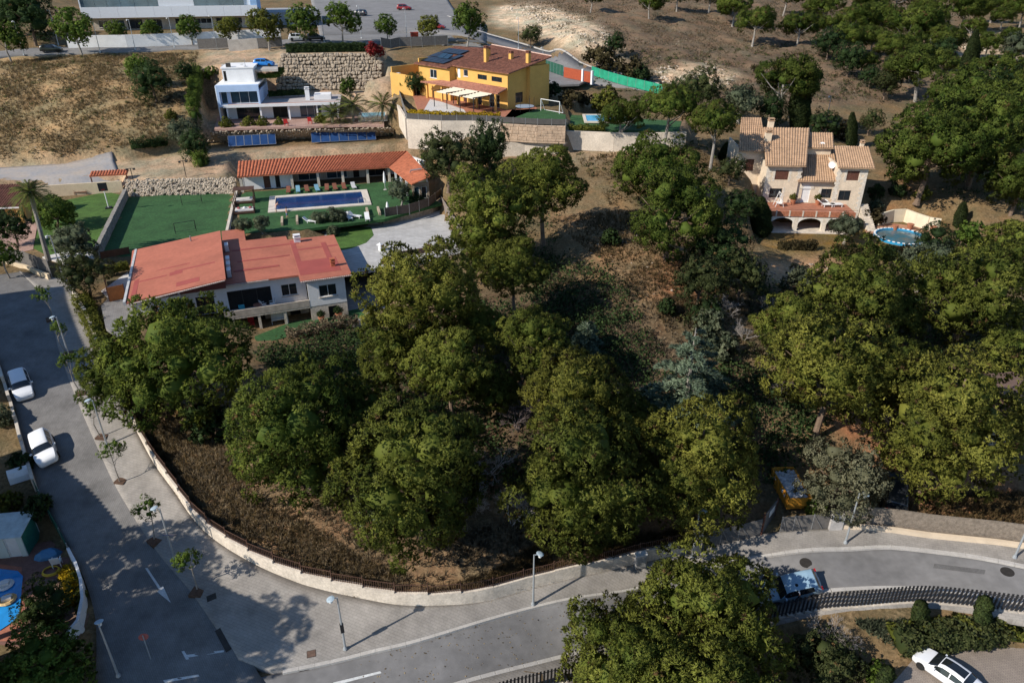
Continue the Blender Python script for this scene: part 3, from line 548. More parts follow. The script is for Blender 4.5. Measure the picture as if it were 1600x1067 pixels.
# ---------------- yellow house ----------------
yh = Frame(U(792, 172, 18.3), -46, 'yellow_house', label='ochre yellow house with brown tile roof and rooftop solar panels', cat='house'); r = yh.root
wall_face(r, YELLOW, (-13.4, 0), 0, 13.6, -.4, 6.0, [(.5, 1.3, 4.0, 5.6, 'wdoor'), (2.2, 3.4, 4.4, 5.5, 'win'), (6.0, 8.4, 4.3, 5.1, 'dark'), (9.6, 12.2, 4.3, 5.1, 'dark'), (2, 3, 0, 2.2, 'door'), (5, 7, 0, 2.2, 'dark'), (9, 11.6, 0, 2.2, 'win')])
wall_face(r, YELLOW, (.2, .25), R(90), 9, -.6, 6.0, [(1.6, 3.4, .9, 2.6, 'dark')])
wall_face(r, YELLOW, (.2, 9.25), R(180), 13.6, -.4, 7.6); MB().add([(.18, .25, 6), (.18, 9.2, 6), (.18, 9.2, 7.6), (-.05, .25, 6), (-.05, 9.2, 6), (-.05, 9.2, 7.6)], [(0, 1, 2), (5, 4, 3), (0, 2, 5, 3)]).build('gable', YELLOW, r)
MB().bx(.2, .95, 4.6, 9.4, -.6, 6.7).build('wall', YELLOW, r)
tile_roof(r, TERRA_BR, [(-13.6, -.6, 6.05), (1.1, -.6, 6.05), (1.1, 9.7, 7.85), (-16.8, 12.0, 8.3)], .36, .5, .1)
MB().tube([(1.1, 9.8, 7.95), (-16.8, 12.1, 8.4)], .13).build('ridge_tiles', mat('ridge_pale', (.5, .34, .27)), r)
wall_face(r, YELLOW, (-22.5, -1.4), 0, 9.1, -.4, 5.6, [(3.4, 5.4, 3.5, 5.0, 'win')]); wall_face(r, YELLOW, (-22.5, 8), R(270), 9.4, -.4, 6.6); wall_face(r, YELLOW, (-13.4, -1.15), R(90), 1.2, -.4, 5.8)
tile_roof(r, TERRA_BR, [(-23.0, -2.0, 5.7), (-13.3, -2.0, 5.7), (-15.2, 9.6, 8.0), (-24, 9.0, 7.8)], .36, .5, .1)
sp = mat('solar_glass', (.02, .045, .075), .25, .2, .8, spec=.35)
for i in range(5):
    for j in range(3 if i < 4 else 2):
        if i in (2, 3) and j == 1: continue
        MB().box((-22.3 + i * 1.5, .2 + j * 2.6, 6.42 + j * .53), (1.42, 2.4, .06), 0, R(11.4)).build('solar_panel', mat('solar_black', (.014, .016, .022), .3, .2, 1, spec=.3), r)
for i in range(2): MB().box((-19.3 + i * 1.55, 2.0, 7.0), (1.4, 1.5, .1), 0, R(25)).build('solar_panel', sp, r)
for x, y, hh in ((-11.2, 6.0, .9), (-8.4, 3.0, 2.0), (-5.2, 6.0, .7), (-.1, 5.2, 1.3)): chimney(r, x, y, 6.1 + (y + .6) * .17, .62, .62, hh + .3, YELLOW, TERRA_BR)
wall_face(r, YELLOW, (-29.5, -3.0), 0, 7.0, -1.0, 3.6); wall_face(r, YELLOW, (-29.5, 4), R(270), 6.75, -1, 4.6); wall_face(r, YELLOW, (-22.55, 4), R(180), 6.9, -1, 4.6); MB().bx(-29.2, -22.6, -2.7, 3.7, 2.5, 2.7).build('terrace', TILE_FLOOR, r)
MB().bx(-28.6, -27.8, -2.2, -1.7, 2.71, 3.5).build('condenser', FRAMEW, r)
pr = tile_roof(r, mat('porch_tile', (.34, .15, .10), .85, .3, 1.5, fine=.3), [(-19.5, -3.4, 2.95), (.1, -2.2, 2.95), (.1, -.05, 3.55), (-13.3, -.05, 3.55)], .34, .5, .08)
for x in (-18.8, -14.5, -10, -5, -.2): MB().bx(x - .16, x + .16, -2.6, -2.28, -.3, 2.75).build('pillar', YELLOW, r)

# pergola with three sun sails (its own thing)
pg = empty('sunshade_pergola', yh.W(-5.6, -5.0), yh.a, 'dark framed pergola with three cream sun sails by yellow house', 'pergola')
sail = mat('sail_cream', (.66, .58, .44), .9, .05, 1)
for i in range(3):
    x0 = -5.2 + i * 3.5; q = MB()
    for k in range(6): y0 = -2.2 + k * .72; q.add([(x0 + .1, y0, 2.55 + k * .06 + .0), (x0 + 3.2, y0, 2.55 + k * .06), (x0 + 3.2, y0 + .36, 2.47 + k * .06), (x0 + .1, y0 + .36, 2.47 + k * .06), (x0 + 3.2, y0 + .72, 2.61 + k * .06), (x0 + .1, y0 + .72, 2.61 + k * .06)], [(0, 1, 2, 3), (3, 2, 4, 5)])
    q.build('sail', sail, pg)
for x in (-5.2, -1.75, 1.75, 5.2):
    MB().bx(x - .05, x + .05, -2.3, 2.2, 2.62, 2.78).build('beam', BLACKM, pg)
    for y in (-2.2, 2.1): MB().bx(x - .05, x + .05, y - .05, y + .05, -.1, 2.618).build('post', BLACKM, pg)
# ---------------- stone mansion ----------------
ms = Frame(U(1203, 332, 9), -4, 'stone_mansion', label='cream stone villa with tan tile roofs above an arcaded terrace', cat='house'); r = ms.root
MST = mat('mansion_render', (.66, .54, .40), .92, .12, 1.1, .25, fine=.12); QUO = mat('quoin_stone', (.64, .57, .47), .92, .2, 3, .3, fine=.15)
wall_face(r, MST, (0, 5), 0, 4.8, -.3, 5.6, [(1.3, 3.2, 3.4, 4.8, 'shut'), (.9, 2.7, .7, 2.1, 'dark')]); wall_face(r, MST, (0, 14), R(270), 8.75, -3, 5.6); wall_face(r, MST, (4.8, 5.25), R(90), 8, 3.0, 5.6)
tile_roof(r, TERRA_OLD, [(-.5, 4.3, 5.65), (5.3, 4.3, 5.65), (7.9, 14, 9.1), (.9, 14, 9.1)], .34, .55, .11)
wall_face(r, MST, (4.8, 5.3), 0, 5.7, -.3, 3.3, [(.9, 2.1, 0, 2.1, 'wdoor'), (3.7, 5.2, .7, 2.1, 'dark')])
tile_roof(r, TERRA_OLD, [(4.6, 4.6, 3.4), (10.6, 4.6, 3.4), (11.6, 12.6, 6.4), (6.6, 12.6, 6.4)], .34, .55, .11)
wall_face(r, MST, (10.2, 4.6), 0, 4.1, -2.5, 5.55, [(1.2, 2.9, 3.6, 5.0, 'shut'), (.6, 2.3, .6, 2.1, 'dark')]); wall_face(r, MST, (14.3, 4.85), R(90), 6, -3, 5.6); wall_face(r, MST, (10.2, 10.6), R(270), 5.75, 2.5, 5.6)
tile_roof(r, TERRA_OLD, [(9.7, 4.0, 5.6), (14.9, 4.0, 5.6), (15.6, 9.6, 7.4), (10.6, 9.6, 7.4)], .34, .55, .11)
wall_face(r, MST, (-3.2, 9), 0, 3.6, -1.5, 6.7, [(1.0, 2.2, 3.6, 5.4, 'shut'), (.5, 1.8, .6, 2.2, 'dark')]); wall_face(r, MST, (-3.2, 18), R(270), 8.75, -2, 6.7)
tile_roof(r, TERRA_OLD, [(-3.7, 8.3, 6.75), (.5, 8.3, 6.75), (1.3, 17.5, 9.9), (-1.9, 17.5, 9.9)], .34, .55, .11)
tile_roof(r, TERRA_OLD, [(7.0, 10.5, 6.9), (10.9, 10.5, 6.9), (11.6, 14.2, 8.4), (7.6, 14.2, 8.4)], .34, .55, .11)
wall_face(r, MST, (7.2, 10.9), 0, 3.5, 3.5, 6.8, [(.4, 1.4, 4.8, 5.8, 'win')]); wall_face(r, MST, (10.7, 11), R(90), 3, 3, 6.8)
wall_face(r, MST, (14.3, 14), R(180), 17, -1, 6.5)
qb = MB()
for (x, y, z0, z1) in ((0, 5, -.3, 5.5), (4.75, 5, 3.4, 5.5), (10.25, 4.6, -.3, 5.5), (14.25, 4.6, -2.5, 5.5), (-3.15, 9, -1, 6.6)):
    k = 0; z = z0
    while z < z1 - .4:
        hh = random.uniform(.32, .42); w = .75 if k % 2 else .45; qb.bx(x - (w * .5 if 0 < x < 14 else (.02 if x <= 0 else w - .02)), x + (w * .5 if 0 < x < 14 else (w if x <= 0 else .02)), y - .03, y + .05, z + .01, z + hh - .01); z += hh; k += 1
for (x0, x1, z0, z1, y) in ((1.1, 3.4, 3.2, 5.0, 5), (.7, 2.9, .5, 2.3, 5), (8.3, 10.2, .5, 2.3, 5.3), (11.2, 13.3, 3.4, 5.2, 4.6)):
    for k in range(5):
        qb.bx(x0 - .12 - .12 * (k % 2), x0 + .16, y - .025, y + .04, z0 + (z1 - z0) * k / 5, z0 + (z1 - z0) * (k + 1) / 5 - .02); qb.bx(x1 - .16, x1 + .12 + .12 * (k % 2), y - .025, y + .04, z0 + (z1 - z0) * k / 5, z0 + (z1 - z0) * (k + 1) / 5 - .02)
qb.build('quoins', QUO, r)['kind'] = 'stuff'
da = MB()
for k in range(9):
    a0 = math.pi * k / 9; a1 = math.pi * (k + 1) / 9; da.add([(6.3 + math.cos(a) * rr, y, 2.05 + math.sin(a) * rr) for y in (5.24, 5.29) for a in (a0, a1) for rr in (.62, 1.05)], [(0, 1, 3, 2), (4, 6, 7, 5), (0, 2, 6, 4), (1, 5, 7, 3)])
da.build('door_arch', QUO, r); ds = MB(); ds.add([(6.3, 5.26, 2.05)] + [(6.3 + .62 * math.cos(math.pi * k / 10), 5.26, 2.05 + .62 * math.sin(math.pi * k / 10)) for k in range(11)], [(0, i + 1, i + 2)[::-1] for i in range(10)]); ds.build('fanlight', FRAMEW, r)
chimney(r, .9, 10.6, 7.2, .9, .8, 1.9, MST, TERRA_OLD); chimney(r, 2.0, 14.3, 8.2, .8, .8, 1.9, MST, TERRA_OLD); chimney(r, 14.6, 9.8, 6.8, .5, .5, 1.1, MST, TERRA_OLD)
for x, y, z in ((9.4, 11.6, 6.2), (9.7, 6.9, 4.4)):
    dd = MB().tube([(x, y, z - .2), (x, y, z + .7)], .03).build('dish_mast', STEEL, r); MB().lathe([(.02, 0), (.3, .05), (.5, .2), (.52, .22)], 14).build('satellite_dish', FRAMEW, dd).matrix_local = Matrix.Translation((x, y - .1, z + .8)) @ Matrix.Rotation(R(60), 4, 'X')
tr = MB().bx(-1.1, 12.2, .0, 5.0, -.35, .0).build('terrace', TILE_FLOOR, r)
pb = MB(); pb.bx(-1.1, 12.2, -.15, -.003, -.5, .22); pb.build('parapet', mat('parapet_brick', (.34, .13, .07), .85, .3, 4, fine=.3), r)
for k in range(8): MB().bx(-1.05 + k * 1.86, -.85 + k * 1.86, -.18, .0, -.5, .32).build('parapet_pier', PALE_STONE, r)
rl_ = MB().bx(-1.1, 12.2, -.1, -.06, .5, .53); rl_.build('railing', BLACKM, r)
ARCW = mat('arcade_white', (.70, .66, .58), .9, .1, 1)
def arch_wall(x0, x1, z0, z1, sp, y):
    mb = MB(); N = 12; xc = (x0 + x1) / 2; hw = (x1 - x0) / 2; rise = z1 - sp
    for k in range(N):
        a0, a1 = math.pi * k / N, math.pi * (k + 1) / N; pa = (xc - hw * math.cos(a0), sp + rise * math.sin(a0)); pb_ = (xc - hw * math.cos(a1), sp + rise * math.sin(a1))
        vs = [(pa[0], yy, pa[1]) for yy in (y, y + .5)] + [(pb_[0], yy, pb_[1]) for yy in (y, y + .5)] + [(pa[0], yy, -.36) for yy in (y, y + .5)] + [(pb_[0], yy, -.36) for yy in (y, y + .5)]
        mb.add(vs, [(0, 4, 6, 2)[::-1], (1, 3, 7, 5)[::-1], (0, 2, 3, 1)])
    mb.build('arch', ARCW, r)
for x0, x1 in ((.4, 3.6), (4.2, 7.6), (8.2, 11.0)): arch_wall(x0, x1, -3.2, -.75, -1.7, -.02)
for x in (.1, 3.9, 7.9, 11.3): MB().bx(x - .298, x + .298, -.03, .5, -3.4, -.36).build('pier', QUO, r)
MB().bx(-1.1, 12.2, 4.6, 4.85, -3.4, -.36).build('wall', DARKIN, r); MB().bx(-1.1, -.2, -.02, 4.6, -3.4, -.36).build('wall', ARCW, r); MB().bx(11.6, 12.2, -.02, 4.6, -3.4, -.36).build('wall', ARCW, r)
MB().bx(-1, 12, -1.0, 4.6, -3.2, -2.66).build('arcade_floor', PALE_STONE, r)
st = MB()
for k in range(12): st.bx(14.4, 15.6, 5.0 - k * .42, 5.42 - k * .42, -2.8, -.1 - k * .22)
st.build('stair', PALE_STONE, r)
# ---------------- white school building ----------------
sc = Frame(U(155, 48, 26), 15, 'school_building', label='large white school building with grey glazed facade at top left', cat='building'); r = sc.root
GREYG = mat('curtain_glass', (.13, .19, .22), .12, .35, .12, spec=.6); WPAN = mat('white_panel', (.74, .76, .78), .6, .03)
wall_face(r, STUCCO_ST, (-1, 0), 0, 39, -2, 2.6, [(1.2, 3.4, .6, 2.2, 'win'), (4.2, 7.0, .6, 2.2, 'blue'), (7.6, 11.0, .2, 2.3, 'dark'), (11.6, 15.4, .0, 2.3, 'win'), (18.5, 22.5, 1.1, 2.3, 'dark'), (23, 27, 1.1, 2.3, 'win'), (28, 34, 1.1, 2.3, 'dark')], .4)
MB().bx(-2.2, 37.3, -3.0, 16, 2.85, 3.1).build('soffit', WPAN, r)
for k in range(10): MB().bx(-2.2 + k * 3.95 + .015, -2.2 + (k + 1) * 3.95 - .015, -3.0, -2.8, 3.103, 5.2).build('panel', WPAN, r)
x = -2.0; 
for k, (w, c) in enumerate(((3, 0), (2.6, 0), (3, 0), (3, 0), (3, 0), (2.2, 0), (8, 1), (3, 0), (3, 0), (3, 0), (2.5, 0))):
    if x + w < 37: MB().bx(x + .04, x + w - .04, -2.6, -2.4, 5.2, 9.5).build('glazing' if not c else 'panel', GREYG if not c else WPAN, r)
    x += w
MB().bx(35.8, 37.3, -2.9, 16, 3.1, 12).build('end_wall', mat('school_blue', (.30, .48, .72), .7, .04), r); MB().bx(-2.3, -2.05, -2.8, 16, 3.1, 11).build('end_wall', WPAN, r); MB().bx(-2.1, 37, -2.3, 16, 9.5, 9.8).build('roof', WPAN, r)
MB().bx(-2.05, 35.8, -2.39, -2.2, 5.2, 9.5).build('wall', WPAN, r)
MB().bx(38, 52, 6, 26, -2, 3).build('annex', mat('annex_grey', (.30, .31, .32), .9), r)
# ---------------- flat surfaces of the yards ----------------
def patch(name, px, z, m, th=.03, kind='structure'):
    q = [U(u, v, z) for u, v in px]; o = q[0]; mb = MB().prism([(p.x - o.x, p.y - o.y) for p in q], -.35, th)
    b = mb.build(name, m); b.location = (o.x, o.y, z); b['kind'] = kind; return b
def blob(c, rx, ry, n=20, j=.0): return [(c[0] + rx * math.cos(2 * math.pi * k / n) * (1 + random.uniform(-j, j)), c[1] + ry * math.sin(2 * math.pi * k / n) * (1 + random.uniform(-j, j))) for k in range(n)]
STAMP = paver_mat('stamped_concrete', (.40, .39, .37), (.47, .46, .44), (.33, .32, .3), .7, .5, .5, .2); PATIO = paver_mat('patio_slab', (.25, .25, .245), (.30, .29, .28), (.2, .2, .2), .6, .6, .3, .2)
DRIVEG = paver_mat('driveway_block', (.22, .21, .20), (.26, .25, .235), (.14, .13, .13), .3, .15, .4); PINKP = paver_mat('pink_paver', (.40, .25, .20), (.44, .29, .23), (.3, .2, .16), .4, .4, .2)
WORN = mat('worn_asphalt', (.27, .275, .285), .9, .3, .25, .2, col2=(.40, .335, .27), coord='World', fine=.1); GRAVEL = mat('white_gravel', (.55, .53, .50), .95, .2, 6, .5, coord='World', fine=.3)
patch('sports_turf', [(157, 401), (199, 309), (367, 299), (352, 368), (340, 402)], 8.2, TURF)
patch('pool_lawn', [(374, 366), (374, 306), (384, 301), (612, 284), (650, 300), (690, 318), (600, 343), (470, 359)], 8.5, TURF)
patch('lawn', [(490, 392), (517, 361), (560, 354), (580, 356), (584, 368), (572, 380), (548, 389), (520, 394)], 7.2, LAWN, .05)
patch('driveway', [(510, 432), (600, 419), (735, 399), (690, 329), (600, 349), (500, 362), (490, 400)], 7.2, STAMP)
patch('patio', [(535, 440), (602, 421), (612, 470), (600, 500), (556, 510), (520, 500)], 4.1, PATIO)
patch('lawn_strip', [(398, 526), (452, 505), (560, 483), (572, 494), (415, 536), (398, 538)], 4.1, TURF, .06)
patch('driveway', [(158, 478), (170, 465), (206, 470), (211, 522), (188, 528), (165, 512)], 7.5, DRIVEG)
patch('driveway', [(158, 455), (200, 425), (206, 452), (172, 470)], 7.5, GRAVEL)
patch('lawn', [(52, 388), (60, 344), (78, 318), (168, 300), (192, 306), (150, 388), (100, 398), (75, 400)], 8.6, LAWN)
patch('patio', [(-40, 400), (-40, 345), (40, 342), (62, 345), (52, 390), (20, 398)], 8.6, PINKP)
patch('gravel_bed', [(66, 402), (100, 394), (150, 390), (146, 404), (100, 412)], 8.6, GRAVEL, .05)
strip_obj('ball_court', resample([U(-60, 300, 10.1), U(60, 291, 10.1), U(190, 283, 10.15)], 40), resample([U(-60, 264, 10.8), U(60, 257, 10.9), U(178, 249, 11)], 40), .1, WORN, 10, use_h=h)
patch('terrace_floor', [(335, 202), (540, 196), (600, 196), (600, 180), (340, 182)], 14, PINKP)
patch('forecourt', [(346, 110), (434, 109), (434, 100), (346, 101)], 22.5, CONC)
patch('terrace_floor', [(655, 176), (790, 190), (840, 170), (800, 140), (640, 138)], 18.3, TILE_FLOOR)
patch('gravel_bed', [(660, 177), (735, 186), (725, 172), (690, 160), (672, 156)], 18.3, GRAVEL, .06)
patch('lawn', [(783, 190), (883, 195), (884, 180), (850, 171), (800, 172)], 18.3, TURF)
patch('lawn', [(888, 203), (1060, 206), (1065, 190), (890, 180)], 17.0, TURF)
patch('forecourt', [(852, 134), (905, 132), (925, 122), (880, 108), (852, 112)], 18.3, ASPH2)
patch('deck', [(60, 905), (128, 905), (140, 960), (120, 1005), (90, 1010), (40, 990)], .3, mat('deck_wood', (.17, .11, .08), .8, .2, 3, fine=.2), .06)
patch('patio', [(-60, 1000), (-60, 870), (80, 845), (110, 870), (128, 903), (60, 904), (30, 1010)], .3, mat('dark_terracotta', (.19, .10, .08), .8, .2, 2, fine=.2), .03)
patch('car_park', [(1375, 1090), (1425, 1032), (1560, 1003), (1700, 1013), (1700, 1120)], -.1, paver_mat('car_park_block', (.27, .225, .185), (.31, .26, .21), (.18, .15, .13), .25, .12, .6))
# back street and lot: draped strips
bs_a = smooth_line([P(u, v) for u, v in ((-200, 128), (0, 91), (80, 87), (200, 83), (300, 78), (420, 73), (560, 69), (700, 66), (760, 70))], 60); bs_b = smooth_line([P(u, v) for u, v in ((-200, 108), (0, 82), (80, 76), (200, 76), (300, 72), (420, 66), (500, 58), (700, 40), (760, 40))], 60)
strip_obj('back_street', bs_a, bs_b, .22, ASPH2, 4, use_h=h)
lot_a = smooth_line([P(u, v) for u, v in ((500, 58), (560, 56), (640, 54), (700, 56), (740, 62))], 40); lot_b = smooth_line([P(u, v) for u, v in ((480, -30), (560, -30), (620, -30), (660, -25), (690, -20))], 40)
strip_obj('parking_lot', lot_a, lot_b, .3, ASPH2, 10, use_h=h)
sr_a = smooth_line([U(u, v, z) for u, v, z in ((690, 66, 24.4), (745, 70, 23.8), (800, 86, 22.1), (850, 102, 20.3), (905, 119, 18.7), (960, 134, 17.4), (1034, 151, 16.4))], 50); sr_b = smooth_line([U(u, v, z) for u, v, z in ((700, 36, 25), (745, 50, 24.3), (805, 67, 22.4), (860, 85, 20.8), (905, 99, 19.6), (960, 115, 18.4), (1030, 133, 17.4))], 50)
strip_obj('side_road', sr_a, sr_b, .15, ASPH2, 4)
kerb('kerb', sr_b, .35, .35, KERBM, seg=2)
# ---------------- walls and fences ----------------
def arr(pts): return [Vector(p) for p in pts]
def wall_run(name, pts, hgt, th, m, label, cat='wall', cap=None, seg=4.0, base=None, drop=.5, part='wall_panel', group=None, step=False):
    """wall made of panels between points; base = fixed ground height or None for the terrain"""
    pts = arr(pts); O = pts[0]; z0 = base if base is not None else G(O.x, O.y); root = empty(name, (O.x, O.y, z0), 0, label, cat, group)
    for a, b in zip(pts, pts[1:]):
        L = (b - a).xy.length; n = max(1, round(L / seg)); ang = math.atan2(b.y - a.y, b.x - a.x)
        for k in range(n):
            p = a.lerp(b, k / n); q = a.lerp(b, (k + 1) / n); c = (p + q) / 2; za, zb = (base, base) if base is not None else (G(p.x, p.y), G(q.x, q.y))
            if step: za = zb = (za + zb) / 2
            ca, sa = math.cos(ang), math.sin(ang); l = (q - p).xy.length; nx, ny = -sa * th / 2, ca * th / 2
            P4 = [(p.x - nx - O.x, p.y - ny - O.y), (q.x - nx - O.x, q.y - ny - O.y), (q.x + nx - O.x, q.y + ny - O.y), (p.x + nx - O.x, p.y + ny - O.y)]
            lo = [za - z0 - drop, zb - z0 - drop, zb - z0 - drop, za - z0 - drop]; hh = hgt if not callable(hgt) else hgt(k, n); hi = [za - z0 + hh, zb - z0 + hh, zb - z0 + hh, za - z0 + hh]
            w = MB().prism(P4, lo, hi).build(part, m, root)
            if cap: MB().prism([(p.x - nx * 1.3 - O.x, p.y - ny * 1.3 - O.y), (q.x - nx * 1.3 - O.x, q.y - ny * 1.3 - O.y), (q.x + nx * 1.3 - O.x, q.y + ny * 1.3 - O.y), (p.x + nx * 1.3 - O.x, p.y + ny * 1.3 - O.y)], [v + .003 for v in hi], [v + .1 for v in hi]).build('coping', cap, w)
    return root
def fence_run(name, pts, hgt, m, label, seg=2.2, base=None, postm=None, th=.04, lift=.05, cat='fence', group=None, braces=False, zoff=0):
    pts = arr(pts); O = pts[0]; z0 = (base if base is not None else G(O.x, O.y)); root = empty(name, (O.x, O.y, z0), 0, label, cat, group); postm = postm or STEEL
    first = True
    for a, b in zip(pts, pts[1:]):
        L = (b - a).xy.length; n = max(1, round(L / seg)); ang = math.atan2(b.y - a.y, b.x - a.x); ca, sa = math.cos(ang), math.sin(ang)
        for k in range(n):
            p = a.lerp(b, k / n); q = a.lerp(b, (k + 1) / n); za, zb = (base, base) if base is not None else (G(p.x, p.y), G(q.x, q.y)); za += zoff; zb += zoff; nx, ny = -sa * th / 2, ca * th / 2
            P4 = [(p.x - nx - O.x, p.y - ny - O.y), (q.x - nx - O.x, q.y - ny - O.y), (q.x + nx - O.x, q.y + ny - O.y), (p.x + nx - O.x, p.y + ny - O.y)]
            MB().prism(P4, [za - z0 + lift, zb - z0 + lift] * 1 + [zb - z0 + lift, za - z0 + lift], [za - z0 + hgt, zb - z0 + hgt, zb - z0 + hgt, za - z0 + hgt]).build('panel', m, root)
            MB().tube([(p.x - O.x, p.y - O.y, za - z0 - .3), (p.x - O.x, p.y - O.y, za - z0 + hgt + .08)], .045).build('post', postm, root)
            if braces: MB().tube([(p.x - O.x + sa * .1, p.y - O.y - ca * .1, za - z0 + hgt * .95), ((p.x + q.x) / 2 - O.x + sa * .1, (p.y + q.y) / 2 - O.y - ca * .1, (za + zb) / 2 - z0)], .02).build('brace', postm, root)
    q = pts[-1]; zb = (base if base is not None else G(q.x, q.y)) + zoff; MB().tube([(q.x - O.x, q.y - O.y, zb - z0 - .3), (q.x - O.x, q.y - O.y, zb - z0 + hgt + .08)], .045).build('post', postm, root)
    return root
WALLC = mat('stained_wall', (.60, .53, .44), .92, .2, .7, .35, coord='World', fine=.15)
# curved boundary wall with stepped railings
def boundary_wall():
    L = np.concatenate([[0], np.cumsum(np.hypot(*np.diff(W_WALL[:, :2], axis=0).T))]); n = 25; S = np.linspace(0, L[-1], n + 1); pt = lambda s: np.array([np.interp(s, L, W_WALL[:, 0]), np.interp(s, L, W_WALL[:, 1])])
    O = Vector((*pt(0), h_smooth(*[np.array([c]) for c in pt(0)])[0])); root = empty('boundary_wall', O, 0, 'long curved stained concrete wall along the bend with stepped rusty railings', 'wall')
    RAILM = mat('rusty_rail', (.085, .045, .03), .75, .3, 3)
    for i in range(n):
        ss = np.linspace(S[i], S[i + 1], 4); q = np.array([pt(s) for s in ss]); zz = h_smooth(q[:, 0], q[:, 1]); top = zz.min() + 1.3 + .1 * (zz.max() - zz.min()); d = q[-1] - q[0]; d /= np.hypot(*d); nn = np.array([-d[1], d[0]]) * .3
        mb = MB()
        out = [(p[0] - O.x, p[1] - O.y) for p in q] + [(p[0] + nn[0] - O.x, p[1] + nn[1] - O.y) for p in q[::-1]]
        w = MB().prism(out, [v - .5 - O.z for v in zz] + [v - .5 - O.z for v in zz[::-1]], top - O.z).build('wall_panel', WALLC, root)
        r_ = MB(); c0 = q[0] + nn * .5; c1 = q[-1] + nn * .5; m = int(np.hypot(*(c1 - c0)) / .16)
        for k in range(m + 1):
            p = c0 + (c1 - c0) * k / m; r_.box((p[0] - O.x, p[1] - O.y, top - O.z + (.36 if 0 < k < m else .42)), (.03 if 0 < k < m else .06, .03 if 0 < k < m else .06, .72 if 0 < k < m else .84), math.atan2(d[1], d[0]))
        c = (c0 + c1) / 2
        for z in (.08, .68): r_.box((c[0] - O.x, c[1] - O.y, top - O.z + z), (np.hypot(*(c1 - c0)), .04, .04), math.atan2(d[1], d[0]))
        r_.build('railing', RAILM, root)
    pw = Vector((*pt(L[-1]), 0)); return root
boundary_wall()
# wall between the street pavement and the white villa, grey mesh above
GREYM = mat('grey_screen', (.13, .12, .11), .9, .2, 3, .3, fine=.2); BROWNSC = mat('brown_screen', (.10, .075, .06), .9, .2, 3, .3, fine=.2); GREENM = mat('green_mesh', (.02, .28, .16), .7, .25, .8, .4)
wall_run('villa_wall', [Vector(p) for p in W_UP[8:40:4]], .9, .3, STUCCO_ST, 'low pale wall climbing beside the street below the white villa', cap=None, seg=3, step=True)
# yellow rendered wall round the left garden
W_YW = [U(-40, 404, 8.4), U(0, 412, 8.4), U(40, 420, 8.4), U(78, 437, 8.2)]
wall_run('garden_wall', W_YW, .8, .3, CREAM, 'cream curved garden wall at top of the street with grey screen above', seg=2.5, base=8.1)
fence_run('screen_fence', [Vector((p.x, p.y + .5, 0)) for p in W_YW], 2.2, GREYM, 'weathered grey screen fence above the cream curved garden wall', base=8.2)
fence_run('wooden_fence', [U(165, 440, 7.5), U(172, 472, 7.5), U(198, 466, 7.5)], 1.7, mat('orange_wood', (.33, .115, .035), .7, .2, 2.5, .2, fine=.2), 'orange wooden fence at the corner of the white villa', base=7.5, postm=WOODB)
fence_run('wooden_fence', [U(160, 408, 7.9), U(204, 400, 7.9)], 1.2, mat('brown_wood', (.14, .06, .03), .7, .2, 2.5), 'low brown wooden fence behind the red roof at turf corner', base=7.9, postm=WOODB)
# east: grey screens, gate, brushwood wall
ew = [Vector(p) for p in W_EAST]; i0 = 3; 
def east_at(u): # point of the east line nearest a pixel column
    best = None
    for p in ew:
        dep = p.y * _C - (p.z - CAM_Z) * _S; uu = 800 + F_PX * p.x / dep
        if best is None or abs(uu - u) < best[0]: best = (abs(uu - u), p)
    return best[1].copy()
e = [east_at(u) for u in (1098, 1125, 1152, 1190)]; fence_run('mesh_fence', e, 1.7, GREYM, 'grey screened mesh fence left of the open gate', braces=True)
e = [east_at(u) for u in (1214, 1240, 1268, 1300)]; fence_run('mesh_fence', e, 1.6, GREYM, 'grey screened mesh fence right of the gate, by the yellow skip', braces=True)
pp = east_at(1090); MB().prism([(-.35, -.3), (.35, -.3), (.3, .3), (-.3, .3)], -.3, 2.3).build('gate_pillar', WALLC, None, label='pale concrete gate pillar at the end of the boundary wall', cat='pillar').location = (pp.x, pp.y, pp.z)
g0, g1 = east_at(1190), east_at(1214); gt = empty('metal_gate', g0, math.atan2(g1.y - g0.y + 1.6, g1.x - g0.x), 'brown metal gate leaf with white notice, swung open', 'gate')
MB().bx(0, 2.4, -.04, .04, .1, 2.0).build('gate_leaf', GREYM, gt); MB().bx(.9, 1.9, -.07, -.045, 1.2, 1.8).build('notice', FRAMEW, gt)
for x in (-.02, 2.42): MB().bx(x - .07, x + .07, -.07, .07, -.3, 2.1).build('post', WOODB, gt)
e = [east_at(u) for u in (1312, 1340, 1400, 1450, 1500, 1560, 1600, 1650)]
wall_run('low_wall', e, .45, .3, mat('cream_kerb_wall', (.60, .49, .36), .9, .1, 1), 'low cream rendered wall beside the right hand pavement', seg=3)
wall_run('brushwood_screen', [Vector((p.x + .1, p.y + .5, p.z)) for p in e], 1.75, .14, mat('brushwood', (.20, .165, .13), .95, .3, 4, .6, fine=.3), 'grey brown brushwood screen above the low cream wall', 'fence', seg=2.4, part='panel')
pb_ = east_at(1306); MB().bx(-.5, .5, -.3, .3, -.3, 1.5).build('meter_cabinet', mat('cabinet_grey', (.42, .40, .38), .8), None, label='pale grey meter cabinet between mesh fence and brushwood', cat='cabinet').location = (pb_.x, pb_.y, pb_.z)
ct = Vector(W_WALL[-16]); 
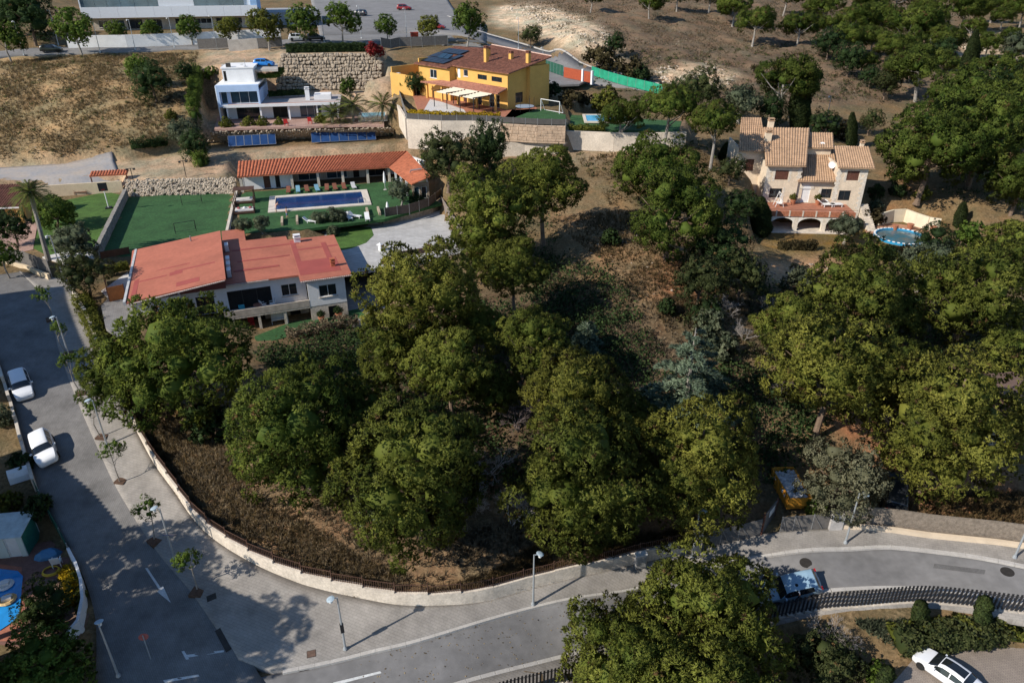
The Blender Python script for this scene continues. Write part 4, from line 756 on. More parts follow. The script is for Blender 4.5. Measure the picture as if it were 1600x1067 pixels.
# black picket fence along the far pavement
def picket_fence():
    px = [(700, 1120), (800, 1087), (890, 1064), (1000, 1030), (1100, 1003), (1180, 980), (1225, 964), (1320, 950), (1425, 942), (1500, 947), (1600, 962), (1720, 990)]
    ln = smooth_line([P(u, v) for u, v in px], 400); L = np.concatenate([[0], np.cumsum(np.hypot(*np.diff(ln[:, :2], axis=0).T))]); n = int(L[-1] / .26); O = Vector(ln[0]); root = empty('picket_fence', O, 0, 'black metal fence of upright slats along the lower road', 'fence')
    me = bpy.data.meshes.new('slat'); bm = bmesh.new(); bmesh.ops.create_cube(bm, size=1); bmesh.ops.scale(bm, vec=(.13, .035, 1.5), verts=bm.verts); bmesh.ops.translate(bm, vec=(0, 0, .85), verts=bm.verts); bm.to_mesh(me); bm.free(); me.materials.append(BLACKM)
    for i in range(n):
        s = L[-1] * (i + .5) / n; x, y = np.interp(s, L, ln[:, 0]), np.interp(s, L, ln[:, 1]); x2, y2 = np.interp(s + .2, L, ln[:, 0]), np.interp(s + .2, L, ln[:, 1]); z = h_smooth(np.array([x]), np.array([y]))[0]
        inst(me, 'slat', root, (x - O.x, y - O.y, z - O.z + .1), (0, 0, math.atan2(y2 - y, x2 - x)))
    for zz, nm in ((.45, 'rail'), (1.5, 'rail')):
        k = np.linspace(0, L[-1], 60); X, Y = np.interp(k, L, ln[:, 0]), np.interp(k, L, ln[:, 1]); MB().tube([(a - O.x, b - O.y, c - O.z + zz) for a, b, c in zip(X, Y, h_smooth(X, Y))], .03, 4).build(nm, BLACKM, root)
    k = np.linspace(0, L[-1], 80); X, Y = np.interp(k, L, ln[:, 0]), np.interp(k, L, ln[:, 1]); Z = h_smooth(X, Y); b_ = MB()
    for i in range(79):
        a = math.atan2(Y[i + 1] - Y[i], X[i + 1] - X[i]); b_.box(((X[i] + X[i + 1]) / 2 - O.x, (Y[i] + Y[i + 1]) / 2 - O.y, (Z[i] + Z[i + 1]) / 2 - O.z), (math.hypot(X[i + 1] - X[i], Y[i + 1] - Y[i]), .25, .3), a)
    b_.build('plinth', STUCCO_ST, root)
picket_fence()
# street's west side
ww = [Vector(p) for p in W_SW]; wa = [P(u, v) for u, v in ((-30, 520), (0, 577), (19, 635), (37, 700), (57, 765))]
wall_run('street_wall', wa, .9, .25, STUCCO_ST, 'pale wall along the left edge of the street beside parked cars', seg=3, step=True)
wb = [P(u, v) for u, v in ((60, 772), (80, 812), (100, 848), (112, 872))]
fence_run('mesh_fence', wb, 1.5, mat('dark_green_screen', (.02, .09, .06), .8, .2, 2), 'dark green screen fence at the shaded edge of the street', seg=1.5)
wc = [P(u, v) for u, v in ((112, 872), (124, 895), (132, 920), (135, 950), (128, 985), (112, 1005))]
wall_run('street_wall', wc, 1.1, .2, WHITEW, 'white wall curving round the corner garden with blue pool', seg=1.5)
# ---- villa terraces ----
STONEW = mat('warm_stone', (.40, .32, .23), .92, .3, 2.4, .6, fine=.25)
def stone_course_wall(name, pts, hgt, base, label, th=.4, sz=(.5, .28), m=None, drop=.3, top_px=None, group=None):
    """drystone wall: every stone its own block, joined"""
    pts = arr(pts); O = pts[0]; root = empty(name, (O.x, O.y, base), 0, label, 'wall', group); core = MB(); st = MB()
    for a, b in zip(pts, pts[1:]):
        L = (b - a).xy.length; ang = math.atan2(b.y - a.y, b.x - a.x); c = (a + b) / 2; core.box((c.x - O.x, c.y - O.y, (hgt - drop) / 2 - .02), (L, th * .8, hgt + drop - .04), ang)
        ca, sa = math.cos(ang), math.sin(ang); z = 0
        while z < hgt - .05:
            hh = min(sz[1] * random.uniform(.75, 1.25), hgt - z); s = -random.uniform(0, sz[0])
            while s < L:
                w = sz[0] * random.uniform(.6, 1.5); s0, s1 = max(s, 0), min(s + w, L)
                if s1 - s0 > .08:
                    d = th * random.uniform(.92, 1.12); x = (s0 + s1) / 2; st.box((a.x + ca * x - O.x, a.y + sa * x - O.y, z + hh / 2), (s1 - s0 - .03, d, hh - .03), ang + random.uniform(-.03, .03), random.uniform(-.04, .04))
                s += w
            z += hh
    k = core.build('wall_core', DARKIN if False else m or STONEW, root); st.build('stones', m or STONEW, k, bevel=.03)['kind'] = 'stuff'; return root
stone_course_wall('stone_wall', [U(152, 403, 8.4), U(176, 352, 8.4), U(198, 306, 8.4)], 1.3, 8.2, 'grey stone wall dividing the left garden from sports turf', .55, m=mat('grey_stone', (.25, .23, .20), .92, .3, 2, .5, fine=.2))
wall_run('turf_wall', [U(371, 303, 8.2), U(363, 335, 8.2), U(356, 368, 8.2)], .75, .35, PALE_STONE, 'low pale wall between sports turf and pool lawn', base=8.2)
stone_course_wall('terrace_wall', [U(374, 370, 7.2), U(440, 364, 7.2)], 1.3, 7.2, 'stone terrace wall left of the garden steps below pool lawn')
stone_course_wall('terrace_wall', [U(470, 362, 7.2), U(530, 354, 7.2), U(577, 347, 7.2)], 1.3, 7.2, 'stone terrace wall between two garden stairs below pool lawn')
stone_course_wall('terrace_wall', [U(598, 350, 7.2), U(640, 343, 7.2), U(672, 334, 7.2), U(692, 322, 7.2)], 1.3, 7.2, 'curved stone terrace wall under the dark fence by driveway')
def stair(name, u, v, z, rz, w, n, rise, label):
    p = U(u, v, z); o = empty(name, p, rz, label, 'steps', 'garden stairs below the pool lawn')
    for k in range(n): MB().bx(-w / 2, w / 2, k * .38, n * .38, k * rise, (k + 1) * rise - .004).build('step', PALE_STONE, o)
    for s in (-1, 1): MB().bx(s * (w / 2 + .17) - .15, s * (w / 2 + .17) + .15, -.1, n * .38 + .2, -.2, n * rise + .45).build('cheek_wall', STONEW, o)
stair('garden_stair', 455, 366, 7.2, R(15), 1.7, 7, .19, 'stone garden stair with two cheek walls left of the topiary trees')
stair('garden_stair', 586, 351, 7.2, R(15), 1.3, 7, .19, 'narrow stone garden stair beside the dark driveway fence')
fence_run('screen_fence', [U(602, 339, 8.5), U(640, 333, 8.5), U(670, 323, 8.5), U(690, 308, 8.5)], 1.3, BROWNSC, 'curved dark screen fence on the stone terrace wall above driveway', base=8.5)
fence_run('screen_fence', [U(688, 322, 7.2), U(706, 352, 7.2), U(737, 400, 7.2)], 1.9, mat('taupe_screen', (.22, .18, .15), .9, .2, 2, .3), 'tall taupe screen fence on the right edge of the driveway', base=7.2)
wall_run('brown_wall', [U(621, 416, 6.0), U(680, 406, 6.0), U(727, 397, 6.0)], 2.3, .25, mat('brown_render', (.10, .06, .05), .85, .15, 1), 'dark brown wall between driveway and the lower patio', base=5.6, seg=5)
wall_run('red_gate', [U(556, 419, 5.4), U(571, 417, 5.4)], 2.2, .12, mat('red_brown_metal', (.16, .035, .025), .6, .15, 2), 'dark red sliding gate below driveway beside the white barbecue', 'gate', base=5.0, seg=2)
stone_course_wall('stone_wall', [U(572, 419, 5.4), U(620, 411, 5.4)], 2.0, 5.0, 'grey stone wall behind the white barbecue', .4, m=mat('grey_stone', (.25, .23, .20)))
bq = empty('barbecue', U(597, 416, 5.0), R(15), 'white brick garden barbecue with tall tapered chimney', 'barbecue')
MB().bx(-.9, .9, -.5, .5, -.9, .1).build('base', WHITEW, bq); MB().bx(-.75, .75, -.45, .45, .102, .3).build('counter', mat('bbq_grey', (.3, .3, .3)), bq)
for s in (-1, 1): MB().bx(s * .65 - .1, s * .65 + .1, -.4, .45, .302, 1.1).build('side_wall', WHITEW, bq)
MB().prism([(-.75, -.45), (.75, -.45), (.75, .45), (-.75, .45)], 1.1, 1.25).build('lintel', WHITEW, bq); MB().lathe([(1.0, 1.252), (.42, 1.9), (.3, 2.0), (.3, 2.9)], 4).build('chimney', WHITEW, bq); MB().lathe([(.45, 2.95), (.5, 3.05), (.05, 3.3)], 4).build('chimney_cap', WHITEW, bq)
# swimming pool of the white villa
pool_water = mat('pool_water_deep', (.010, .042, .14), .06, .25, .5, .15, spec=.7, bscale=3); COPE = mat('coping_stone', (.60, .53, .44), .85, .12, 2, fine=.1)
def rect_pool(F, x0, x1, y0, y1, z, cw, wm, label, name='swimming_pool'):
    c = F.W((x0 + x1) / 2, (y0 + y1) / 2, z); o = empty(name, c, F.a, label, 'pool'); a, b = (x1 - x0) / 2, (y1 - y0) / 2
    k = MB(); k.bx(-a, a, -b, -b + cw, -.1, .16).bx(-a, a, b - cw, b, -.1, .16).bx(-a, -a + cw, -b + cw, b - cw, -.1, .16).bx(a - cw, a, -b + cw, b - cw, -.1, .16); k.build('coping', COPE, o)
    MB().bx(-a + cw, a - cw, -b + cw, b - cw, -.1, .07).build('water', wm, o); return o
pl = rect_pool(ph, 4.0, 18.9, -13.1, -4.9, 0.02, .95, pool_water, 'long dark blue swimming pool with stone coping on turf lawn')
ld = MB()
for s in (-.25, .25): ld.tube([(5.6, -3.2 + s, -.1), (5.6, -3.2 + s, .8), (6.1, -3.2 + s, 1.0), (6.7, -3.2 + s, .7), (6.7, -3.2 + s, .1)], .03)
ld.build('ladder', STEEL, pl)
ypool = Frame(U(890, 200, 17), -2); aqua = mat('pool_water_turquoise', (.03, .33, .52), .08, .15, .7, .1, spec=.6)
p_ = ypool.z(913, 194, 0); q_ = ypool.z(965, 182, 0); rect_pool(ypool, p_.x, q_.x + 1.5, p_.y, p_.y + 6.5, .25, .45, aqua, 'small turquoise pool with white rim below the yellow house')
bpool = Frame(U(560, 190, 14), 10); rect_pool(bpool, 0, 5.5, -.5, 8, 0.05, .4, aqua, 'turquoise pool partly behind the palms of the blue house')
# oval mansion pool with tiled rim
op = empty('oval_pool', U(1407, 372, 6.3), R(-4), 'oval blue pool with white studded rim beside the stone mansion', 'pool')
MB().lathe([(3.55, 0), (3.55, .3), (3.2, .32), (3.2, .1)], 40, sy=.62 * 1.6).build('rim', mat('pool_blue_tile', (.03, .25, .45), .4, .2, 4), op)
MB().lathe([(3.2, .05), (3.2, .12), (.01, .125)], 40, sy=.99).build('water', mat('pool_water_murky', (.02, .15, .22), .08, .4, .45, .1, col2=(.14, .15, .13), spec=.5), op)
for k in range(34):
    a = 2 * math.pi * k / 34; MB().box((3.42 * math.cos(a), 3.42 * .99 * math.sin(a), .36), (.34, .22, .08), a + R(90)).build('rim_stone', FRAMEW, op)
pad_t = MB().lathe([(4.9, -.1), (4.9, .05), (.1, .055)], 32).build('pool_terrace', mat('pool_terrace_tile', (.40, .21, .13), .85, .2, 2, fine=.2)); pad_t.location = U(1410, 367, 6.3); pad_t['kind'] = 'structure'
cw = [U(1372, 352, 6.4), U(1392, 346, 6.4), U(1412, 345, 6.4), U(1430, 352, 6.4), U(1448, 358, 6.4), U(1466, 361, 6.4)]
wall_run('curved_wall', cw, lambda k, n: 1.9, .3, mat('cream_wall', (.66, .58, .43), .9, .08, 1), 'curved cream garden wall behind the oval pool', seg=2, base=6.3)
# ---- upper terraces ----
def rubble(name, A0, A1, B0, B1, n, m, label, sz=.55):
    """loose stone embankment between bottom line A and top line B"""
    O = Vector(A0); root = empty(name, O, 0, label, 'embankment'); mb = MB(); st = MB(); A0, A1, B0, B1 = map(Vector, (A0, A1, B0, B1)); back = Vector((0, .6, -.3))
    mb.add([p - O for p in (A0 + back, A1 + back, B1 + back, B0 + back)], [(0, 1, 2, 3)]); mb.build('earth', m, root); V, Fs = ICO1
    for i in range(n):
        s, t = random.random(), random.random(); p = A0.lerp(A1, s).lerp(B0.lerp(B1, s), t) - O; k = sz * random.uniform(.5, 1.2); M = Matrix.Rotation(random.uniform(0, 6), 3, Vector((random.random(), random.random(), random.random())).normalized())
        st.add([p + M @ Vector((v[0] * k * random.uniform(.85, 1.1), v[1] * k * .75, v[2] * k * .6)) for v in V], Fs)
    st.build('stones', m, root)['kind'] = 'stuff'
def _ico():
    bm = bmesh.new(); bmesh.ops.create_icosphere(bm, subdivisions=1, radius=.5); v = [tuple(x.co) for x in bm.verts]; f = [tuple(y.index for y in x.verts) for x in bm.faces]; bm.free(); return v, f
ICO1 = _ico()
rubble('stone_embankment', U(200, 307, 8.2), U(370, 303, 8.2), U(200, 307, 8.2) + Vector((-.3, .9, 2.3)), U(370, 303, 8.2) + Vector((-.3, .9, 2.4)), 1100, mat('rubble_pale', (.42, .35, .27), .95, .3, 1.5, .5), 'loose pale rubble bank above the sports turf')
wall_run('plastered_wall', [U(u, v, 10.2) - Vector((0, .5, 0)) for u, v in ((-60, 300), (60, 291), (192, 283))], 1.75, .3, CREAM, 'cream plastered wall behind the left garden lawn', base=8.6, seg=6)
def boulder_wall():
    B0, B1, T0, T1 = U(432, 142, 17.2), U(596, 140, 17.2), U(440, 85, 23.9), U(593, 83, 23.9)
    O = Vector(B0); root = empty('boulder_wall', O, 0, 'tall retaining wall of big tan boulders behind the blue house', 'wall'); m = mat('boulder_tan', (.33, .27, .20), .95, .35, .9, .6, bscale=4, fine=.25)
    MB().add([p - O + Vector((0, .7, 0)) for p in (Vector(B0), Vector(B1), Vector(T1), Vector(T0))], [(0, 1, 2, 3)]).build('earth', mat('wall_earth', (.10, .08, .06), .95), root)
    ms_ = []
    for k in range(7):
        bm = bmesh.new(); bmesh.ops.create_icosphere(bm, subdivisions=2, radius=.5); me = bpy.data.meshes.new('boulder')
        for v in bm.verts:
            c = v.co; e_ = 5.0; l = (abs(c.x) ** e_ + abs(c.y) ** e_ + abs(c.z) ** e_) ** (1 / e_); v.co = c / l * .5 * random.uniform(.9, 1.08)
        bm.to_mesh(me); bm.free(); me.materials.append(m); ms_.append(me)
    rows = 10
    for j in range(rows):
        s = -random.uniform(0, .02); t = (j + .5) / rows
        while s < 1:
            w = random.choice((random.uniform(.018, .03), random.uniform(.03, .06))); L = B0.lerp(T0, t); Rr = B1.lerp(T1, t); p = L.lerp(Rr, min(s + w / 2, 1)) - O; W_ = (Rr - L).length * w
            inst(random.choice(ms_), 'boulder', root, p + Vector((0, random.uniform(-.1, .1), random.uniform(-.1, .1))), (random.uniform(-.3, .3), random.uniform(-.32, .32), random.uniform(-.3, .3)), (W_ * random.uniform(.95, 1.12), 1.0, (T0.z - B0.z) / rows * random.uniform(.8, 1.4))); s += w
boulder_wall()
rubble('stone_bank', U(325, 223, 11.5), U(615, 213, 11.5), U(325, 206, 14.0), U(615, 199, 14.0), 800, RUBBLE, 'rough stone bank under the blue house garden', .5)
# solar arrays
def solar_array(u0, v0, u1, v1, n, z, label):
    a, b = U(u0, v0, z), U(u1, v1, z); o = empty('solar_array', a, math.atan2(b.y - a.y, b.x - a.x), label, 'solar panels', 'ground solar arrays'); L = (b - a).length; w = L / n; sm = mat('solar_blue', (.018, .05, .14), .3, .2, .8, spec=.35)
    for i in range(n):
        p = MB().box((w * (i + .5), .75, .95), (w - .08, 2.0, .05), 0, R(48)).build('solar_panel', sm, o); f = MB()
        for s in (-1, 1): f.box((w * (i + .5) + s * (w / 2 - .04), .75, .96), (.05, 2.04, .07), 0, R(48))
        for s in (-1, 1): f.box((w * (i + .5), .75 + s * .68, .95 + s * .755), (w - .1, .05, .07), 0, R(48))
        f.build('panel_frame', STEEL, p)
        MB().tube([(w * (i + .5), 1.3, -.3), (w * (i + .5), 1.3, 1.45)], .04).build('support', STEEL, o)
solar_array(357, 231, 432, 227, 6, 11.5, 'left ground array of six tilted blue solar panels'); solar_array(487, 225, 588, 220, 7, 11.5, 'right ground array of seven tilted blue solar panels')
# yellow house retaining walls and fences
RET = mat('retaining_concrete', (.60, .52, .42), .92, .16, .5, .3, coord='World', fine=.12); DGREY = mat('dark_fence', (.08, .075, .07), .8, .15, 2)
ya = [U(636, 187, 18.2), U(690, 190, 18.2), U(738, 190, 18.2), U(783, 192, 18.2)]
wall_run('retaining_wall', ya, .1, .5, RET, 'tall cream concrete retaining wall under the yellow house garden', seg=5, base=18.2, drop=4.6)
fence_run('garden_fence', ya, .9, DGREY, 'dark slatted fence on top of the tall cream retaining wall', base=18.3, seg=2)
yb = [U(783, 193, 18.2), U(840, 196, 18.2), U(884, 197, 18.2)]
stone_course_wall('retaining_wall', [Vector((p.x, p.y, 0)) for p in yb], 2.4, 15.8, 'tan stone retaining wall under the green play lawn', .6, (.9, .5), mat('tan_block', (.45, .33, .23), .93, .25, 1.2, .4, fine=.2))
wall_run('retaining_wall', [U(758, 236, 14.0), U(820, 234, 14.2), U(868, 232, 14.6), U(885, 226, 15)], 2.0, .4, RET, 'lower stained concrete retaining wall with painted patch behind oaks', seg=4, base=13.4)
fence_run('garden_fence', yb, .9, DGREY, 'dark wire fence along the front of the play lawn', base=18.3, seg=2)
yc = [U(885, 206, 16.9), U(960, 209, 16.9), U(1030, 209, 16.9), U(1072, 208, 16.9)]
wall_run('retaining_wall', yc, .15, .4, RET, 'long cream retaining wall below the small turquoise pool', seg=5, base=16.9, drop=2.8)
gs = empty('metal_stair', U(873, 222, 15.0), R(-5), 'grey metal garden gate with diagonal bracing by the retaining wall', 'gate')
MB().bx(-.9, .9, -.03, .03, .0, 2.4).build('gate_mesh', mat('mesh_grey', (.3, .3, .3), .6), gs)
for x in (-.95, 0, .95): MB().bx(x - .05, x + .05, -.06, .06, -.3, 2.6).build('post', STEEL, gs)
gs.name = 'metal_gate'
wall_run('white_wall', [U(640, 222, 12.8), U(652, 236, 11.6), U(664, 250, 10.5)], 1.8, .4, WHITEW, 'white sloping wall end beside the orange pool house roof', seg=3, step=True)
fence_run('green_fence', [P(924, 119), P(950, 128), P(980, 137), P(1006, 143), P(1034, 150)], 1.9, GREENM, 'bright green sagging mesh fence below the rocky bank', seg=3, zoff=.2)
fence_run('screen_fence', [U(851, 108, 18.6), U(880, 118, 18.6)], 2.2, mat('dark_green_screen', (.02, .09, .06)), 'dark green screen beside the yellow house driveway', base=18.4, seg=2)
gw = empty('red_gate', U(881, 121, 18.4), 0, 'brick red driveway gate with white posts by yellow house', 'gate'); b_ = U(926, 132, 18.2) - U(881, 121, 18.4); gw.rotation_euler.z = math.atan2(b_.y, b_.x); L = b_.xy.length
MB().bx(0, L * .62, -.05, .05, 0, 2.1).build('gate_leaf', mat('red_gate_paint', (.33, .07, .03), .6, .15, 2), gw); MB().bx(L * .7, L * .92, -.05, .05, 0, 2.1).build('gate_leaf', mat('red_gate_paint', (.33, .07, .03)), gw)
for x in (L * .66, L * .97): MB().bx(x - .25, x + .25, -.2, .2, -.3, 2.4).build('gate_pillar', WHITEW, gw)
# school wall and back street fences
wall_run('school_wall', [P(u, v) for u, v in ((108, 77), (200, 75), (300, 71), (400, 66), (440, 64))], 2.6, .4, WHITEW, 'long white retaining wall below the school building', seg=8)
fence_run('street_fence', [P(u, v) for u, v in ((311, 80), (340, 79), (358, 78))], 2.0, GREYM, 'dark grey solid fence panels above the blue house, left of concrete', seg=3, zoff=.4)
wall_run('concrete_wall', [P(u, v) for u, v in ((358, 80), (404, 77))], 2.2, .3, CONC, 'plain concrete wall panel on the back street above parked blue car', seg=3)
fence_run('street_fence', [P(u, v) for u, v in ((404, 78), (442, 76))], 2.0, GREYM, 'dark grey solid fence panels above the parked blue car', seg=3, zoff=.3)
fence_run('street_fence', [P(u, v) for u, v in ((596, 76), (625, 75), (660, 74), (700, 72))], 2.0, GREYM, 'grey weathered fence panels between red creeper and yellow house', seg=3, zoff=.2)
fence_run('garden_fence', [U(612, 128, 18), U(625, 150, 18), U(636, 186, 18)], 1.2, GREYM, 'grey fence on the wall left of the yellow house', base=17.6, seg=3)
wall_run('boundary_wall', [U(601, 140, 16), U(618, 170, 15.5), U(636, 205, 15)], 2.2, .4, RET, 'rough concrete boundary wall between palms and yellow house', seg=4, base=15, drop=1.5)
# ---------------- vegetation ----------------
def leaf_mat(name, c1, c2, trans=.42, rough=.65, sc=.9):
    if name in MATS: return MATS[name]
    m = bpy.data.materials.new(name); m.use_nodes = True; nt = m.node_tree; N = nt.nodes; L = nt.links; b = N['Principled BSDF']; b.inputs['Roughness'].default_value = rough; b.inputs['Specular IOR Level'].default_value = .12
    at = N.new('ShaderNodeAttribute'); at.attribute_name = 'tint'; oi = N.new('ShaderNodeObjectInfo')
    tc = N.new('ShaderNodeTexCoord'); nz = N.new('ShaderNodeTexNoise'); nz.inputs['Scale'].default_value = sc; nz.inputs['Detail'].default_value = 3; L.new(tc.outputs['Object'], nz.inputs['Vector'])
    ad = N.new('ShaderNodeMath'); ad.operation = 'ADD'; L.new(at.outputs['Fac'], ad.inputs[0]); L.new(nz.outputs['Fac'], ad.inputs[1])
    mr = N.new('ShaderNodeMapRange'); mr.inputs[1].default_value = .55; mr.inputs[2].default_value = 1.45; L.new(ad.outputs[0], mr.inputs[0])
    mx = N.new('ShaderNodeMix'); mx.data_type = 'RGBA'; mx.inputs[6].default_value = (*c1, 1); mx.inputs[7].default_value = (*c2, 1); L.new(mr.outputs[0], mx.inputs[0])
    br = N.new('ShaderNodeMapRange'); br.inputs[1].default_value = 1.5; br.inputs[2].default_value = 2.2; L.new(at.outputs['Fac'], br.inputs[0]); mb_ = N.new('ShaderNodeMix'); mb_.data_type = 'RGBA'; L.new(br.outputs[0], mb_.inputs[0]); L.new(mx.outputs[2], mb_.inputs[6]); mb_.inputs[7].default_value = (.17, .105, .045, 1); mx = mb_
    rr = N.new('ShaderNodeMapRange'); rr.inputs[3].default_value = .8; rr.inputs[4].default_value = 1.2; L.new(oi.outputs['Random'], rr.inputs[0])
    sv = N.new('ShaderNodeVectorMath'); sv.operation = 'SCALE'; L.new(mx.outputs[2], sv.inputs[0]); L.new(rr.outputs[0], sv.inputs['Scale']); L.new(sv.outputs[0], b.inputs['Base Color'])
    an_ = N.new('ShaderNodeAttribute'); an_.attribute_name = 'bough'; vt = N.new('ShaderNodeVectorTransform'); vt.vector_type = 'NORMAL'; vt.convert_from = 'OBJECT'; vt.convert_to = 'WORLD'; L.new(an_.outputs['Vector'], vt.inputs[0]); vn = N.new('ShaderNodeVectorMath'); vn.operation = 'NORMALIZE'; L.new(vt.outputs[0], vn.inputs[0]); L.new(vn.outputs[0], b.inputs['Normal'])
    if trans:
        t = N.new('ShaderNodeBsdfTranslucent'); L.new(sv.outputs[0], t.inputs[0]); ms = N.new('ShaderNodeMixShader'); ms.inputs[0].default_value = trans; L.new(b.outputs[0], ms.inputs[1]); L.new(t.outputs[0], ms.inputs[2]); L.new(ms.outputs[0], N['Material Output'].inputs[0])
    MATS[name] = m; return m
LM = {'pine': leaf_mat('pine_needles', (.09, .125, .022), (.32, .34, .066)), 'pine_dark': leaf_mat('pine_needles_dark', (.07, .115, .021), (.26, .30, .056)), 'pine_olive': leaf_mat('pine_needles_olive', (.11, .132, .023), (.36, .35, .068)), 'pine_bright': leaf_mat('pine_needles_bright', (.072, .122, .02), (.235, .28, .053)),
 'oak': leaf_mat('oak_leaves', (.042, .06, .02), (.13, .14, .052)), 'oak_dark': leaf_mat('dark_leaves', (.022, .046, .016), (.075, .115, .036)), 'oak_grey': leaf_mat('grey_leaves', (.11, .115, .065), (.26, .25, .15)), 'olive': leaf_mat('olive_leaves', (.075, .10, .058), (.20, .22, .13)), 'fresh': leaf_mat('fresh_leaves', (.06, .11, .018), (.18, .25, .045)), 'fresh_y': leaf_mat('yellowing_leaves', (.09, .11, .018), (.20, .20, .04)),
 'brownish': leaf_mat('bronze_leaves', (.05, .04, .018), (.12, .10, .045)), 'cypress': leaf_mat('cypress_scales', (.032, .06, .02), (.10, .13, .036)), 'cedar': leaf_mat('cedar_needles', (.14, .21, .135), (.36, .45, .30)), 'yellow': leaf_mat('yellow_flowers', (.25, .17, .01), (.6, .42, .02)), 'red': leaf_mat('red_creeper', (.12, .012, .012), (.32, .04, .04)), 'palm': leaf_mat('palm_leaves', (.06, .09, .02), (.22, .24, .06)), 'dry': leaf_mat('dry_grass_blades', (.11, .078, .035), (.32, .225, .105)), 'drydark': leaf_mat('dry_scrub_blades', (.10, .078, .052), (.48, .38, .24)), 'orange': leaf_mat('orange_leaves', (.3, .13, .02), (.5, .25, .04))}
BARK = mat('bark', (.17, .12, .085), .95, .3, 3, .6, fine=.3); BARKG = mat('bark_grey', (.26, .235, .205), .95, .25, 3, .5, fine=.3); TWIG = mat('dead_twigs', (.30, .27, .245), .95, .25, 2)
def unit(a): return a / np.maximum(np.linalg.norm(a, axis=-1, keepdims=True), 1e-9)
def ico_np(sub):
    bm = bmesh.new(); bmesh.ops.create_icosphere(bm, subdivisions=sub, radius=1); v = np.array([x.co for x in bm.verts]); f = np.array([[y.index for y in x.verts] for x in bm.faces]); bm.free(); return v, f
ICOV, ICOF = ico_np(2)
def blades(rng, pts, nrm, K, ln, wd, spread, tint, up=None, nb=None):
    """K narrow triangles fanning out of each point"""
    n = len(pts); p = np.repeat(pts, K, 0); d = unit(np.repeat(nrm, K, 0) + rng.normal(0, spread, (n * K, 3))); s = unit(np.cross(d, rng.normal(0, 1, (n * K, 3)))); l = ln * rng.uniform(.6, 1.25, (n * K, 1)); w = wd * rng.uniform(.7, 1.3, (n * K, 1))
    V = np.stack([p - s * w, p + s * w, p + d * l], 1).reshape(-1, 3); nn = unit(nrm + (0 if up is None else up)) if nb is None else nb; nn = unit(np.repeat(nn, K, 0) + rng.normal(0, .15, (n * K, 3))); return V, np.arange(n * K * 3).reshape(-1, 3), np.column_stack([np.repeat(np.repeat(tint, K), 3), np.repeat(nn, 3, 0)])
def leaves(rng, pts, nrm, size, tint):
    """one small kite-shaped leaf clump face per point (two triangles)"""
    n = len(pts); d = unit(nrm + rng.normal(0, .75, (n, 3))); a = unit(np.cross(d, rng.normal(0, 1, (n, 3)))); b = np.cross(d, a); s = size * rng.uniform(.55, 1.3, (n, 1))
    V = np.stack([pts - a * s, pts - b * s * .6, pts + a * s, pts + b * s * .6], 1).reshape(-1, 3); i = np.arange(n)[:, None] * 4; F = np.concatenate([i + [0, 1, 2], i + [0, 2, 3]], 1).reshape(-1, 3); nn = unit(nrm + rng.normal(0, .35, (n, 3))); return V, F, np.column_stack([np.repeat(tint, 4), np.repeat(nn, 4, 0)])
def join(parts):
    Vs, Fs, Ts = [], [], []; o = 0
    for V, F, T in parts: Vs.append(V); Fs.append(F + o); Ts.append(T); o += len(V)
    return np.vstack(Vs), np.vstack(Fs), np.vstack(Ts)
def leaf_mesh(name, parts, m):
    V, F, T = join(parts); me = np_mesh(name, V, F, m); a = me.attributes.new('tint', 'FLOAT', 'POINT'); a.data.foreach_set('value', np.ascontiguousarray(T[:, 0], dtype=np.float32)); q = me.attributes.new('bough', 'FLOAT_VECTOR', 'POINT'); q.data.foreach_set('vector', np.ascontiguousarray(T[:, 1:4], dtype=np.float32).ravel()); return me
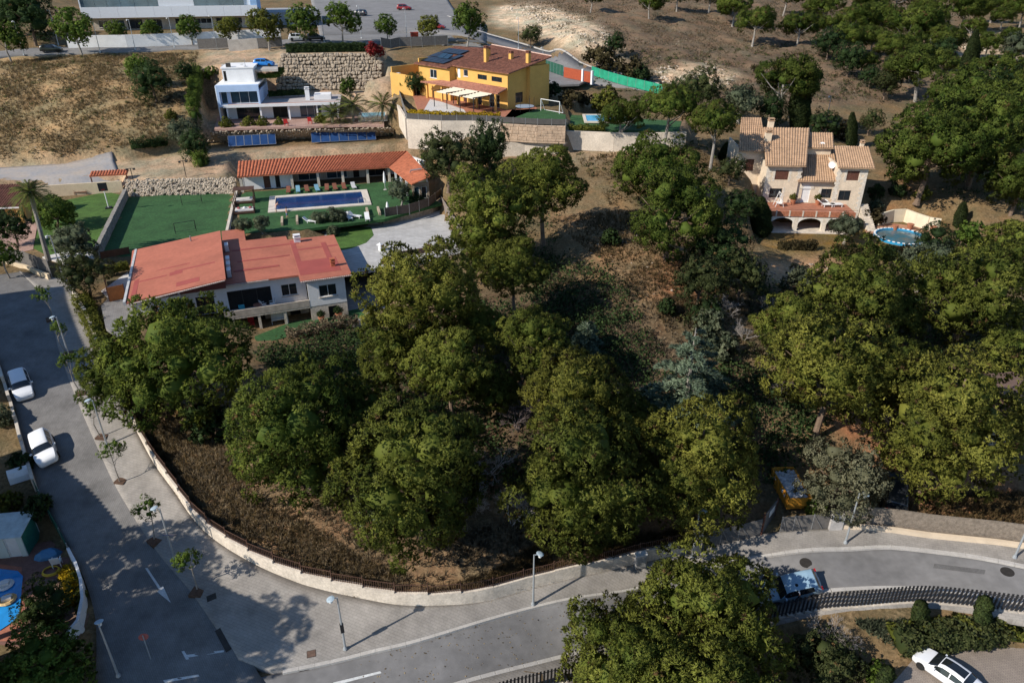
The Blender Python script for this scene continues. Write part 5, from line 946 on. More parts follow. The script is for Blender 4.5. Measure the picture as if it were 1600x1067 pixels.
def crown(kind, seed, a, b, m, nl=900, rl=.3, zmin=-.45, tuft=12, K=6, ln=.2, wd=.03, shell=(.76, 1.05), leaf=None, flat=0.0, core=.48, M=13, brown=0.0, lobes=None, lobe_r=None):
    """foliage crown: a dozen big boughs, each covered with small clumps of needle sprays or leaves"""
    lobe_r = lobe_r or .165 * (a * a * b) ** (1 / 3); lobes = lobes or 150
    rng = np.random.default_rng(seed); d = unit(rng.normal(0, 1, (M * 8, 3))); d = d[d[:, 2] > zmin]; keep = [0]
    for i in range(1, len(d)):
        if len(keep) < M and (d[keep] @ d[i]).max() < .84: keep.append(i)
    d = d[keep]; M = len(d); pm = d * np.array([a, a, b]) * .58 * rng.uniform(.72, 1.22, (M, 1)); rm = .46 * (a * a * b) ** (1 / 3) * rng.uniform(.68, 1.12, M)
    d = np.vstack([d, [[0, 0, 1]]]); pm = np.vstack([pm, [[0, 0, 0]]]); rm = np.append(rm, .55 * min(a, b)); M += 1
    if flat: pm[:, 2] = np.where(pm[:, 2] < 0, pm[:, 2] * flat, pm[:, 2])
    w1, w2, w3 = rng.normal(0, 1, (3, M, 3)); f1, f2, f3 = rng.uniform(0, 6.28, (3, M))
    lump = lambda q, k: 1 + .15 * np.sin(3.2 * (q * w1[k]).sum(-1) + f1[k]) + .13 * np.sin(6 * (q * w2[k]).sum(-1) + f2[k]) + .10 * np.sin(11 * (q * w3[k]).sum(-1) + f3[k])
    parts = []; tb = rng.uniform(.3, .7, M); sq = np.array([1, 1, .88])
    if core:
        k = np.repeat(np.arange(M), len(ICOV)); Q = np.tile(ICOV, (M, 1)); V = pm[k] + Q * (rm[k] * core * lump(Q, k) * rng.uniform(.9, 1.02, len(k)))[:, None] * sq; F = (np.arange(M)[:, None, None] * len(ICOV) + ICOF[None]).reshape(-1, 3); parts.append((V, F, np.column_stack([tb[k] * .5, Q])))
    n = int(lobes * 3); k = rng.choice(M, n, p=rm ** 2 / (rm ** 2).sum()); q = unit(rng.normal(0, 1, (n, 3))); ok = (q * unit(d[k] + np.array([0, 0, .25]))).sum(1) > -.4; k, q = k[ok], q[ok]; C = pm[k] + q * (rm[k] * lump(q, k) * rng.uniform(.72, .98, len(k)))[:, None] * sq
    dist = np.linalg.norm((C[:, None, :] - pm[None]) / sq, axis=2) / rm[None]; dist[np.arange(len(C)), k] = 9; vis = dist.min(1) > .72; C, q, k = C[vis][:lobes], q[vis][:lobes], k[vis][:lobes]; RL = lobe_r * rng.uniform(.65, 1.25, len(C))
    n = int(nl * 3.4); li = rng.choice(len(C), n, p=RL ** 2 / (RL ** 2).sum()); g = unit(rng.normal(0, 1, (n, 3)) + .75 * q[li] + np.array([0, 0, .15])); D = C[li] + g * (RL[li] * rng.uniform(.78, 1.06, n))[:, None] * np.array([1, 1, .9])
    dl = np.linalg.norm(D[:, None, :] - C[None], axis=2) / RL[None]; dl[np.arange(n), li] = 9; vis = dl.min(1) > .72; D, g, li = D[vis][:nl], g[vis][:nl], li[vis][:nl]
    tlo = tb[k] + rng.normal(0, .14, len(C)); tl = tlo[li] + rng.normal(0, .08, len(D)); tl = np.where(rng.random(len(D)) < brown, 2.2, tl); Rr = rl * rng.uniform(.6, 1.4, len(D)); idx = np.repeat(np.arange(len(D)), tuft); e = unit(rng.normal(0, 1, (len(idx), 3)) + .6 * g[idx] + np.array([0, 0, .25])); P_ = D[idx] + e * (Rr[idx] * rng.uniform(.3, 1.05, len(idx)))[:, None]; tn = tl[idx] + rng.normal(0, .06, len(idx)); nb = unit(.3 * q[li][idx] + 1.0 * g[idx] + .35 * e); q = g
    if leaf: parts.append(leaves(rng, P_, nb, leaf, tn))
    else: parts.append(blades(rng, P_, unit(e + .4 * q[idx] + np.array([0, 0, .35])), K, ln, wd, .5, tn, nb=nb))
    return leaf_mesh(kind, parts, m)
def trunk_mesh(seed, hgt, r, a, b, m, nb=7, lean=.05, start=.55):
    """trunk from z=-hgt (ground) to the crown centre z=0, limbs spreading into the crown"""
    rn = random.Random(seed); mb = MB(); top = Vector((rn.uniform(-.4, .4), rn.uniform(-.4, .4), 0)); base = Vector((rn.uniform(-1, 1) * lean * hgt, rn.uniform(-1, 1) * lean * hgt, -hgt - .4)); mid = base.lerp(top, .5) + Vector((rn.uniform(-.3, .3), rn.uniform(-.3, .3), 0))
    mb.tube([base, base.lerp(mid, .12), mid, top, top + Vector((0, 0, b * .5))], [r * 1.45, r * 1.05, r * .85, r * .6, r * .2], 8)
    for k in range(nb):
        an = 2 * math.pi * k / nb + rn.uniform(-.4, .4); s = rn.uniform(start, .95); p = base.lerp(mid, s * 2) if s < .5 else mid.lerp(top, s * 2 - 1); e = Vector((math.cos(an) * a * .72, math.sin(an) * a * .72, b * rn.uniform(-.1, .35))); q = p.lerp(e, .5) + Vector((0, 0, -.3)); mb.tube([p, q, e], [r * .45, r * .3, r * .1], 5)
    return mb.build('trunk', m).data
def _drop(me_):
    for o in [o for o in bpy.data.objects if o.data == me_]: bpy.data.objects.remove(o)
    return me_
TV = {}
def variants(key, n, fn): TV[key] = [fn(i) for i in range(n)]
def tree_variant(key, i, kind, a, b, hgt, tr, bark, nb=7, **kw): return (a, b, hgt, crown('crown', 100 + hash_(key) + i, a, b, **kw), _drop(trunk_mesh(hash_(key) + i, hgt, tr, a, b, bark, nb)))
def hash_(s): return sum((k + 1) * ord(c) for k, c in enumerate(s)) % 5000
PK = dict(nl=2000, rl=.25, tuft=7, K=5, ln=.21, wd=.048, brown=.02, lobes=190)
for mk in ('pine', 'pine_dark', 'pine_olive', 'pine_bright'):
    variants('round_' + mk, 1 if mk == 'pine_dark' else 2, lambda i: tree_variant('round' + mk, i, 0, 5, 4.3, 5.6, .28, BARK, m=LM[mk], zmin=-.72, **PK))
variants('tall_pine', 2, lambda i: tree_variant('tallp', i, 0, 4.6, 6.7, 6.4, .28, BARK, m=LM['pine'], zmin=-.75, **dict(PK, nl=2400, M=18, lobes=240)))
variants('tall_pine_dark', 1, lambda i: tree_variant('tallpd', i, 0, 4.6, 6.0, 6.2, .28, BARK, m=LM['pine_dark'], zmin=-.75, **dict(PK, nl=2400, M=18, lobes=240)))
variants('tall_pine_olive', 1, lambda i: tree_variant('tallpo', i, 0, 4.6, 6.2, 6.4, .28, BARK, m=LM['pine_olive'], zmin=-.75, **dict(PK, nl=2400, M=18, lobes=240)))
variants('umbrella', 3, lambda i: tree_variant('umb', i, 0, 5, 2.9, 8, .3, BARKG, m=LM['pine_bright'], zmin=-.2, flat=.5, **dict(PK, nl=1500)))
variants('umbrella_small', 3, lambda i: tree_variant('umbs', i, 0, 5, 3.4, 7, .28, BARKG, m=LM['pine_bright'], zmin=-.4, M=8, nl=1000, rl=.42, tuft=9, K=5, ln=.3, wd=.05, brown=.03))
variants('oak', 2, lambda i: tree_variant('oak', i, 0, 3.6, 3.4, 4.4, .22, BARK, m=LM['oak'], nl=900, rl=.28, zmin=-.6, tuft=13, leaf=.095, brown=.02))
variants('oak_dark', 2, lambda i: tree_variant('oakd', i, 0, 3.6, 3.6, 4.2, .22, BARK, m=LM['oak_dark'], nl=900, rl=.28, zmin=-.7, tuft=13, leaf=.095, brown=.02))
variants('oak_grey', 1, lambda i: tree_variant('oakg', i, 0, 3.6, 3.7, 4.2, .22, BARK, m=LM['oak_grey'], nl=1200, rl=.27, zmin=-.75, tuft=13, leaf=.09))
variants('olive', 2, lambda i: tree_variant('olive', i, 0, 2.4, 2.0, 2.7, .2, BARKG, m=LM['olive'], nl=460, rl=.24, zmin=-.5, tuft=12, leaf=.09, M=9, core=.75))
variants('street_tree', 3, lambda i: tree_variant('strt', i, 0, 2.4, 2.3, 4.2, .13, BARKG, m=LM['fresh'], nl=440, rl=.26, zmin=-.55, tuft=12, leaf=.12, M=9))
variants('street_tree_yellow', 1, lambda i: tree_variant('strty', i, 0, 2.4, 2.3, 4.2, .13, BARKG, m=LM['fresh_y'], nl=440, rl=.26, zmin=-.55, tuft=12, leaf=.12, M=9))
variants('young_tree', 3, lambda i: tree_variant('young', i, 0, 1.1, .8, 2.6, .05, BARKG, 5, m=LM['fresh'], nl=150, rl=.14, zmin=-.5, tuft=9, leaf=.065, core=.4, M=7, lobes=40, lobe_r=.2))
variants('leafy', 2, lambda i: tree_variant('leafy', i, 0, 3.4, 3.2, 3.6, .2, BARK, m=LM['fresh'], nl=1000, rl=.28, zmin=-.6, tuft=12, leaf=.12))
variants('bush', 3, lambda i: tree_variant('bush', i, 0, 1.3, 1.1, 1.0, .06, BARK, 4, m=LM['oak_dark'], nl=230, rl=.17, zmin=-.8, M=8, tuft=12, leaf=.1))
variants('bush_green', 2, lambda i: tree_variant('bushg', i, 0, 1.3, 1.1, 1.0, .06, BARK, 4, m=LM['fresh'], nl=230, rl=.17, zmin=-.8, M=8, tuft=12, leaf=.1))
variants('bush_olive', 2, lambda i: tree_variant('busho', i, 0, 1.3, 1.0, .95, .06, BARK, 4, m=LM['olive'], nl=230, rl=.17, zmin=-.8, M=8, tuft=12, leaf=.09))
variants('bush_brown', 2, lambda i: tree_variant('bushb', i, 0, 1.3, 1.0, .95, .06, BARK, 4, m=LM['brownish'], nl=230, rl=.17, zmin=-.8, M=8, tuft=12, leaf=.09))
variants('bush_yellow', 1, lambda i: tree_variant('bushy', i, 0, 1.3, 1.1, 1.1, .06, BARK, 4, m=LM['fresh_y'], nl=230, rl=.17, zmin=-.8, M=8, tuft=12, leaf=.1))
variants('bush_red', 1, lambda i: tree_variant('bushr', i, 0, 1.3, 1.0, .95, .06, BARK, 4, m=LM['red'], nl=230, rl=.17, zmin=-.8, M=8, tuft=12, leaf=.1))
variants('cone_bush', 1, lambda i: tree_variant('cone', i, 0, 2.3, 2.8, 2.6, .12, BARK, 5, m=LM['cypress'], nl=800, rl=.2, zmin=-.9, tuft=12, leaf=.08, M=14))
_tc = {}
def tree(key, u, v, rpx, label, cat='tree', k=None, name=None, group=None, sy=1.0, base=None):
    """tree whose crown centre stands over pixel (u,v), crown radius rpx pixels"""
    a, b, hgt, cm, tm = TV[key][_tc.setdefault(key, 0) % len(TV[key])]; _tc[key] += 1
    r = 3.0
    for _ in range(3):
        hc = (k if k else hgt / a) * r; g = P(u, v, hc); dep = g.y * _C - (g.z + hc - CAM_Z) * _S; r = rpx * dep / F_PX
    s = 1.08 * r / a; hc = (k if k else hgt / a) * r
    o = empty(name or {'bush': 'bush', 'shrub': 'shrub'}.get(cat, 'pine_tree' if ('pine' in key or 'umb' in key) else 'broadleaf_tree'), (g.x, g.y, g.z), random.uniform(0, 6.28), label, cat, group)
    inst(cm, 'crown', o, (0, 0, hc), (0, 0, 0), (s, s, s * sy)); inst(tm, 'trunk', o, (0, 0, hc), (0, 0, 0), (s, s, hc / hgt)); return o
# --- the wooded plot ---
T = tree
T('round_pine_dark', 288, 570, 103, 'huge dark rounded pine in front of the white villa', k=.9, sy=.95)
T('round_pine_dark', 188, 585, 56, 'smaller dark pine leaning over the pavement left of the huge one', k=1.1)
T('tall_pine_dark', 470, 676, 98, 'tall dense dark green pine behind the curved wall, left of centre', k=1.25)
T('tall_pine', 648, 748, 98, 'tall broad pine nearest the middle of the curved wall', k=1.4)
T('round_pine_olive', 655, 468, 86, 'rounded olive green pine right of the white villa patio', k=1.9)
T('round_pine', 617, 552, 58, 'middle sized pine just below the rounded olive green one', k=1.6); T('round_pine', 703, 574, 62, 'pine with pale tips between the olive green pine and the bare trees', k=2.0)
T('round_pine', 832, 532, 54, 'scraggy pine at the edge of the dark hollow', k=2.1); T('round_pine', 775, 612, 40, 'narrow young pine beside the purple grey bare tree')
T('tall_pine_olive', 902, 622, 70, 'tall yellow green pine left of the blue cedar', k=1.6); T('tall_pine', 912, 758, 88, 'broad pine above the road wall beside the person in maroon', k=1.35)
T('tall_pine_olive', 1088, 722, 84, 'sunlit spreading pine right of the person in maroon', k=1.4); T('round_pine', 560, 640, 48, 'dark pine in the gap between the two wall pines', k=1.5); T('round_pine', 745, 520, 44, 'shaded pine right of the rounded olive green one', k=1.6); T('round_pine_olive', 985, 660, 50, 'small yellow green pine between two taller pines')
T('round_pine', 765, 335, 66, 'wide umbrella pine left of the dark hollow, lower crown', k=1.8); T('round_pine', 850, 292, 60, 'wide umbrella pine left of the dark hollow, upper crown', k=1.7); T('round_pine', 765, 385, 48, 'low umbrella pine behind the driveway fence', k=1.2)
T('round_pine', 803, 422, 50, 'feathery grey green pine below the umbrella pines', k=1.9); T('round_pine_bright', 1022, 268, 58, 'umbrella pine on the slope left of the mansion, far one', k=1.05); T('round_pine_bright', 1050, 332, 66, 'umbrella pine with bare trunk on the open slope', k=1.25)
T('umbrella', 1046, 167, 43, 'tall umbrella pine with bare reddish trunk above the retaining wall', k=1.75); T('umbrella', 1116, 192, 39, 'umbrella pine close to the left of the mansion roof', k=1.9); T('umbrella_small', 970, 184, 34, 'small umbrella pine in front of the turquoise pool', k=1.5); T('umbrella_small', 1226, 128, 48, 'umbrella pine with pale forked trunk behind the mansion', k=1.5)
T('round_pine', 1338, 460, 74, 'pine directly below the mansion hedge', k=1.4); T('round_pine', 1240, 512, 56, 'smaller pine leaning left among the group below the mansion'); T('round_pine_olive', 1292, 575, 92, 'big broad pine in the middle of the group below the mansion', k=1.5); T('tall_pine_olive', 1480, 655, 96, 'very tall sunlit pine above the red clearing', k=1.5)
T('round_pine', 1515, 462, 82, 'large grey green pine right of the dark gap'); T('round_pine', 1585, 395, 52, 'pine at the right edge below the oval pool'); T('round_pine', 1578, 560, 50, 'shaded pine at the right edge beside the tallest pine'); T('round_pine', 1398, 500, 42, 'small pine filling the gap right of the one below the hedge'); T('round_pine', 1420, 575, 46, 'small pine crown between the two tallest right hand pines')
T('round_pine_bright', 1455, 235, 72, 'large pine right of the mansion chimneys'); T('round_pine_bright', 1532, 215, 74, 'large pine behind the mansion parking, second from mansion'); T('round_pine_bright', 1505, 160, 52, 'rounded pine above the large pines right of the mansion'); T('round_pine_bright', 1590, 180, 48, 'bright pine at the right edge above the mansion'); T('round_pine_bright', 1592, 285, 48, 'pine at the right edge level with the mansion terrace')
T('umbrella_small', 1440, 108, 42, 'rounded umbrella pine alone below the dark wood', k=1.2)
# hillside pines
_hp = ((1182, 36, 28), (1250, 40, 27), (1335, 32, 28), (1322, 55, 25), (1378, 30, 30), (1420, 42, 36), (1395, 70, 26), (1480, 60, 26), (1510, 12, 32), (1555, 8, 22), (1568, 26, 16), (1452, 15, 24), (1520, 42, 18), (1555, 110, 34), (1590, 130, 30), (1505, 105, 22), (1290, 12, 26), (1350, 5, 24), (1150, 8, 26), (1060, -8, 20), (1015, 4, 20), (925, -6, 18), (1110, -6, 24), (1405, -6, 28), (1580, 60, 20), (1230, -8, 24), (1350, 95, 20), (1460, 35, 26), (1545, 70, 22), (1430, 70, 24), (1600, 15, 22), (1290, 40, 18), (1365, 60, 22))
_ord = 'first second third fourth fifth sixth seventh eighth ninth tenth eleventh twelfth thirteenth fourteenth fifteenth sixteenth seventeenth eighteenth nineteenth twentieth twenty-first twenty-second twenty-third twenty-fourth twenty-fifth twenty-sixth twenty-seventh twenty-eighth twenty-ninth thirtieth thirty-first thirty-second thirty-third'.split()
for _i, (u, v, rp) in enumerate(sorted(_hp)):
    T('umbrella_small', u, v, rp, 'small hillside pine at upper right, ' + _ord[_i] + ' counted from the left', group='pines on the far hillside', k=random.uniform(1.0, 1.35))
# broadleaf trees
T('oak', 700, 246, 42, 'loose olive brown tree between retaining wall and pool house'); T('oak_dark', 766, 236, 32, 'dense dark evergreen below the cream retaining wall', sy=1.5); T('oak_grey', 1316, 746, 62, 'grey green evergreen oak beside the yellow skip'); T('oak_dark', 1128, 392, 48, 'dark evergreen oak on the slope left of the mansion terrace'); T('oak', 1095, 440, 42, 'dull green oak below the bare trunked umbrella pine'); T('oak', 1143, 266, 22, 'shaded oak against the left wall of the mansion'); T('oak_dark', 1158, 322, 26, 'dark laurel tree at the left corner of the mansion terrace'); T('oak', 1160, 430, 40, 'spreading scrub oak at the foot of the mansion slope'); T('oak_dark', 1105, 490, 26, 'low dark bush oak beside the bare thicket', k=.9)
T('leafy', 70, 1046, 68, 'bright leafy tree in the bottom left corner', k=.8, sy=.8); T('cone_bush', 72, 948, 36, 'dark clipped cone shaped evergreen beside the blue pool', k=1.0, cat='shrub')
T('oak', 132, 425, 36, 'olive green tree at the top of the street by the wooden fence'); T('olive', 113, 380, 32, 'grey olive tree on the left garden lawn'); T('leafy', 82, 332, 30, 'broad leaved fig tree on the left garden lawn', k=.9); T('oak_dark', 18, 356, 26, 'dark tree beside the left garden patio'); T('street_tree', 5, 400, 22, 'small tree at the left edge by the cream garden wall')
T('oak_dark', 238, 126, 28, 'dark round tree alone on the dry slope'); T('street_tree', 216, 106, 18, 'pale green tree behind the dark round one on the dry slope'); T('bush_yellow', 265, 180, 9, 'small yellow green bush on the dry slope', 'bush'); T('oak_dark', 288, 112, 15, 'dark bush by the ivy fence at the top of dry slope', 'bush')
T('olive', 290, 208, 26, 'dark shrub mass at the lower end of the ivy hedge', 'shrub'); T('oak_dark', 305, 226, 22, 'shaded conifer shrub beside the left solar array', 'shrub')
bst = ((10, 60, 24, 0, 'leftmost tree on the back street, at picture edge'), (118, 46, 27, 0, 'large round street tree beside the dark parked car'), (182, 49, 15, 0, 'second street tree right of the dark parked car'), (236, 49, 15, 0, 'third street tree right of the dark parked car'), (294, 45, 17, 0, 'street tree in front of the white wall, left of ivy fence'), (356, 45, 18, 1, 'yellowing street tree above the blue house'), (415, 40, 25, 1, 'broad yellow green street tree above the parked blue car'), (473, 35, 25, 0, 'street tree at the right end of the school'), (533, 33, 25, 0, 'largest street tree in front of the parking lot'), (603, 42, 16, 0, 'small street tree left of the red bin'), (670, 42, 17, 1, 'small yellow green street tree beside the red car'), (731, 34, 26, 0, 'round green tree at the bend above the yellow house'))
for u, v, rp, y_, lb in bst: T('street_tree_yellow' if y_ else 'street_tree', u, v, rp, lb, group='trees along the back street', k=1.45)
for (bu, bv, cu, cv, rp), lb in zip(((128, 616, 114, 562, 17), (161, 683, 146, 636, 16), (191, 752, 175, 702, 20), (243, 846, 236, 796, 21), (309, 926, 294, 876, 24), (108, 553, 88, 512, 15), (80, 500, 72, 460, 15)), ('fourth young street tree from the corner, beside upper white car', 'young street tree right of the gap between the two white cars', 'young street tree beside the lower white car', 'young street tree next to the lamp with solar panel', 'young street tree nearest the corner bend', 'young street tree under a lamp, third from the top', 'uppermost young street tree near the top of the street')):
    g = P(bu, bv); hc = 3.0; c = UY(cu, cv, g.y); hc = max(2.2, c.z - g.z); dep = g.y * _C - (c.z - CAM_Z) * _S; r_ = rp * dep / F_PX; a, b, hg, cm, tm = TV['young_tree'][_tc.setdefault('young_tree', 0) % 3]; _tc['young_tree'] += 1
    o = empty('young_tree', (g.x, g.y, g.z + .13), random.uniform(0, 6), lb, 'tree', 'young street trees'); s = r_ / a; inst(cm, 'crown', o, (0, 0, hc), (0, 0, 0), (s, s, s)); inst(tm, 'trunk', o, (0, 0, hc), (0, 0, 0), (1, 1, hc / hg))
    MB().bx(-.45, .45, -.45, .45, -.3, .06).build('tree_pit', mat('pit_soil', (.10, .06, .04), .95, .3, 4, .5), o)
# foreground trees
T('round_pine', 1100, 968, 110, 'big foreground pine, its crown covering the lower road', k=1.2); T('round_pine', 975, 1040, 96, 'foreground pine at the bottom edge left of the biggest one', k=.95); T('round_pine', 1090, 1100, 130, 'lower foreground pine cut off by the bottom edge', k=.9)
T('oak', 1290, 1030, 52, 'shaded grey shrub tree beside the big foreground pine', k=.8)
# garden shrubs
for key, u, v, rp, lb in (('bush', 326, 660, 34, 'green shrub under the huge dark pine by the wall'), ('bush_olive', 586, 800, 34, 'grey rosemary like shrub between the two wall pines'), ('bush_green', 1278, 798, 20, 'bright green bush in front of the yellow skip'), ('bush_yellow', 12, 785, 18, 'yellow flowering bush left of the pale shed'), ('bush', 60, 790, 22, 'dark bush beside the street wall above shed'), ('bush', 32, 720, 18, 'dark round bush below the lower white car'), ('bush_olive', 8, 650, 18, 'grey bush at the left edge beside street wall'),
  ('oak_dark', 1305, 1035, 30, 'dark shrub under the foreground trees near the car park'), ('bush_green', 1375, 1052, 20, 'leafy plants at the corner of the car park'), ('bush', 955, 372, 16, 'small dark green bush on the open slope'), ('bush', 1040, 480, 16, 'small green bush at the edge of shadow on slope'), ('bush_olive', 1110, 505, 26, 'grey green bush beside the bare thicket'), ('bush_olive', 1120, 540, 28, 'grey green bush below the bare thicket'), ('bush_olive', 1245, 440, 26, 'silver shrub on the bank below the left hedge'), ('olive', 1445, 415, 40, 'silver grey olive shrub below the oval pool'), ('oak_dark', 1462, 380, 30, 'dark shrub at the right end of the oval pool'), ('bush_green', 1510, 370, 24, 'bright shrub right of the oval pool wall'), ('oak_dark', 1385, 395, 14, 'low shrub on the hedge below the oval pool'),
  ('bush_green', 1302, 296, 0, ''), ('bush', 1405, 296, 13, 'dark green bush on the brown bank right of mansion'), ('bush', 1370, 300, 12, 'small cycad on the shaded bank right of mansion'), ('bush_yellow', 1440, 302, 12, 'orange tinted palm bush on the brown bank'), ('bush', 1410, 268, 16, 'low green bush beneath the large pine by mansion'), ('bush_brown', 1365, 340, 16, 'bronze bush at the foot of mansion outside stair'),
  ('bush_brown', 890, 155, 17, 'bronze red shrub beside the play goal'), ('bush_brown', 910, 158, 14, 'bronze shrub right of another by the turquoise pool'), ('bush_yellow', 950, 158, 22, 'yellow green shrub behind the turquoise pool'), ('bush', 860, 140, 16, 'ivy shrub at the gable of the yellow house'), ('bush_brown', 870, 172, 0, ''), ('oak_dark', 940, 135, 0, ''),
  ('oak_dark', 962, 70, 17, 'round dark bush on the pale rocky bank'), ('oak', 830, 55, 16, 'dark shrub at the bend of the side road'), ('bush_brown', 940, 95, 26, 'brown scrub along the side road fence'), ('bush_brown', 985, 110, 22, 'brown scrub above the green mesh fence'), ('bush', 1000, 118, 16, 'green scrub above the green mesh fence'), ('oak', 1090, 145, 34, 'mixed scrub below the pale scar of the bank'), ('olive', 1160, 160, 30, 'grey olive tree behind the mansion, left of the cypress'), ('oak_dark', 1060, 148, 22, 'dark scrub tree at the end of the green mesh fence'), ('oak_dark', 1205, 170, 24, 'dark hedge tree directly behind the mansion ridge'), ('bush_brown', 1182, 108, 8, 'small scrub on the hillside above the umbrella pine'),
  ('oak_dark', 1330, 92, 24, 'dark evergreen on the hillside above the mansion'), ('oak_dark', 1295, 68, 22, 'shaded evergreen below a small hillside pine'), ('oak', 1385, 130, 20, 'grey scrub tree above the shaded hollow'), ('oak_dark', 1400, 105, 20, 'dark evergreen left of the lone umbrella pine'), ('oak_dark', 1360, 120, 16, 'dark shrub on the hillside terrace'), ('oak_dark', 1560, 130, 26, 'dark undergrowth right of the leaning cypress'), ('olive', 1590, 75, 24, 'pale green tree beside the white path'), ('oak_dark', 1475, 85, 22, 'dark thicket left of the leaning cypress'), ('bush_brown', 1320, 205, 18, 'bronze conifer behind the mansion roof'), ('oak_dark', 1290, 195, 22, 'dark conifer right of the tall cypress'), ('oak', 1360, 190, 18, 'grey tree above the mansion parking'),
  ('olive', 1322, 356, 24, 'grey olive tree in front of the mansion arches'), ('bush_olive', 1365, 320, 14, 'leafless looking shrub on mansion steps'), ('olive', 625, 300, 20, 'small palm like yucca tree at the end of pool lawn'), ('oak_dark', 650, 315, 14, 'dark shrub behind the driveway fence'), ('bush_green', 670, 250, 14, 'bright green climber on the end of pool house'),
  ('olive', 380, 352, 14, 'clipped round olive tree left of the garden stair'), ('olive', 408, 350, 15, 'clipped round olive tree right beside its twin'), ('olive', 500, 342, 14, 'clipped cloud olive left of the taller one'), ('olive', 527, 340, 17, 'tall cloud pruned olive over the small lawn'), ('bush_olive', 522, 362, 10, 'lower ball of the cloud pruned olive'),
  ('bush_yellow', 356, 194, 11, 'lemon tree leftmost in the row before the blue house'), ('bush_yellow', 387, 194, 11, 'lemon tree second in the row before the blue house'), ('bush_yellow', 412, 192, 10, 'lemon tree third in the row before the blue house'), ('bush_yellow', 438, 192, 8, 'lemon tree fourth in the row before the blue house'), ('bush_yellow', 498, 186, 9, 'lemon tree beside the left palm'), ('bush', 608, 207, 8, 'round clipped bush at the right end of stone bank'), ('bush_green', 542, 136, 13, 'clipped round tree on the roof terrace of blue house'), ('oak_dark', 650, 130, 16, 'dark shrub at the left of the yellow house garden'), ('leafy', 640, 132, 12, 'leafy shrub on yellow house terrace'), ('leafy', 665, 130, 14, 'leafy garden tree in front of the yellow house'), ('olive', 697, 142, 10, 'thin dark tree on the white gravel'), ('bush_red', 584, 78, 14, 'crimson creeper at the right end of boulder wall'), ('bush_red', 592, 105, 9, 'crimson creeper trailing down the boulder wall'), ('bush_green', 330, 115, 12, 'clipped shrub at the left of blue house tower'), ('oak_dark', 40, 22, 40, 'dark wooded bank left of the school'), ('oak_dark', 12, 12, 36, 'dark trees at the top left corner'), ('bush_brown', 245, 300, 0, '')):
    if rp: T(key, u, v, rp, lb, 'bush' if key.startswith('bush') else 'tree')
# cypresses: base and top pixels
def column(bu, bv, tu, tv, wpx, label, key='cypress', clip=False):
    g = P(bu, bv); t = UY(tu, tv, g.y); hh = max(1.2, t.z - g.z); dep = g.y * _C - (g.z + hh / 2 - CAM_Z) * _S; r_ = wpx * dep / F_PX; rng = np.random.default_rng(int(bu * 7 + bv)); n = int(900 + 260 * hh * r_ * 3); z = rng.uniform(0, 1, n); an = rng.uniform(0, 6.283, n)
    prof = np.where(z < .15, .75 + z * 1.6, 1.0 - np.clip((z - .35) / .65, 0, 1) ** (2.2 if not clip else 6) * .93); rad = r_ * prof * rng.uniform(.72, 1.05, n) * (1 + .12 * np.sin(an * 3 + z * 14)); lean = (t.x - g.x); p = np.stack([np.cos(an) * rad + lean * z, np.sin(an) * rad, z * hh + .1], 1); nr = unit(np.stack([np.cos(an), np.sin(an), np.full(n, .5)], 1))
    parts = [blades(rng, p, nr, 3, .3 if not clip else .12, .07, .45, rng.uniform(.2, .8, n))]; o = empty('cypress_tree', g, 0, label, 'tree')
    k = 10; V = []; 
    for j in range(k + 1):
        zz = j / k; pf = (.75 + zz * 1.6) if zz < .15 else 1 - max(0, (zz - .35) / .65) ** (2.2 if not clip else 6) * .93
        for i in range(8): V.append((math.cos(i * .785) * r_ * pf * .78 + lean * zz, math.sin(i * .785) * r_ * pf * .78, zz * hh * .97 + .1))
    Fq = [(j * 8 + i, j * 8 + (i + 1) % 8, (j + 1) * 8 + (i + 1) % 8, (j + 1) * 8 + i) for j in range(k) for i in range(8)]; F3 = np.array([t_ for q in Fq for t_ in ((q[0], q[1], q[2]), (q[0], q[2], q[3]))]); Va = np.array(V); parts.append((Va, F3, np.column_stack([np.full(len(V), .3), unit((Va - np.array([0, 0, hh / 2])) * np.array([1, 1, .1]) + np.array([0, 0, .2]))])))
    inst(leaf_mesh('crown', parts, LM[key]), 'crown', o, (0, 0, 0)); MB().tube([(0, 0, -.4), (0, 0, .4)], .12).build('trunk', BARK, o)
column(1249, 203, 1252, 114, 15, 'tall dark cypress directly behind the mansion ridge'); column(1507, 138, 1526, 48, 11, 'tall leaning cypress on the right hand hillside'); column(1189, 368, 1190, 310, 14, 'stout cypress at the left end of the mansion arcade'); column(1330, 230, 1332, 178, 7, 'small cypress behind the right wing of mansion'); column(1434, 975, 1441, 941, 10, 'left of two clipped columns behind the picket fence', 'fresh_y' if False else 'cypress', True); column(1532, 973, 1541, 934, 11, 'right of two clipped columns behind the picket fence', 'cypress', True); column(1377, 1075, 1390, 1044, 10, 'clipped column at the corner of the car park', 'cypress', True); column(1497, 355, 1506, 318, 7, 'thin cypress beside the rock right of oval pool'); column(1130, 262, 1136, 225, 8, 'thin cypress against the left wall of mansion')
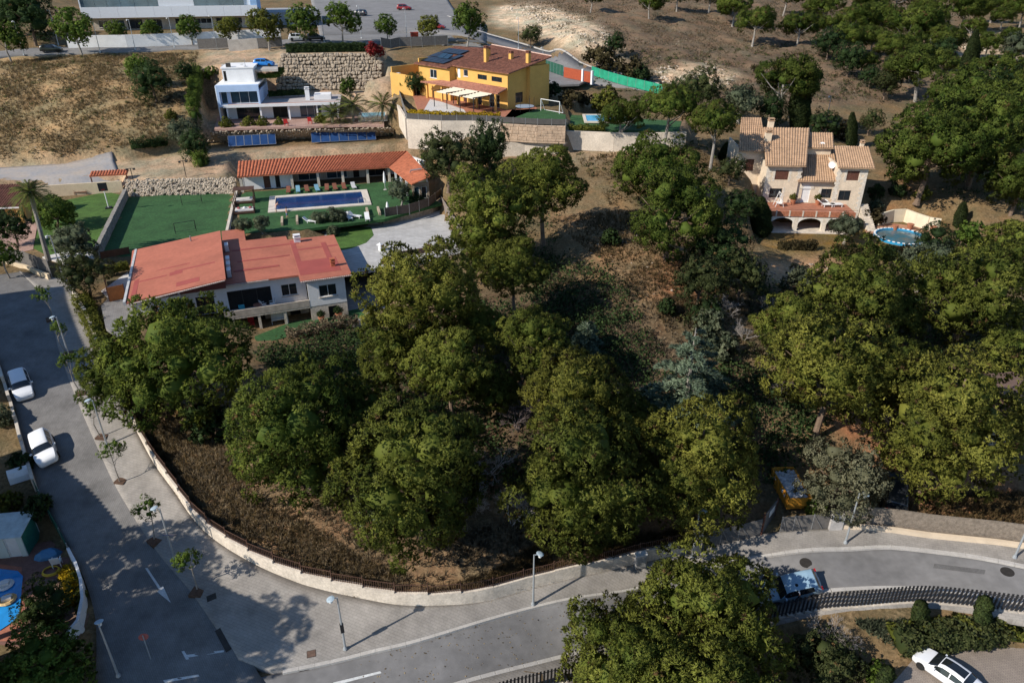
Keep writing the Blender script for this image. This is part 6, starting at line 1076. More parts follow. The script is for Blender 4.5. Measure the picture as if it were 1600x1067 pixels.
# cedar
def cedar(u, v, rpx, label, tall=1.0):
    a = 5.0; rng = np.random.default_rng(int(u)); r = 4
    for _ in range(3): hc = 1.0 * r; g = P(u, v, hc); dep = g.y * _C - (g.z + hc - CAM_Z) * _S; r = rpx * dep / F_PX
    o = empty('cedar_tree', g, 0, label, 'tree'); H_ = 2.2 * r * tall; parts = []; mb = MB(); mb.tube([(0, 0, -.3), (0, 0, H_ * .6), (0, 0, H_)], [.3, .16, .03], 7); nb = 30
    for i in range(nb):
        f = i / nb; z = H_ * (.12 + .86 * f); L_ = r * 1.08 * (1 - f) ** .75 + .3; an = i * 2.4 + rng.uniform(-.3, .3); m_ = int(26 * L_ + 8); s = rng.uniform(.1, 1, m_); side = rng.normal(0, .16, m_) * L_ * (1.1 - s) * 1.2
        x = s * L_; zz = z + .12 * L_ * np.sin(s * 2.2) - .18 * L_ * s * s; p = np.stack([np.cos(an) * x - np.sin(an) * side, np.sin(an) * x + np.cos(an) * side, zz - np.abs(side) * .3], 1); d = np.stack([np.full(m_, np.cos(an)), np.full(m_, np.sin(an)), np.full(m_, .25)], 1); parts.append(blades(rng, p, unit(d), 9, .38, .06, .5, rng.uniform(.2, .9, m_), up=np.array([0, 0, .9])))
        mb.tube([(0, 0, z), (math.cos(an) * L_ * .9, math.sin(an) * L_ * .9, z + .12 * L_ * .8 - .15 * L_)], [.07, .02], 4)
    inst(leaf_mesh('crown', parts, LM['cedar']), 'crown', o, (0, 0, 0)); mb.build('trunk', BARKG, o)
cedar(1076, 598, 80, 'blue grey cedar with layered branches in the middle of the plot'); cedar(916, 536, 22, 'small blue cedar tip beside the dark hollow', 1.2)
# bare trees
def bare_tree(u, v, rpx, label, seed, m=TWIG, name='bare_tree', k=.9, depth=5):
    rn = random.Random(seed); r = 3
    for _ in range(3): hc = k * r; g = P(u, v, hc); dep = g.y * _C - (g.z + hc - CAM_Z) * _S; r = rpx * dep / F_PX
    mb = MB(); H_ = hc + r * .9
    def br(p, d, L_, rad, n):
        q = p + d * L_; mb.tube([p, p.lerp(q, .5) + Vector((rn.uniform(-.08, .08), rn.uniform(-.08, .08), rn.uniform(-.05, .05))) * L_, q], [rad, rad * .8, rad * .6], 4, cap=False)
        if n == 0: return
        for _ in range(3 if n > 1 else 5):
            e = (d + Vector((rn.gauss(0, .5), rn.gauss(0, .5), rn.gauss(.1, .35)))).normalized(); br(p.lerp(q, rn.uniform(.55, 1)), e, L_ * rn.uniform(.55, .8), rad * .58, n - 1)
    for _ in range(4): an = rn.uniform(0, 6.28); br(Vector((0, 0, -.1)), Vector((math.cos(an) * .6, math.sin(an) * .6, 1)).normalized(), H_ * .36, .022 * H_ ** .8, depth - 1)
    o = empty(name, g, 0, label, 'tree'); mb.build('branches', m, o); return o
PURP = mat('purple_twigs', (.17, .135, .13), .95, .2, 2)
for i, (u, v, rp, lb, mm) in enumerate(((826, 618, 46, 'purple grey leafless tree left of the tall yellow green pine', PURP), (812, 650, 34, 'lower leafless tree below the purple grey one', PURP), (765, 715, 40, 'pale leafless tree between the two wall pines', TWIG), (735, 770, 38, 'tangled dead branches low between the two wall pines', TWIG), (800, 790, 44, 'wide leafless thicket left of the broad road pine', TWIG), (1130, 478, 30, 'pale leafless shrub thicket on the slope', TWIG), (1165, 515, 22, 'pale dead branching shrub below the thicket', TWIG), (1195, 470, 20, 'thin leafless shrub right of the thicket', TWIG), (1310, 985, 42, 'pale leafless shrub behind the picket fence', TWIG), (1230, 600, 24, 'reddish leafless bush beneath the group of pines', PURP), (1590, 700, 0, '', TWIG))):
    if rp: bare_tree(u, v, rp, lb, i + 3, mm, depth=6 if rp > 25 else 5)
# palms
def palm(bu, bv, cu, cv, rpx, label, fan=False, nf=42):
    g = P(bu, bv); c = UY(cu, cv, g.y); hh = max(1.5, c.z - g.z); dep = g.y * _C - (c.z - CAM_Z) * _S; r_ = rpx * dep / F_PX; rng = np.random.default_rng(int(bu)); o = empty('palm_tree', g, 0, label, 'palm'); lx = c.x - g.x
    MB().tube([(0, 0, -.3), (lx * .2, 0, hh * .3), (lx * .6, 0, hh * .65), (lx, 0, hh)], [.33, .25, .22, .27], 9).build('trunk', BARKG, o); parts = []
    for i in range(nf):
        el = R(75) - R(125) * (i / nf) + rng.normal(0, .08); an = i * 2.399; n = 26; s = np.linspace(.08, 1, n); L_ = r_ * 1.2 * (1 if not fan else .9); curve = s * s * .75; x = L_ * s * math.cos(el) ; z = L_ * (s * math.sin(el) - curve * .55)
        p = np.stack([np.cos(an) * x + lx, np.sin(an) * x, z + hh], 1); t_ = np.array([-math.sin(an), math.cos(an), 0]); f_ = np.array([math.cos(an), math.sin(an), 0]); 
        for sd in (-1, 1):
            d = unit(t_ * sd * .8 + f_ * .7 + np.array([0, 0, .15])) if not fan else unit(t_ * sd * .5 + f_); ll = L_ * (.26 if not fan else .3) * np.sin(np.clip(s, .1, .97) * 3.0)[:, None] + .05; w = .09
            V = np.stack([p - f_ * w, p + f_ * w, p + d * ll + rng.normal(0, .03, (n, 3))], 1).reshape(-1, 3); parts.append((V, np.arange(n * 3).reshape(-1, 3), np.column_stack([np.full(n * 3, rng.uniform(.1, .9)), np.tile(unit(f_ * .5 + np.array([0, 0, .9])), (n * 3, 1))])))
    inst(leaf_mesh('crown', parts, LM['palm']), 'crown', o, (0, 0, 0))
palm(520, 200, 520, 178, 24, 'leftmost of three feathery palms in front of the blue house'); palm(553, 194, 550, 165, 28, 'middle palm of three in front of the blue house'); palm(597, 193, 598, 164, 28, 'rightmost palm beside the turquoise pool'); palm(76, 407, 47, 300, 30, 'tall single palm with leaning trunk in the left garden', True, 56)
# hedges: line of points (pixels at height z), width and height
def hedge(name, pts, w, hh, key, label, cat='hedge', leaf=.11, dens=130, irr=.18):
    pts = arr(pts); O = pts[0]; rng = np.random.default_rng(int(abs(O.x * 13 + O.y * 7))); parts = []; core = []
    for a, b in zip(pts, pts[1:]):
        d = b - a; L_ = d.xy.length; t = np.array([d.x / L_, d.y / L_, 0]); nn = np.array([-t[1], t[0], 0]); n = int(dens * L_ * (2 * hh + w)); s = rng.uniform(0, L_, n); q = rng.uniform(0, 2 * hh + w, n); side = q < hh; top = (q >= hh) & (q < hh + w)
        off = np.where(side, -w / 2, np.where(top, q - hh - w / 2, w / 2)); z = np.where(side, q, np.where(top, hh, q - hh - w)); bmp = irr * (np.sin(s * 2.3 + z * 2 + off) * .6 + np.sin(s * 5.1 - z * 3 + off * 2) * .4) + rng.normal(0, .03 + irr * .3, n); nr = np.where(side[:, None], -nn + [0, 0, .4], np.where(top[:, None], np.array([0, 0, 1.0]), nn + [0, 0, .4]))
        p = np.array([a.x - O.x, a.y - O.y, 0]) + t * s[:, None] + nn * off[:, None] + np.array([0, 0, 1]) * (z + np.interp(s, [0, L_], [a.z - O.z, b.z - O.z]))[:, None] + unit(nr) * bmp[:, None]; parts.append(leaves(rng, p, unit(nr), leaf, rng.uniform(.1, .9, n)))
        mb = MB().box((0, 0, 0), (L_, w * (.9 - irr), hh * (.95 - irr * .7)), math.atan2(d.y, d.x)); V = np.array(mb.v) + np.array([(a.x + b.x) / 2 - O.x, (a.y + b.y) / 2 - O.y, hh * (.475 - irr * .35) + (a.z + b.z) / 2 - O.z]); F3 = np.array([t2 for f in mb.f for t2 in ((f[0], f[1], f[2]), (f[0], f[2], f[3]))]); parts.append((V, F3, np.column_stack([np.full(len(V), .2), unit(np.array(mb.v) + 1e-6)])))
    o = bpy.data.objects.new(name, leaf_mesh(name, parts, LM[key])); COL.objects.link(o); o.location = O; return tag(o, label, cat)
Q = lambda *pp: [P(u, v) for u, v in pp]
hedge('hedge', [U(1216, 392, 6.3), U(1274, 390, 6.3)], .9, 1.2, 'brownish', 'clipped brown hedge left of the gap below the mansion lawn'); hedge('hedge', [U(1303, 396, 6.3), U(1360, 400, 6.3), U(1420, 399, 6.3)], .9, 1.2, 'brownish', 'long clipped brown hedge right of the gap below the mansion lawn')
hedge('hedge', Q((1398, 1012), (1450, 1004), (1510, 1000), (1560, 993)), 1.7, 1.1, 'oak', 'thick clipped hedge in front of the car park', leaf=.13)
hedge('hedge', [U(640, 182, 18.3), U(690, 186, 18.3), U(735, 186.5, 18.3), U(782, 187.5, 18.3)], .8, 1.0, 'yellow', 'long bright yellow flowering hedge along the retaining wall'); hedge('hedge', [U(886, 203, 17), U(945, 204, 17)], .8, .7, 'fresh_y', 'low lime green hedge under the turquoise pool')
hedge('hedge', Q((307, 200), (303, 175), (306, 150), (309, 120)), 1.6, 2.2, 'fresh', 'bright ivy covered hedge down the left side of the blue house', irr=.4); hedge('hedge', [U(448, 82, 24.1), U(500, 81, 24.1), U(572, 80, 24.1)], 1.8, 1.5, 'oak_dark', 'dark ivy hedge along the top of the boulder wall'); hedge('hedge', [U(404, 122, 20.8), U(432, 122, 20.8), U(440, 112, 21)], 1.0, .8, 'fresh', 'small green hedge below the parked blue car')
hedge('hedge', [U(572, 141, 17.4), U(597, 140, 17.4)], .8, .7, 'yellow', 'small yellow flowering hedge at the foot of boulder wall'); hedge('hedge', [U(420, 151, 17.4), U(476, 148, 17.4)], 1.0, .9, 'oak_dark', 'dark hedge behind the flat roof of the blue house')
hedge('hedge', Q((128, 470), (142, 500), (156, 530), (170, 555)), 1.4, 1.1, 'fresh_y', 'autumn coloured hedge beside the white villa driveway', irr=.35); hedge('hedge', [U(162, 428, 7.9), U(202, 420, 7.9)], 1.0, .8, 'fresh_y', 'yellow green shrubs behind the red roof corner'); hedge('hedge', Q((104, 895), (110, 920), (112, 950)), .6, .7, 'yellow', 'yellow flowering hedge on the deck of the corner garden')
hedge('hedge', Q((120, 900), (127, 930), (126, 965)), .4, .5, 'fresh_y', 'thin creeper inside the white corner wall'); hedge('hedge', [U(210, 300, 11.0), U(212, 300, 11.0)], .4, .3, 'oak', 'tuft of weeds at the corner of rubble bank')
hedge('hedge', Q((1390, 995), (1440, 985), (1500, 982), (1590, 985)), 1.6, .35, 'fresh_y', 'low green ground cover behind the picket fence', leaf=.14); hedge('hedge', [U(448, 528, 4.1), U(500, 517, 4.1), U(560, 505, 4.1)], 1.0, .9, 'drydark', 'dry brown hedge below the lawn of the white villa', irr=.45); hedge('hedge', Q((205, 232), (240, 230), (262, 227)), 1.0, 1.4, 'oak_dark', 'row of dark burnt shrubs at the foot of dry slope', irr=.6)
hedge('hedge', Q((316, 250), (314, 262)), 1.6, 2.0, 'fresh', 'ivy hanging over the dirt terrace edge', irr=.5)
# --- uncountable ground cover ---
def in_px(zones, n, rng):
    out = []
    for q, w in zones:
        q = np.array(q, float); m = int(n * w); pts = []
        while len(pts) < m:
            x = rng.uniform(q[:, 0].min(), q[:, 0].max(), 400); y = rng.uniform(q[:, 1].min(), q[:, 1].max(), 400); k = pip(q, x, y); pts += list(zip(x[k], y[k]))
        out += pts[:m]
    return out
def ground_pts(quad, n, rng):
    """random points over the ground area seen inside a pixel outline"""
    W_ = np.array([tuple(P(u, v)) for u, v in quad]); lo, hi = W_[:, :2].min(0), W_[:, :2].max(0); pts = np.zeros((0, 2))
    while len(pts) < n:
        c = rng.uniform(lo, hi, (n * 2, 2)); pts = np.vstack([pts, c[pip(W_[:, :2], c[:, 0], c[:, 1])]])
    pts = pts[:n]; ok = ~pip(SIDEWALK_POLY, pts[:, 0], pts[:, 1]); pts = pts[ok]; return np.column_stack([pts, h(pts[:, 0], pts[:, 1])])
def cover(name, quads, key, K, ln, wd, label, spread=.6, seed=1):
    rng = np.random.default_rng(seed); parts = []
    for q, n in quads:
        p = ground_pts(q, n, rng); f = np.sin(p[:, 0] * .5 + 2 * np.sin(p[:, 1] * .3)) * np.sin(p[:, 1] * .45); p = p[f > rng.uniform(-1.2, .5, len(p))]; s = rng.uniform(.5, 1.5, (len(p), 1)); parts.append(blades(rng, p, np.tile([0, 0, 1.0], (len(p), 1)), K, ln, wd, spread, rng.uniform(0, 1, len(p))))
    o = bpy.data.objects.new(name, leaf_mesh(name, parts, LM[key])); COL.objects.link(o); return tag(o, label, 'grass', kind='stuff')
cover('dry_grass', [([(-60, 95), (310, 82), (300, 225), (180, 240), (-60, 262)], 17000), ([(860, 345), (1010, 330), (1120, 420), (1180, 500), (1040, 510), (950, 420)], 4500), ([(780, 0), (1300, -40), (1480, 100), (1380, 165), (1130, 150), (900, 90)], 15000), ([(900, 250), (1080, 225), (1150, 290), (960, 330)], 2500), ([(1390, 800), (1600, 830), (1600, 770), (1450, 770)], 1500), ([(640, 930), (760, 935), (1080, 850), (1060, 830), (860, 840), (760, 900)], 4200), ([(215, 650), (300, 640), (400, 760), (560, 870), (640, 900), (560, 925), (400, 875), (280, 770)], 3200)], 'dry', 5, .55, .035, 'straw coloured dry grass over the slopes and waste ground')
cover('dry_scrub', [([(215, 650), (300, 640), (400, 760), (560, 870), (640, 900), (760, 890), (760, 935), (560, 935), (400, 880), (280, 780)], 4200), ([(380, 740), (520, 760), (650, 850), (860, 800), (1000, 780), (1000, 830), (760, 890), (600, 890)], 2600), ([(-60, 95), (310, 82), (300, 225), (180, 240), (-60, 262)], 4000), ([(800, 10), (1300, -20), (1400, 160), (1020, 160)], 12000), ([(1010, 480), (1200, 440), (1260, 640), (1120, 620)], 3000), ([(850, 420), (1000, 430), (1050, 560), (860, 560)], 2500)], 'drydark', 6, .5, .04, 'brown dead scrub and brambles on the wild plot', .8, 2)
cover('weeds', [([(-60, 95), (310, 82), (300, 225), (180, 240), (-60, 262)], 1500), ([(900, 20), (1300, -20), (1400, 160), (1020, 160)], 1600), ([(1330, 970), (1600, 975), (1600, 1000), (1400, 1015)], 1800)], 'olive', 7, .4, .05, 'scattered green weeds on the slopes', .9, 3)

def undergrowth(name, quads, key, hmax, leaf, label, seed):
    rng = np.random.default_rng(seed); parts = []
    for q, n in quads:
        c = ground_pts(q, n, rng); r_ = rng.uniform(.4, 1.0, len(c)) * hmax; idx = np.repeat(np.arange(len(c)), 34); d = unit(rng.normal(0, 1, (len(idx), 3))); d[:, 2] = np.abs(d[:, 2]); p = c[idx] + d * (r_[idx] * rng.uniform(.5, 1.05, len(idx)))[:, None] * np.array([1, 1, .9]); parts.append(leaves(rng, p, unit(d + np.array([0, 0, .4])), leaf, rng.uniform(0, 1, len(c))[idx]))
    o = bpy.data.objects.new(name, leaf_mesh(name, parts, LM[key])); COL.objects.link(o); return tag(o, label, 'undergrowth', kind='stuff')
undergrowth('undergrowth', [([(430, 545), (560, 520), (760, 470), (900, 470), (1010, 560), (1150, 640), (1000, 720), (760, 800), (600, 680)], 700), ([(1130, 560), (1300, 640), (1240, 760), (1130, 740), (1010, 640)], 260), ([(840, 400), (960, 420), (1040, 560), (900, 600), (820, 500)], 260), ([(1180, 440), (1440, 440), (1560, 520), (1400, 640), (1200, 560)], 420), ([(1380, 170), (1600, 130), (1600, 330), (1480, 320)], 130), ([(690, 280), (760, 260), (900, 300), (860, 400), (740, 420)], 150), ([(400, 545), (560, 512), (610, 540), (450, 610)], 170)], 'oak_dark', 1.7, .15, 'dark tangled undergrowth beneath the pines', 8)
undergrowth('scrub', [([(1080, 400), (1180, 400), (1260, 500), (1180, 600), (1050, 520)], 120), ([(900, 100), (1000, 80), (1400, 60), (1450, 140), (1300, 160), (1000, 160)], 800), ([(1300, -20), (1640, -40), (1640, 150), (1460, 150)], 330), ([(-60, 95), (310, 82), (300, 225), (180, 240), (-60, 262)], 120), ([(900, 240), (1120, 240), (1140, 300), (960, 330)], 90)], 'oak', .9, .13, 'low grey green scrub on the slopes', 9)

def loose_rocks(name, quads, m, label, seed, sz=(.25, .8)):
    rng = np.random.default_rng(seed); Vb = np.array(ICO1[0]); Fb = np.array(ICO1[1]); Vs, Fs = [], []; o = 0
    for q, n in quads:
        for c in ground_pts(q, n, rng):
            k = rng.uniform(*sz) * np.array([rng.uniform(.8, 1.6), rng.uniform(.8, 1.3), rng.uniform(.4, .8)]); a = rng.uniform(0, 6.28); M_ = np.array([[math.cos(a), -math.sin(a), 0], [math.sin(a), math.cos(a), 0], [0, 0, 1]]); Vs.append((Vb * k * rng.uniform(.8, 1.15, (len(Vb), 1))) @ M_.T + c); Fs.append(Fb + o); o += len(Vb)
    ob = bpy.data.objects.new(name, np_mesh(name, np.vstack(Vs), np.vstack(Fs), m)); COL.objects.link(ob); return tag(ob, label, 'rocks', kind='stuff')
loose_rocks('eroded_rock', [([(775, 12), (850, 10), (940, 44), (975, 92), (955, 108), (900, 76), (830, 50)], 520), ([(1020, 108), (1105, 98), (1150, 118), (1130, 140), (1040, 132)], 260), ([(1500, 60), (1600, 55), (1600, 92), (1500, 98)], 120)], mat('pale_rock', (.52, .44, .345), .95, .2, .5, .4, coord='World', fine=.15), 'crumbling pale cream rock of the cut bank', 21)
loose_rocks('field_stones', [([(-60, 95), (310, 82), (300, 225), (180, 240), (-60, 262)], 160), ([(880, 60), (1300, 20), (1400, 160), (1020, 160)], 260), ([(880, 360), (1100, 400), (1180, 500), (1000, 480)], 60), ([(1190, 405), (1300, 405), (1290, 450), (1190, 455)], 60)], mat('field_stone', (.33, .27, .21), .95, .25, .7, .4, coord='World', fine=.15), 'scattered stones on the dry slopes', 22, (.12, .4))
# ---------------- vehicles ----------------
CAR_ST = {'hatch': [(-2.06, .70, .62, .66), (-1.98, .82, .88, .95), (-1.72, .86, .93, 1.36), (-1.3, .88, .94, 1.46), (-.5, .89, .93, 1.5), (.15, .89, .92, 1.48), (.5, .88, .92, 1.36), (1.05, .87, .92, .99), (1.2, .87, .91, .94), (1.7, .83, .82, .85), (1.98, .76, .64, .68), (2.08, .62, .48, .52)],
 'sedan': [(-2.3, .68, .66, .70), (-2.2, .82, .90, .96), (-1.75, .88, .95, 1.08), (-1.25, .89, .95, 1.38), (-.5, .90, .94, 1.46), (.15, .90, .93, 1.44), (.55, .89, .92, 1.32), (1.15, .88, .92, .99), (1.3, .88, .91, .95), (1.85, .84, .82, .85), (2.18, .77, .64, .68), (2.28, .62, .48, .52)],
 'suv': [(-2.2, .74, .72, .78), (-2.12, .86, .98, 1.1), (-1.9, .90, 1.02, 1.55), (-1.4, .92, 1.02, 1.65), (-.5, .93, 1.01, 1.68), (.2, .93, 1.0, 1.66), (.6, .92, 1.0, 1.5), (1.1, .91, 1.0, 1.08), (1.25, .91, .99, 1.03), (1.8, .87, .92, .95), (2.1, .8, .74, .78), (2.2, .66, .55, .6)]}
CARP = {k: mat('car_' + k, c, .28, .02, 1, spec=.6) for k, c in dict(white=(.75, .76, .77), silver=(.55, .57, .58), paleblue=(.22, .33, .42), blue=(.02, .19, .55), red=(.22, .012, .012), dark=(.018, .02, .024), green=(.012, .02, .016)).items()}
TYRE = mat('tyre', (.015, .015, .015), .9); RIM = mat('rim', (.45, .46, .47), .35, .1, metal=.8); CGLASS = mat('car_glass', (.012, .015, .018), .05, .1, spec=.8); HEADL = mat('headlamp', (.7, .72, .74), .15); TAILL = mat('tail_lamp', (.3, .01, .01), .25)
CAR_MESH = {}
def car_sec(st, x):
    a = np.array(st); w, zb, zr = (np.interp(x, a[:, 0], a[:, k]) for k in (1, 2, 3)); f = min(1, max(0, (zr - zb) / .5)); wr = w * (1 - .27 * f) if f > .05 else w * .93
    return [(0, .20), (w * .9, .20), (w * .985, .32), (w * 1.0, .55), (w * .985, zb - .06), (w * .955, zb), (wr + (.02 if f > .3 else 0), max(zb + .012, zr - .09)), (wr * .93, max(zb + .02, zr - .03)), (wr * .6, max(zb + .03, zr)), (0, max(zb + .035, zr + .02))]
def make_car(kind, color):
    key = (kind, color)
    if key in CAR_MESH: return CAR_MESH[key]
    st = CAR_ST[kind]; x0, x1 = st[0][0], st[-1][0]; xs = np.unique(np.concatenate([np.array([s[0] for s in st]), np.linspace(x0, x1, 22)])); V = []; F = []; S = [car_sec(st, x) for x in xs]; k = len(S[0]); m = 2 * k - 2
    for x, s in zip(xs, S):
        ring = [(x, -y, z) for y, z in s] + [(x, y, z) for y, z in s[-2:0:-1]]; V += ring
    n = len(xs)
    for i in range(n - 1):
        for j in range(m): F.append((i * m + j, (i + 1) * m + j, (i + 1) * m + (j + 1) % m, i * m + (j + 1) % m))
    F += [tuple(range(m)), tuple(range((n - 1) * m, n * m))[::-1]]
    out = {}
    def mk(nm, mb, mt, smooth=False): o = mb.build(nm, mt, None, smooth); out.setdefault(nm, []).append(o.data); bpy.data.objects.remove(o)
    b = MB(); b.v = V; b.f = F; mk('body', b, CARP[color], True)
    me = out['body'][0]; bm = bmesh.new(); bm.from_mesh(me); bmesh.ops.recalc_face_normals(bm, faces=bm.faces); bm.to_mesh(me); bm.free()
    def patchg(xa, xb, ja, jb, nm, off=.012, both=True):
        for sd in ((-1, 1) if both else (0,)):
            q = MB(); X = np.linspace(xa, xb, 7)
            rows = []
            for x in X:
                s = car_sec(st, x)
                pts = [(sd * s[j][0], s[j][1]) for j in range(ja, jb + 1)] if both else [(-s[j][0], s[j][1]) for j in range(ja, jb + 1)] + [(s[j][0], s[j][1]) for j in range(jb - 1, ja - 1, -1)]
                rows.append([(x, y * (1.012 if both else 1), z + (off if not both else .0)) for y, z in pts])
            w = len(rows[0]); q.v = [p for r_ in rows for p in r_]; q.f = [(i * w + j, i * w + j + 1, (i + 1) * w + j + 1, (i + 1) * w + j) for i in range(6) for j in range(w - 1)]; mk(nm, q, CGLASS, True)
    a = {r_[0]: r_ for r_ in st}; wsx = [s[0] for s in st if s[0] > 0]; 
    patchg(st[6][0] - .02, st[7][0] - .03, 6, 9, 'windscreen', both=False); rb = 1 if kind != 'sedan' else 2
    patchg(st[rb][0] + .06, st[rb + 1][0] - .02, 6, 9, 'rear_window', both=False); patchg(st[3][0] - .15, -.42, 5, 6, 'side_window'); patchg(-.34, st[6][0] + .15, 5, 6, 'side_window')
    if kind == 'sedan': patchg(-1.2, st[6][0] - .08, 8, 9, 'roof_glass', both=False)
    wb = (x0 + .78, x1 - .78); wm = MB().lathe([(.2, -.1), (.31, -.1), (.33, -.06), (.33, .06), (.31, .1), (.2, .1)], 16); mk('tyre', wm, TYRE); mk('rim', MB().lathe([(.02, -.085), (.21, -.09), (.21, .09), (.02, .085)], 12), RIM)
    ym = st[4][1]
    mk('headlight', MB().box((0, 0, 0), (.22, .3, .12)), HEADL); mk('tail_light', MB().box((0, 0, 0), (.1, .22, .26)), TAILL); mk('mirror', MB().box((0, 0, 0), (.12, .2, .14)), CARP[color]); mk('grille', MB().box((0, 0, 0), (.06, .8, .14)), BLACKM); mk('number_plate', MB().box((0, 0, 0), (.03, .5, .11)), FRAMEW)
    out['_'] = (x0, x1, wb, ym, st); CAR_MESH[key] = out; return out
def car(kind, color, pos, heading, label, name='parked_car', slope=(0, 0), sc=1, group=None):
    c = make_car(kind, color); x0, x1, wb, ym, st = c['_']; o = empty(name, pos, 0, label, 'car', group, sc); o.rotation_euler = (slope[0], slope[1], heading)
    b = inst(c['body'][0], 'body', o, (0, 0, 0))
    for nm in ('windscreen', 'rear_window', 'side_window', 'roof_glass'):
        if nm not in c: continue
        for me in c[nm]: inst(me, nm, o, (0, 0, 0))
    for x in wb:
        for s in (-1, 1):
            w = empty('wheel', (x, s * (ym - .09), .33)); w.parent = o; w.rotation_euler = (R(90), 0, 0); inst(c['tyre'][0], 'tyre', w, (0, 0, 0)); inst(c['rim'][0], 'rim', w, (0, 0, 0))
    for s in (-1, 1): inst(c['headlight'][0], 'headlight', o, (x1 - .2, s * .58, .66), (0, .2, -s * .35)); inst(c['tail_light'][0], 'tail_light', o, (x0 + .06, s * .68, .84)); inst(c['mirror'][0], 'mirror', o, (.62, s * (ym + .08), .98))
    inst(c['grille'][0], 'grille', o, (x1 - .05, 0, .5)); inst(c['number_plate'][0], 'number_plate', o, (x0 - .0, 0, .6)); return o
def slope_at(p, hd, r_=1.6):
    c, s = math.cos(hd), math.sin(hd); f = h_smooth(np.array([p.x + c * r_, p.x - c * r_, p.x - s * r_, p.x + s * r_]), np.array([p.y + s * r_, p.y - s * r_, p.y + c * r_, p.y - c * r_])); return (math.atan2(f[2] - f[3], 2 * r_), -math.atan2(f[0] - f[1], 2 * r_))
def road_car(kind, color, u, v, fu, fv, label, dz=.06, **kw):
    p = P(u, v); q = P(fu, fv); hd = math.atan2(q.y - p.y, q.x - p.x); return car(kind, color, (p.x, p.y, p.z + dz), hd, label, slope=slope_at(p, hd), **kw)
road_car('hatch', 'white', 36, 608, 44, 632, 'small white hatchback parked higher up the shaded street', dz=.06, sc=.94); road_car('suv', 'white', 74, 708, 85, 742, 'larger white car parked lower on the shaded street', dz=.06, sc=.93)
road_car('hatch', 'paleblue', 1236, 922, 1202, 930, 'pale blue white hatchback in the big shadow on the lower road', dz=.02, name='parked_car')
p = U(1476, 1058, -.1); car('sedan', 'white', (p.x, p.y, -.05), math.atan2(1, -.75), 'white car with black glass roof in the car park', sc=.86)
road_car('suv', 'dark', 1394, 776, 1394, 745, 'dark car hidden in deep shade behind the grey oak', dz=.0)
p = U(413, 104, 22.5); car('hatch', 'blue', (p.x, p.y, 22.56), R(0), 'bright blue hatchback parked above the blue house', sc=.95)
for kind, col_, u, v, hd, lb in (('hatch', 'green', 82, 84, 12, 'dark green car parked below the school wall at left'), ('suv', 'red', 632, 18, -4, 'dark red car parked in the middle of the lot'), ('hatch', 'red', 684, 48, -10, 'red car half hidden by a small street tree'), ('suv', 'dark', 562, 27, 160, 'dark car parked in the shadow by the lot'), ('hatch', 'silver', 466, 66, 15, 'pale car half hidden behind the hedge'), ('hatch', 'dark', 494, 66, 15, 'black car half hidden behind the hedge, right of pale car')):
    p = P(u, v); car(kind, col_, (p.x, p.y, p.z + .35), R(hd), lb)
# ---------------- street lamps ----------------
LAMPM = mat('lamp_galvanised', (.42, .45, .47), .45, .1, 2, metal=.5); LAMPW = mat('lamp_disc', (.34, .42, .47), .5)
def street_lamp(u, v, hgt, az, label, extra=None, dz=.13, disc=True, pos=None, group='street lamps with tilted discs'):
    p = pos or P(u, v); o = empty('street_lamp', (p.x, p.y, p.z + dz), az, label, 'street lamp', group)
    MB().tube([(0, 0, -.2), (0, 0, 1.2), (0, 0, hgt)], [.085, .075, .05], 8).build('pole', LAMPM, o); MB().lathe([(.16, 0), (.16, .05), (.1, .25)], 8).build('base', LAMPM, o)
    a = MB().tube([(0, 0, hgt - .05), (.25, 0, hgt), (.42, 0, hgt)], .035, 6).build('arm', LAMPM, o)
    if disc: d = MB().lathe([(.02, .06), (.16, .05), (.27, .0), (.25, -.03), (.02, -.02)], 14).build('reflector', LAMPW, o); d.matrix_local = Matrix.Translation((.42, 0, hgt + .02)) @ Matrix.Rotation(R(14), 4, 'Y')
    MB().lathe([(.05, -.32), (.11, -.28), (.13, -.05), (.06, -.03)], 10, (.42, 0, hgt)).build('lantern', FRAMEW, o)
    if extra == 'box': MB().bx(-.12, .12, -.12, .12, 1.7, 2.4).build('control_box', BLACKM, o)
    if extra == 'solar': q = MB().box((0, 0, 0), (.85, .6, .05)).build('solar_panel', mat('solar_blue', (.018, .05, .14)), o); q.matrix_local = Matrix.Translation((-.1, -.15, 2.2)) @ Matrix.Rotation(R(35), 4, 'X')
    return o
street_lamp(540, 1016, 4.85, R(200), 'lamp on the bend pavement with a dark box halfway up', 'box'); street_lamp(833, 946, 4.8, R(10), 'lamp in front of the middle of the curved wall'); street_lamp(1081, 874, 4.7, R(10), 'lamp at the end of the wall behind the foreground pine'); street_lamp(1320, 850, 4.9, R(-20), 'lamp before the brushwood screen'); street_lamp(1584, 873, 4.9, R(0), 'rightmost lamp at the picture edge')
street_lamp(273, 874, 4.8, R(175), 'lamp with a small blue solar panel on its pole', 'solar'); street_lamp(168, 697, 4.6, R(180), 'lamp beside the young trees, by the lower white car'); street_lamp(110, 562, 4.6, R(180), 'lamp beside the young trees, above the upper white car'); street_lamp(186, 1058, 4.6, R(120), 'lamp at the shaded corner in the bottom left'); street_lamp(101, 440, 5.5, R(190), 'flat headed lamp at the top of the street', disc=False)
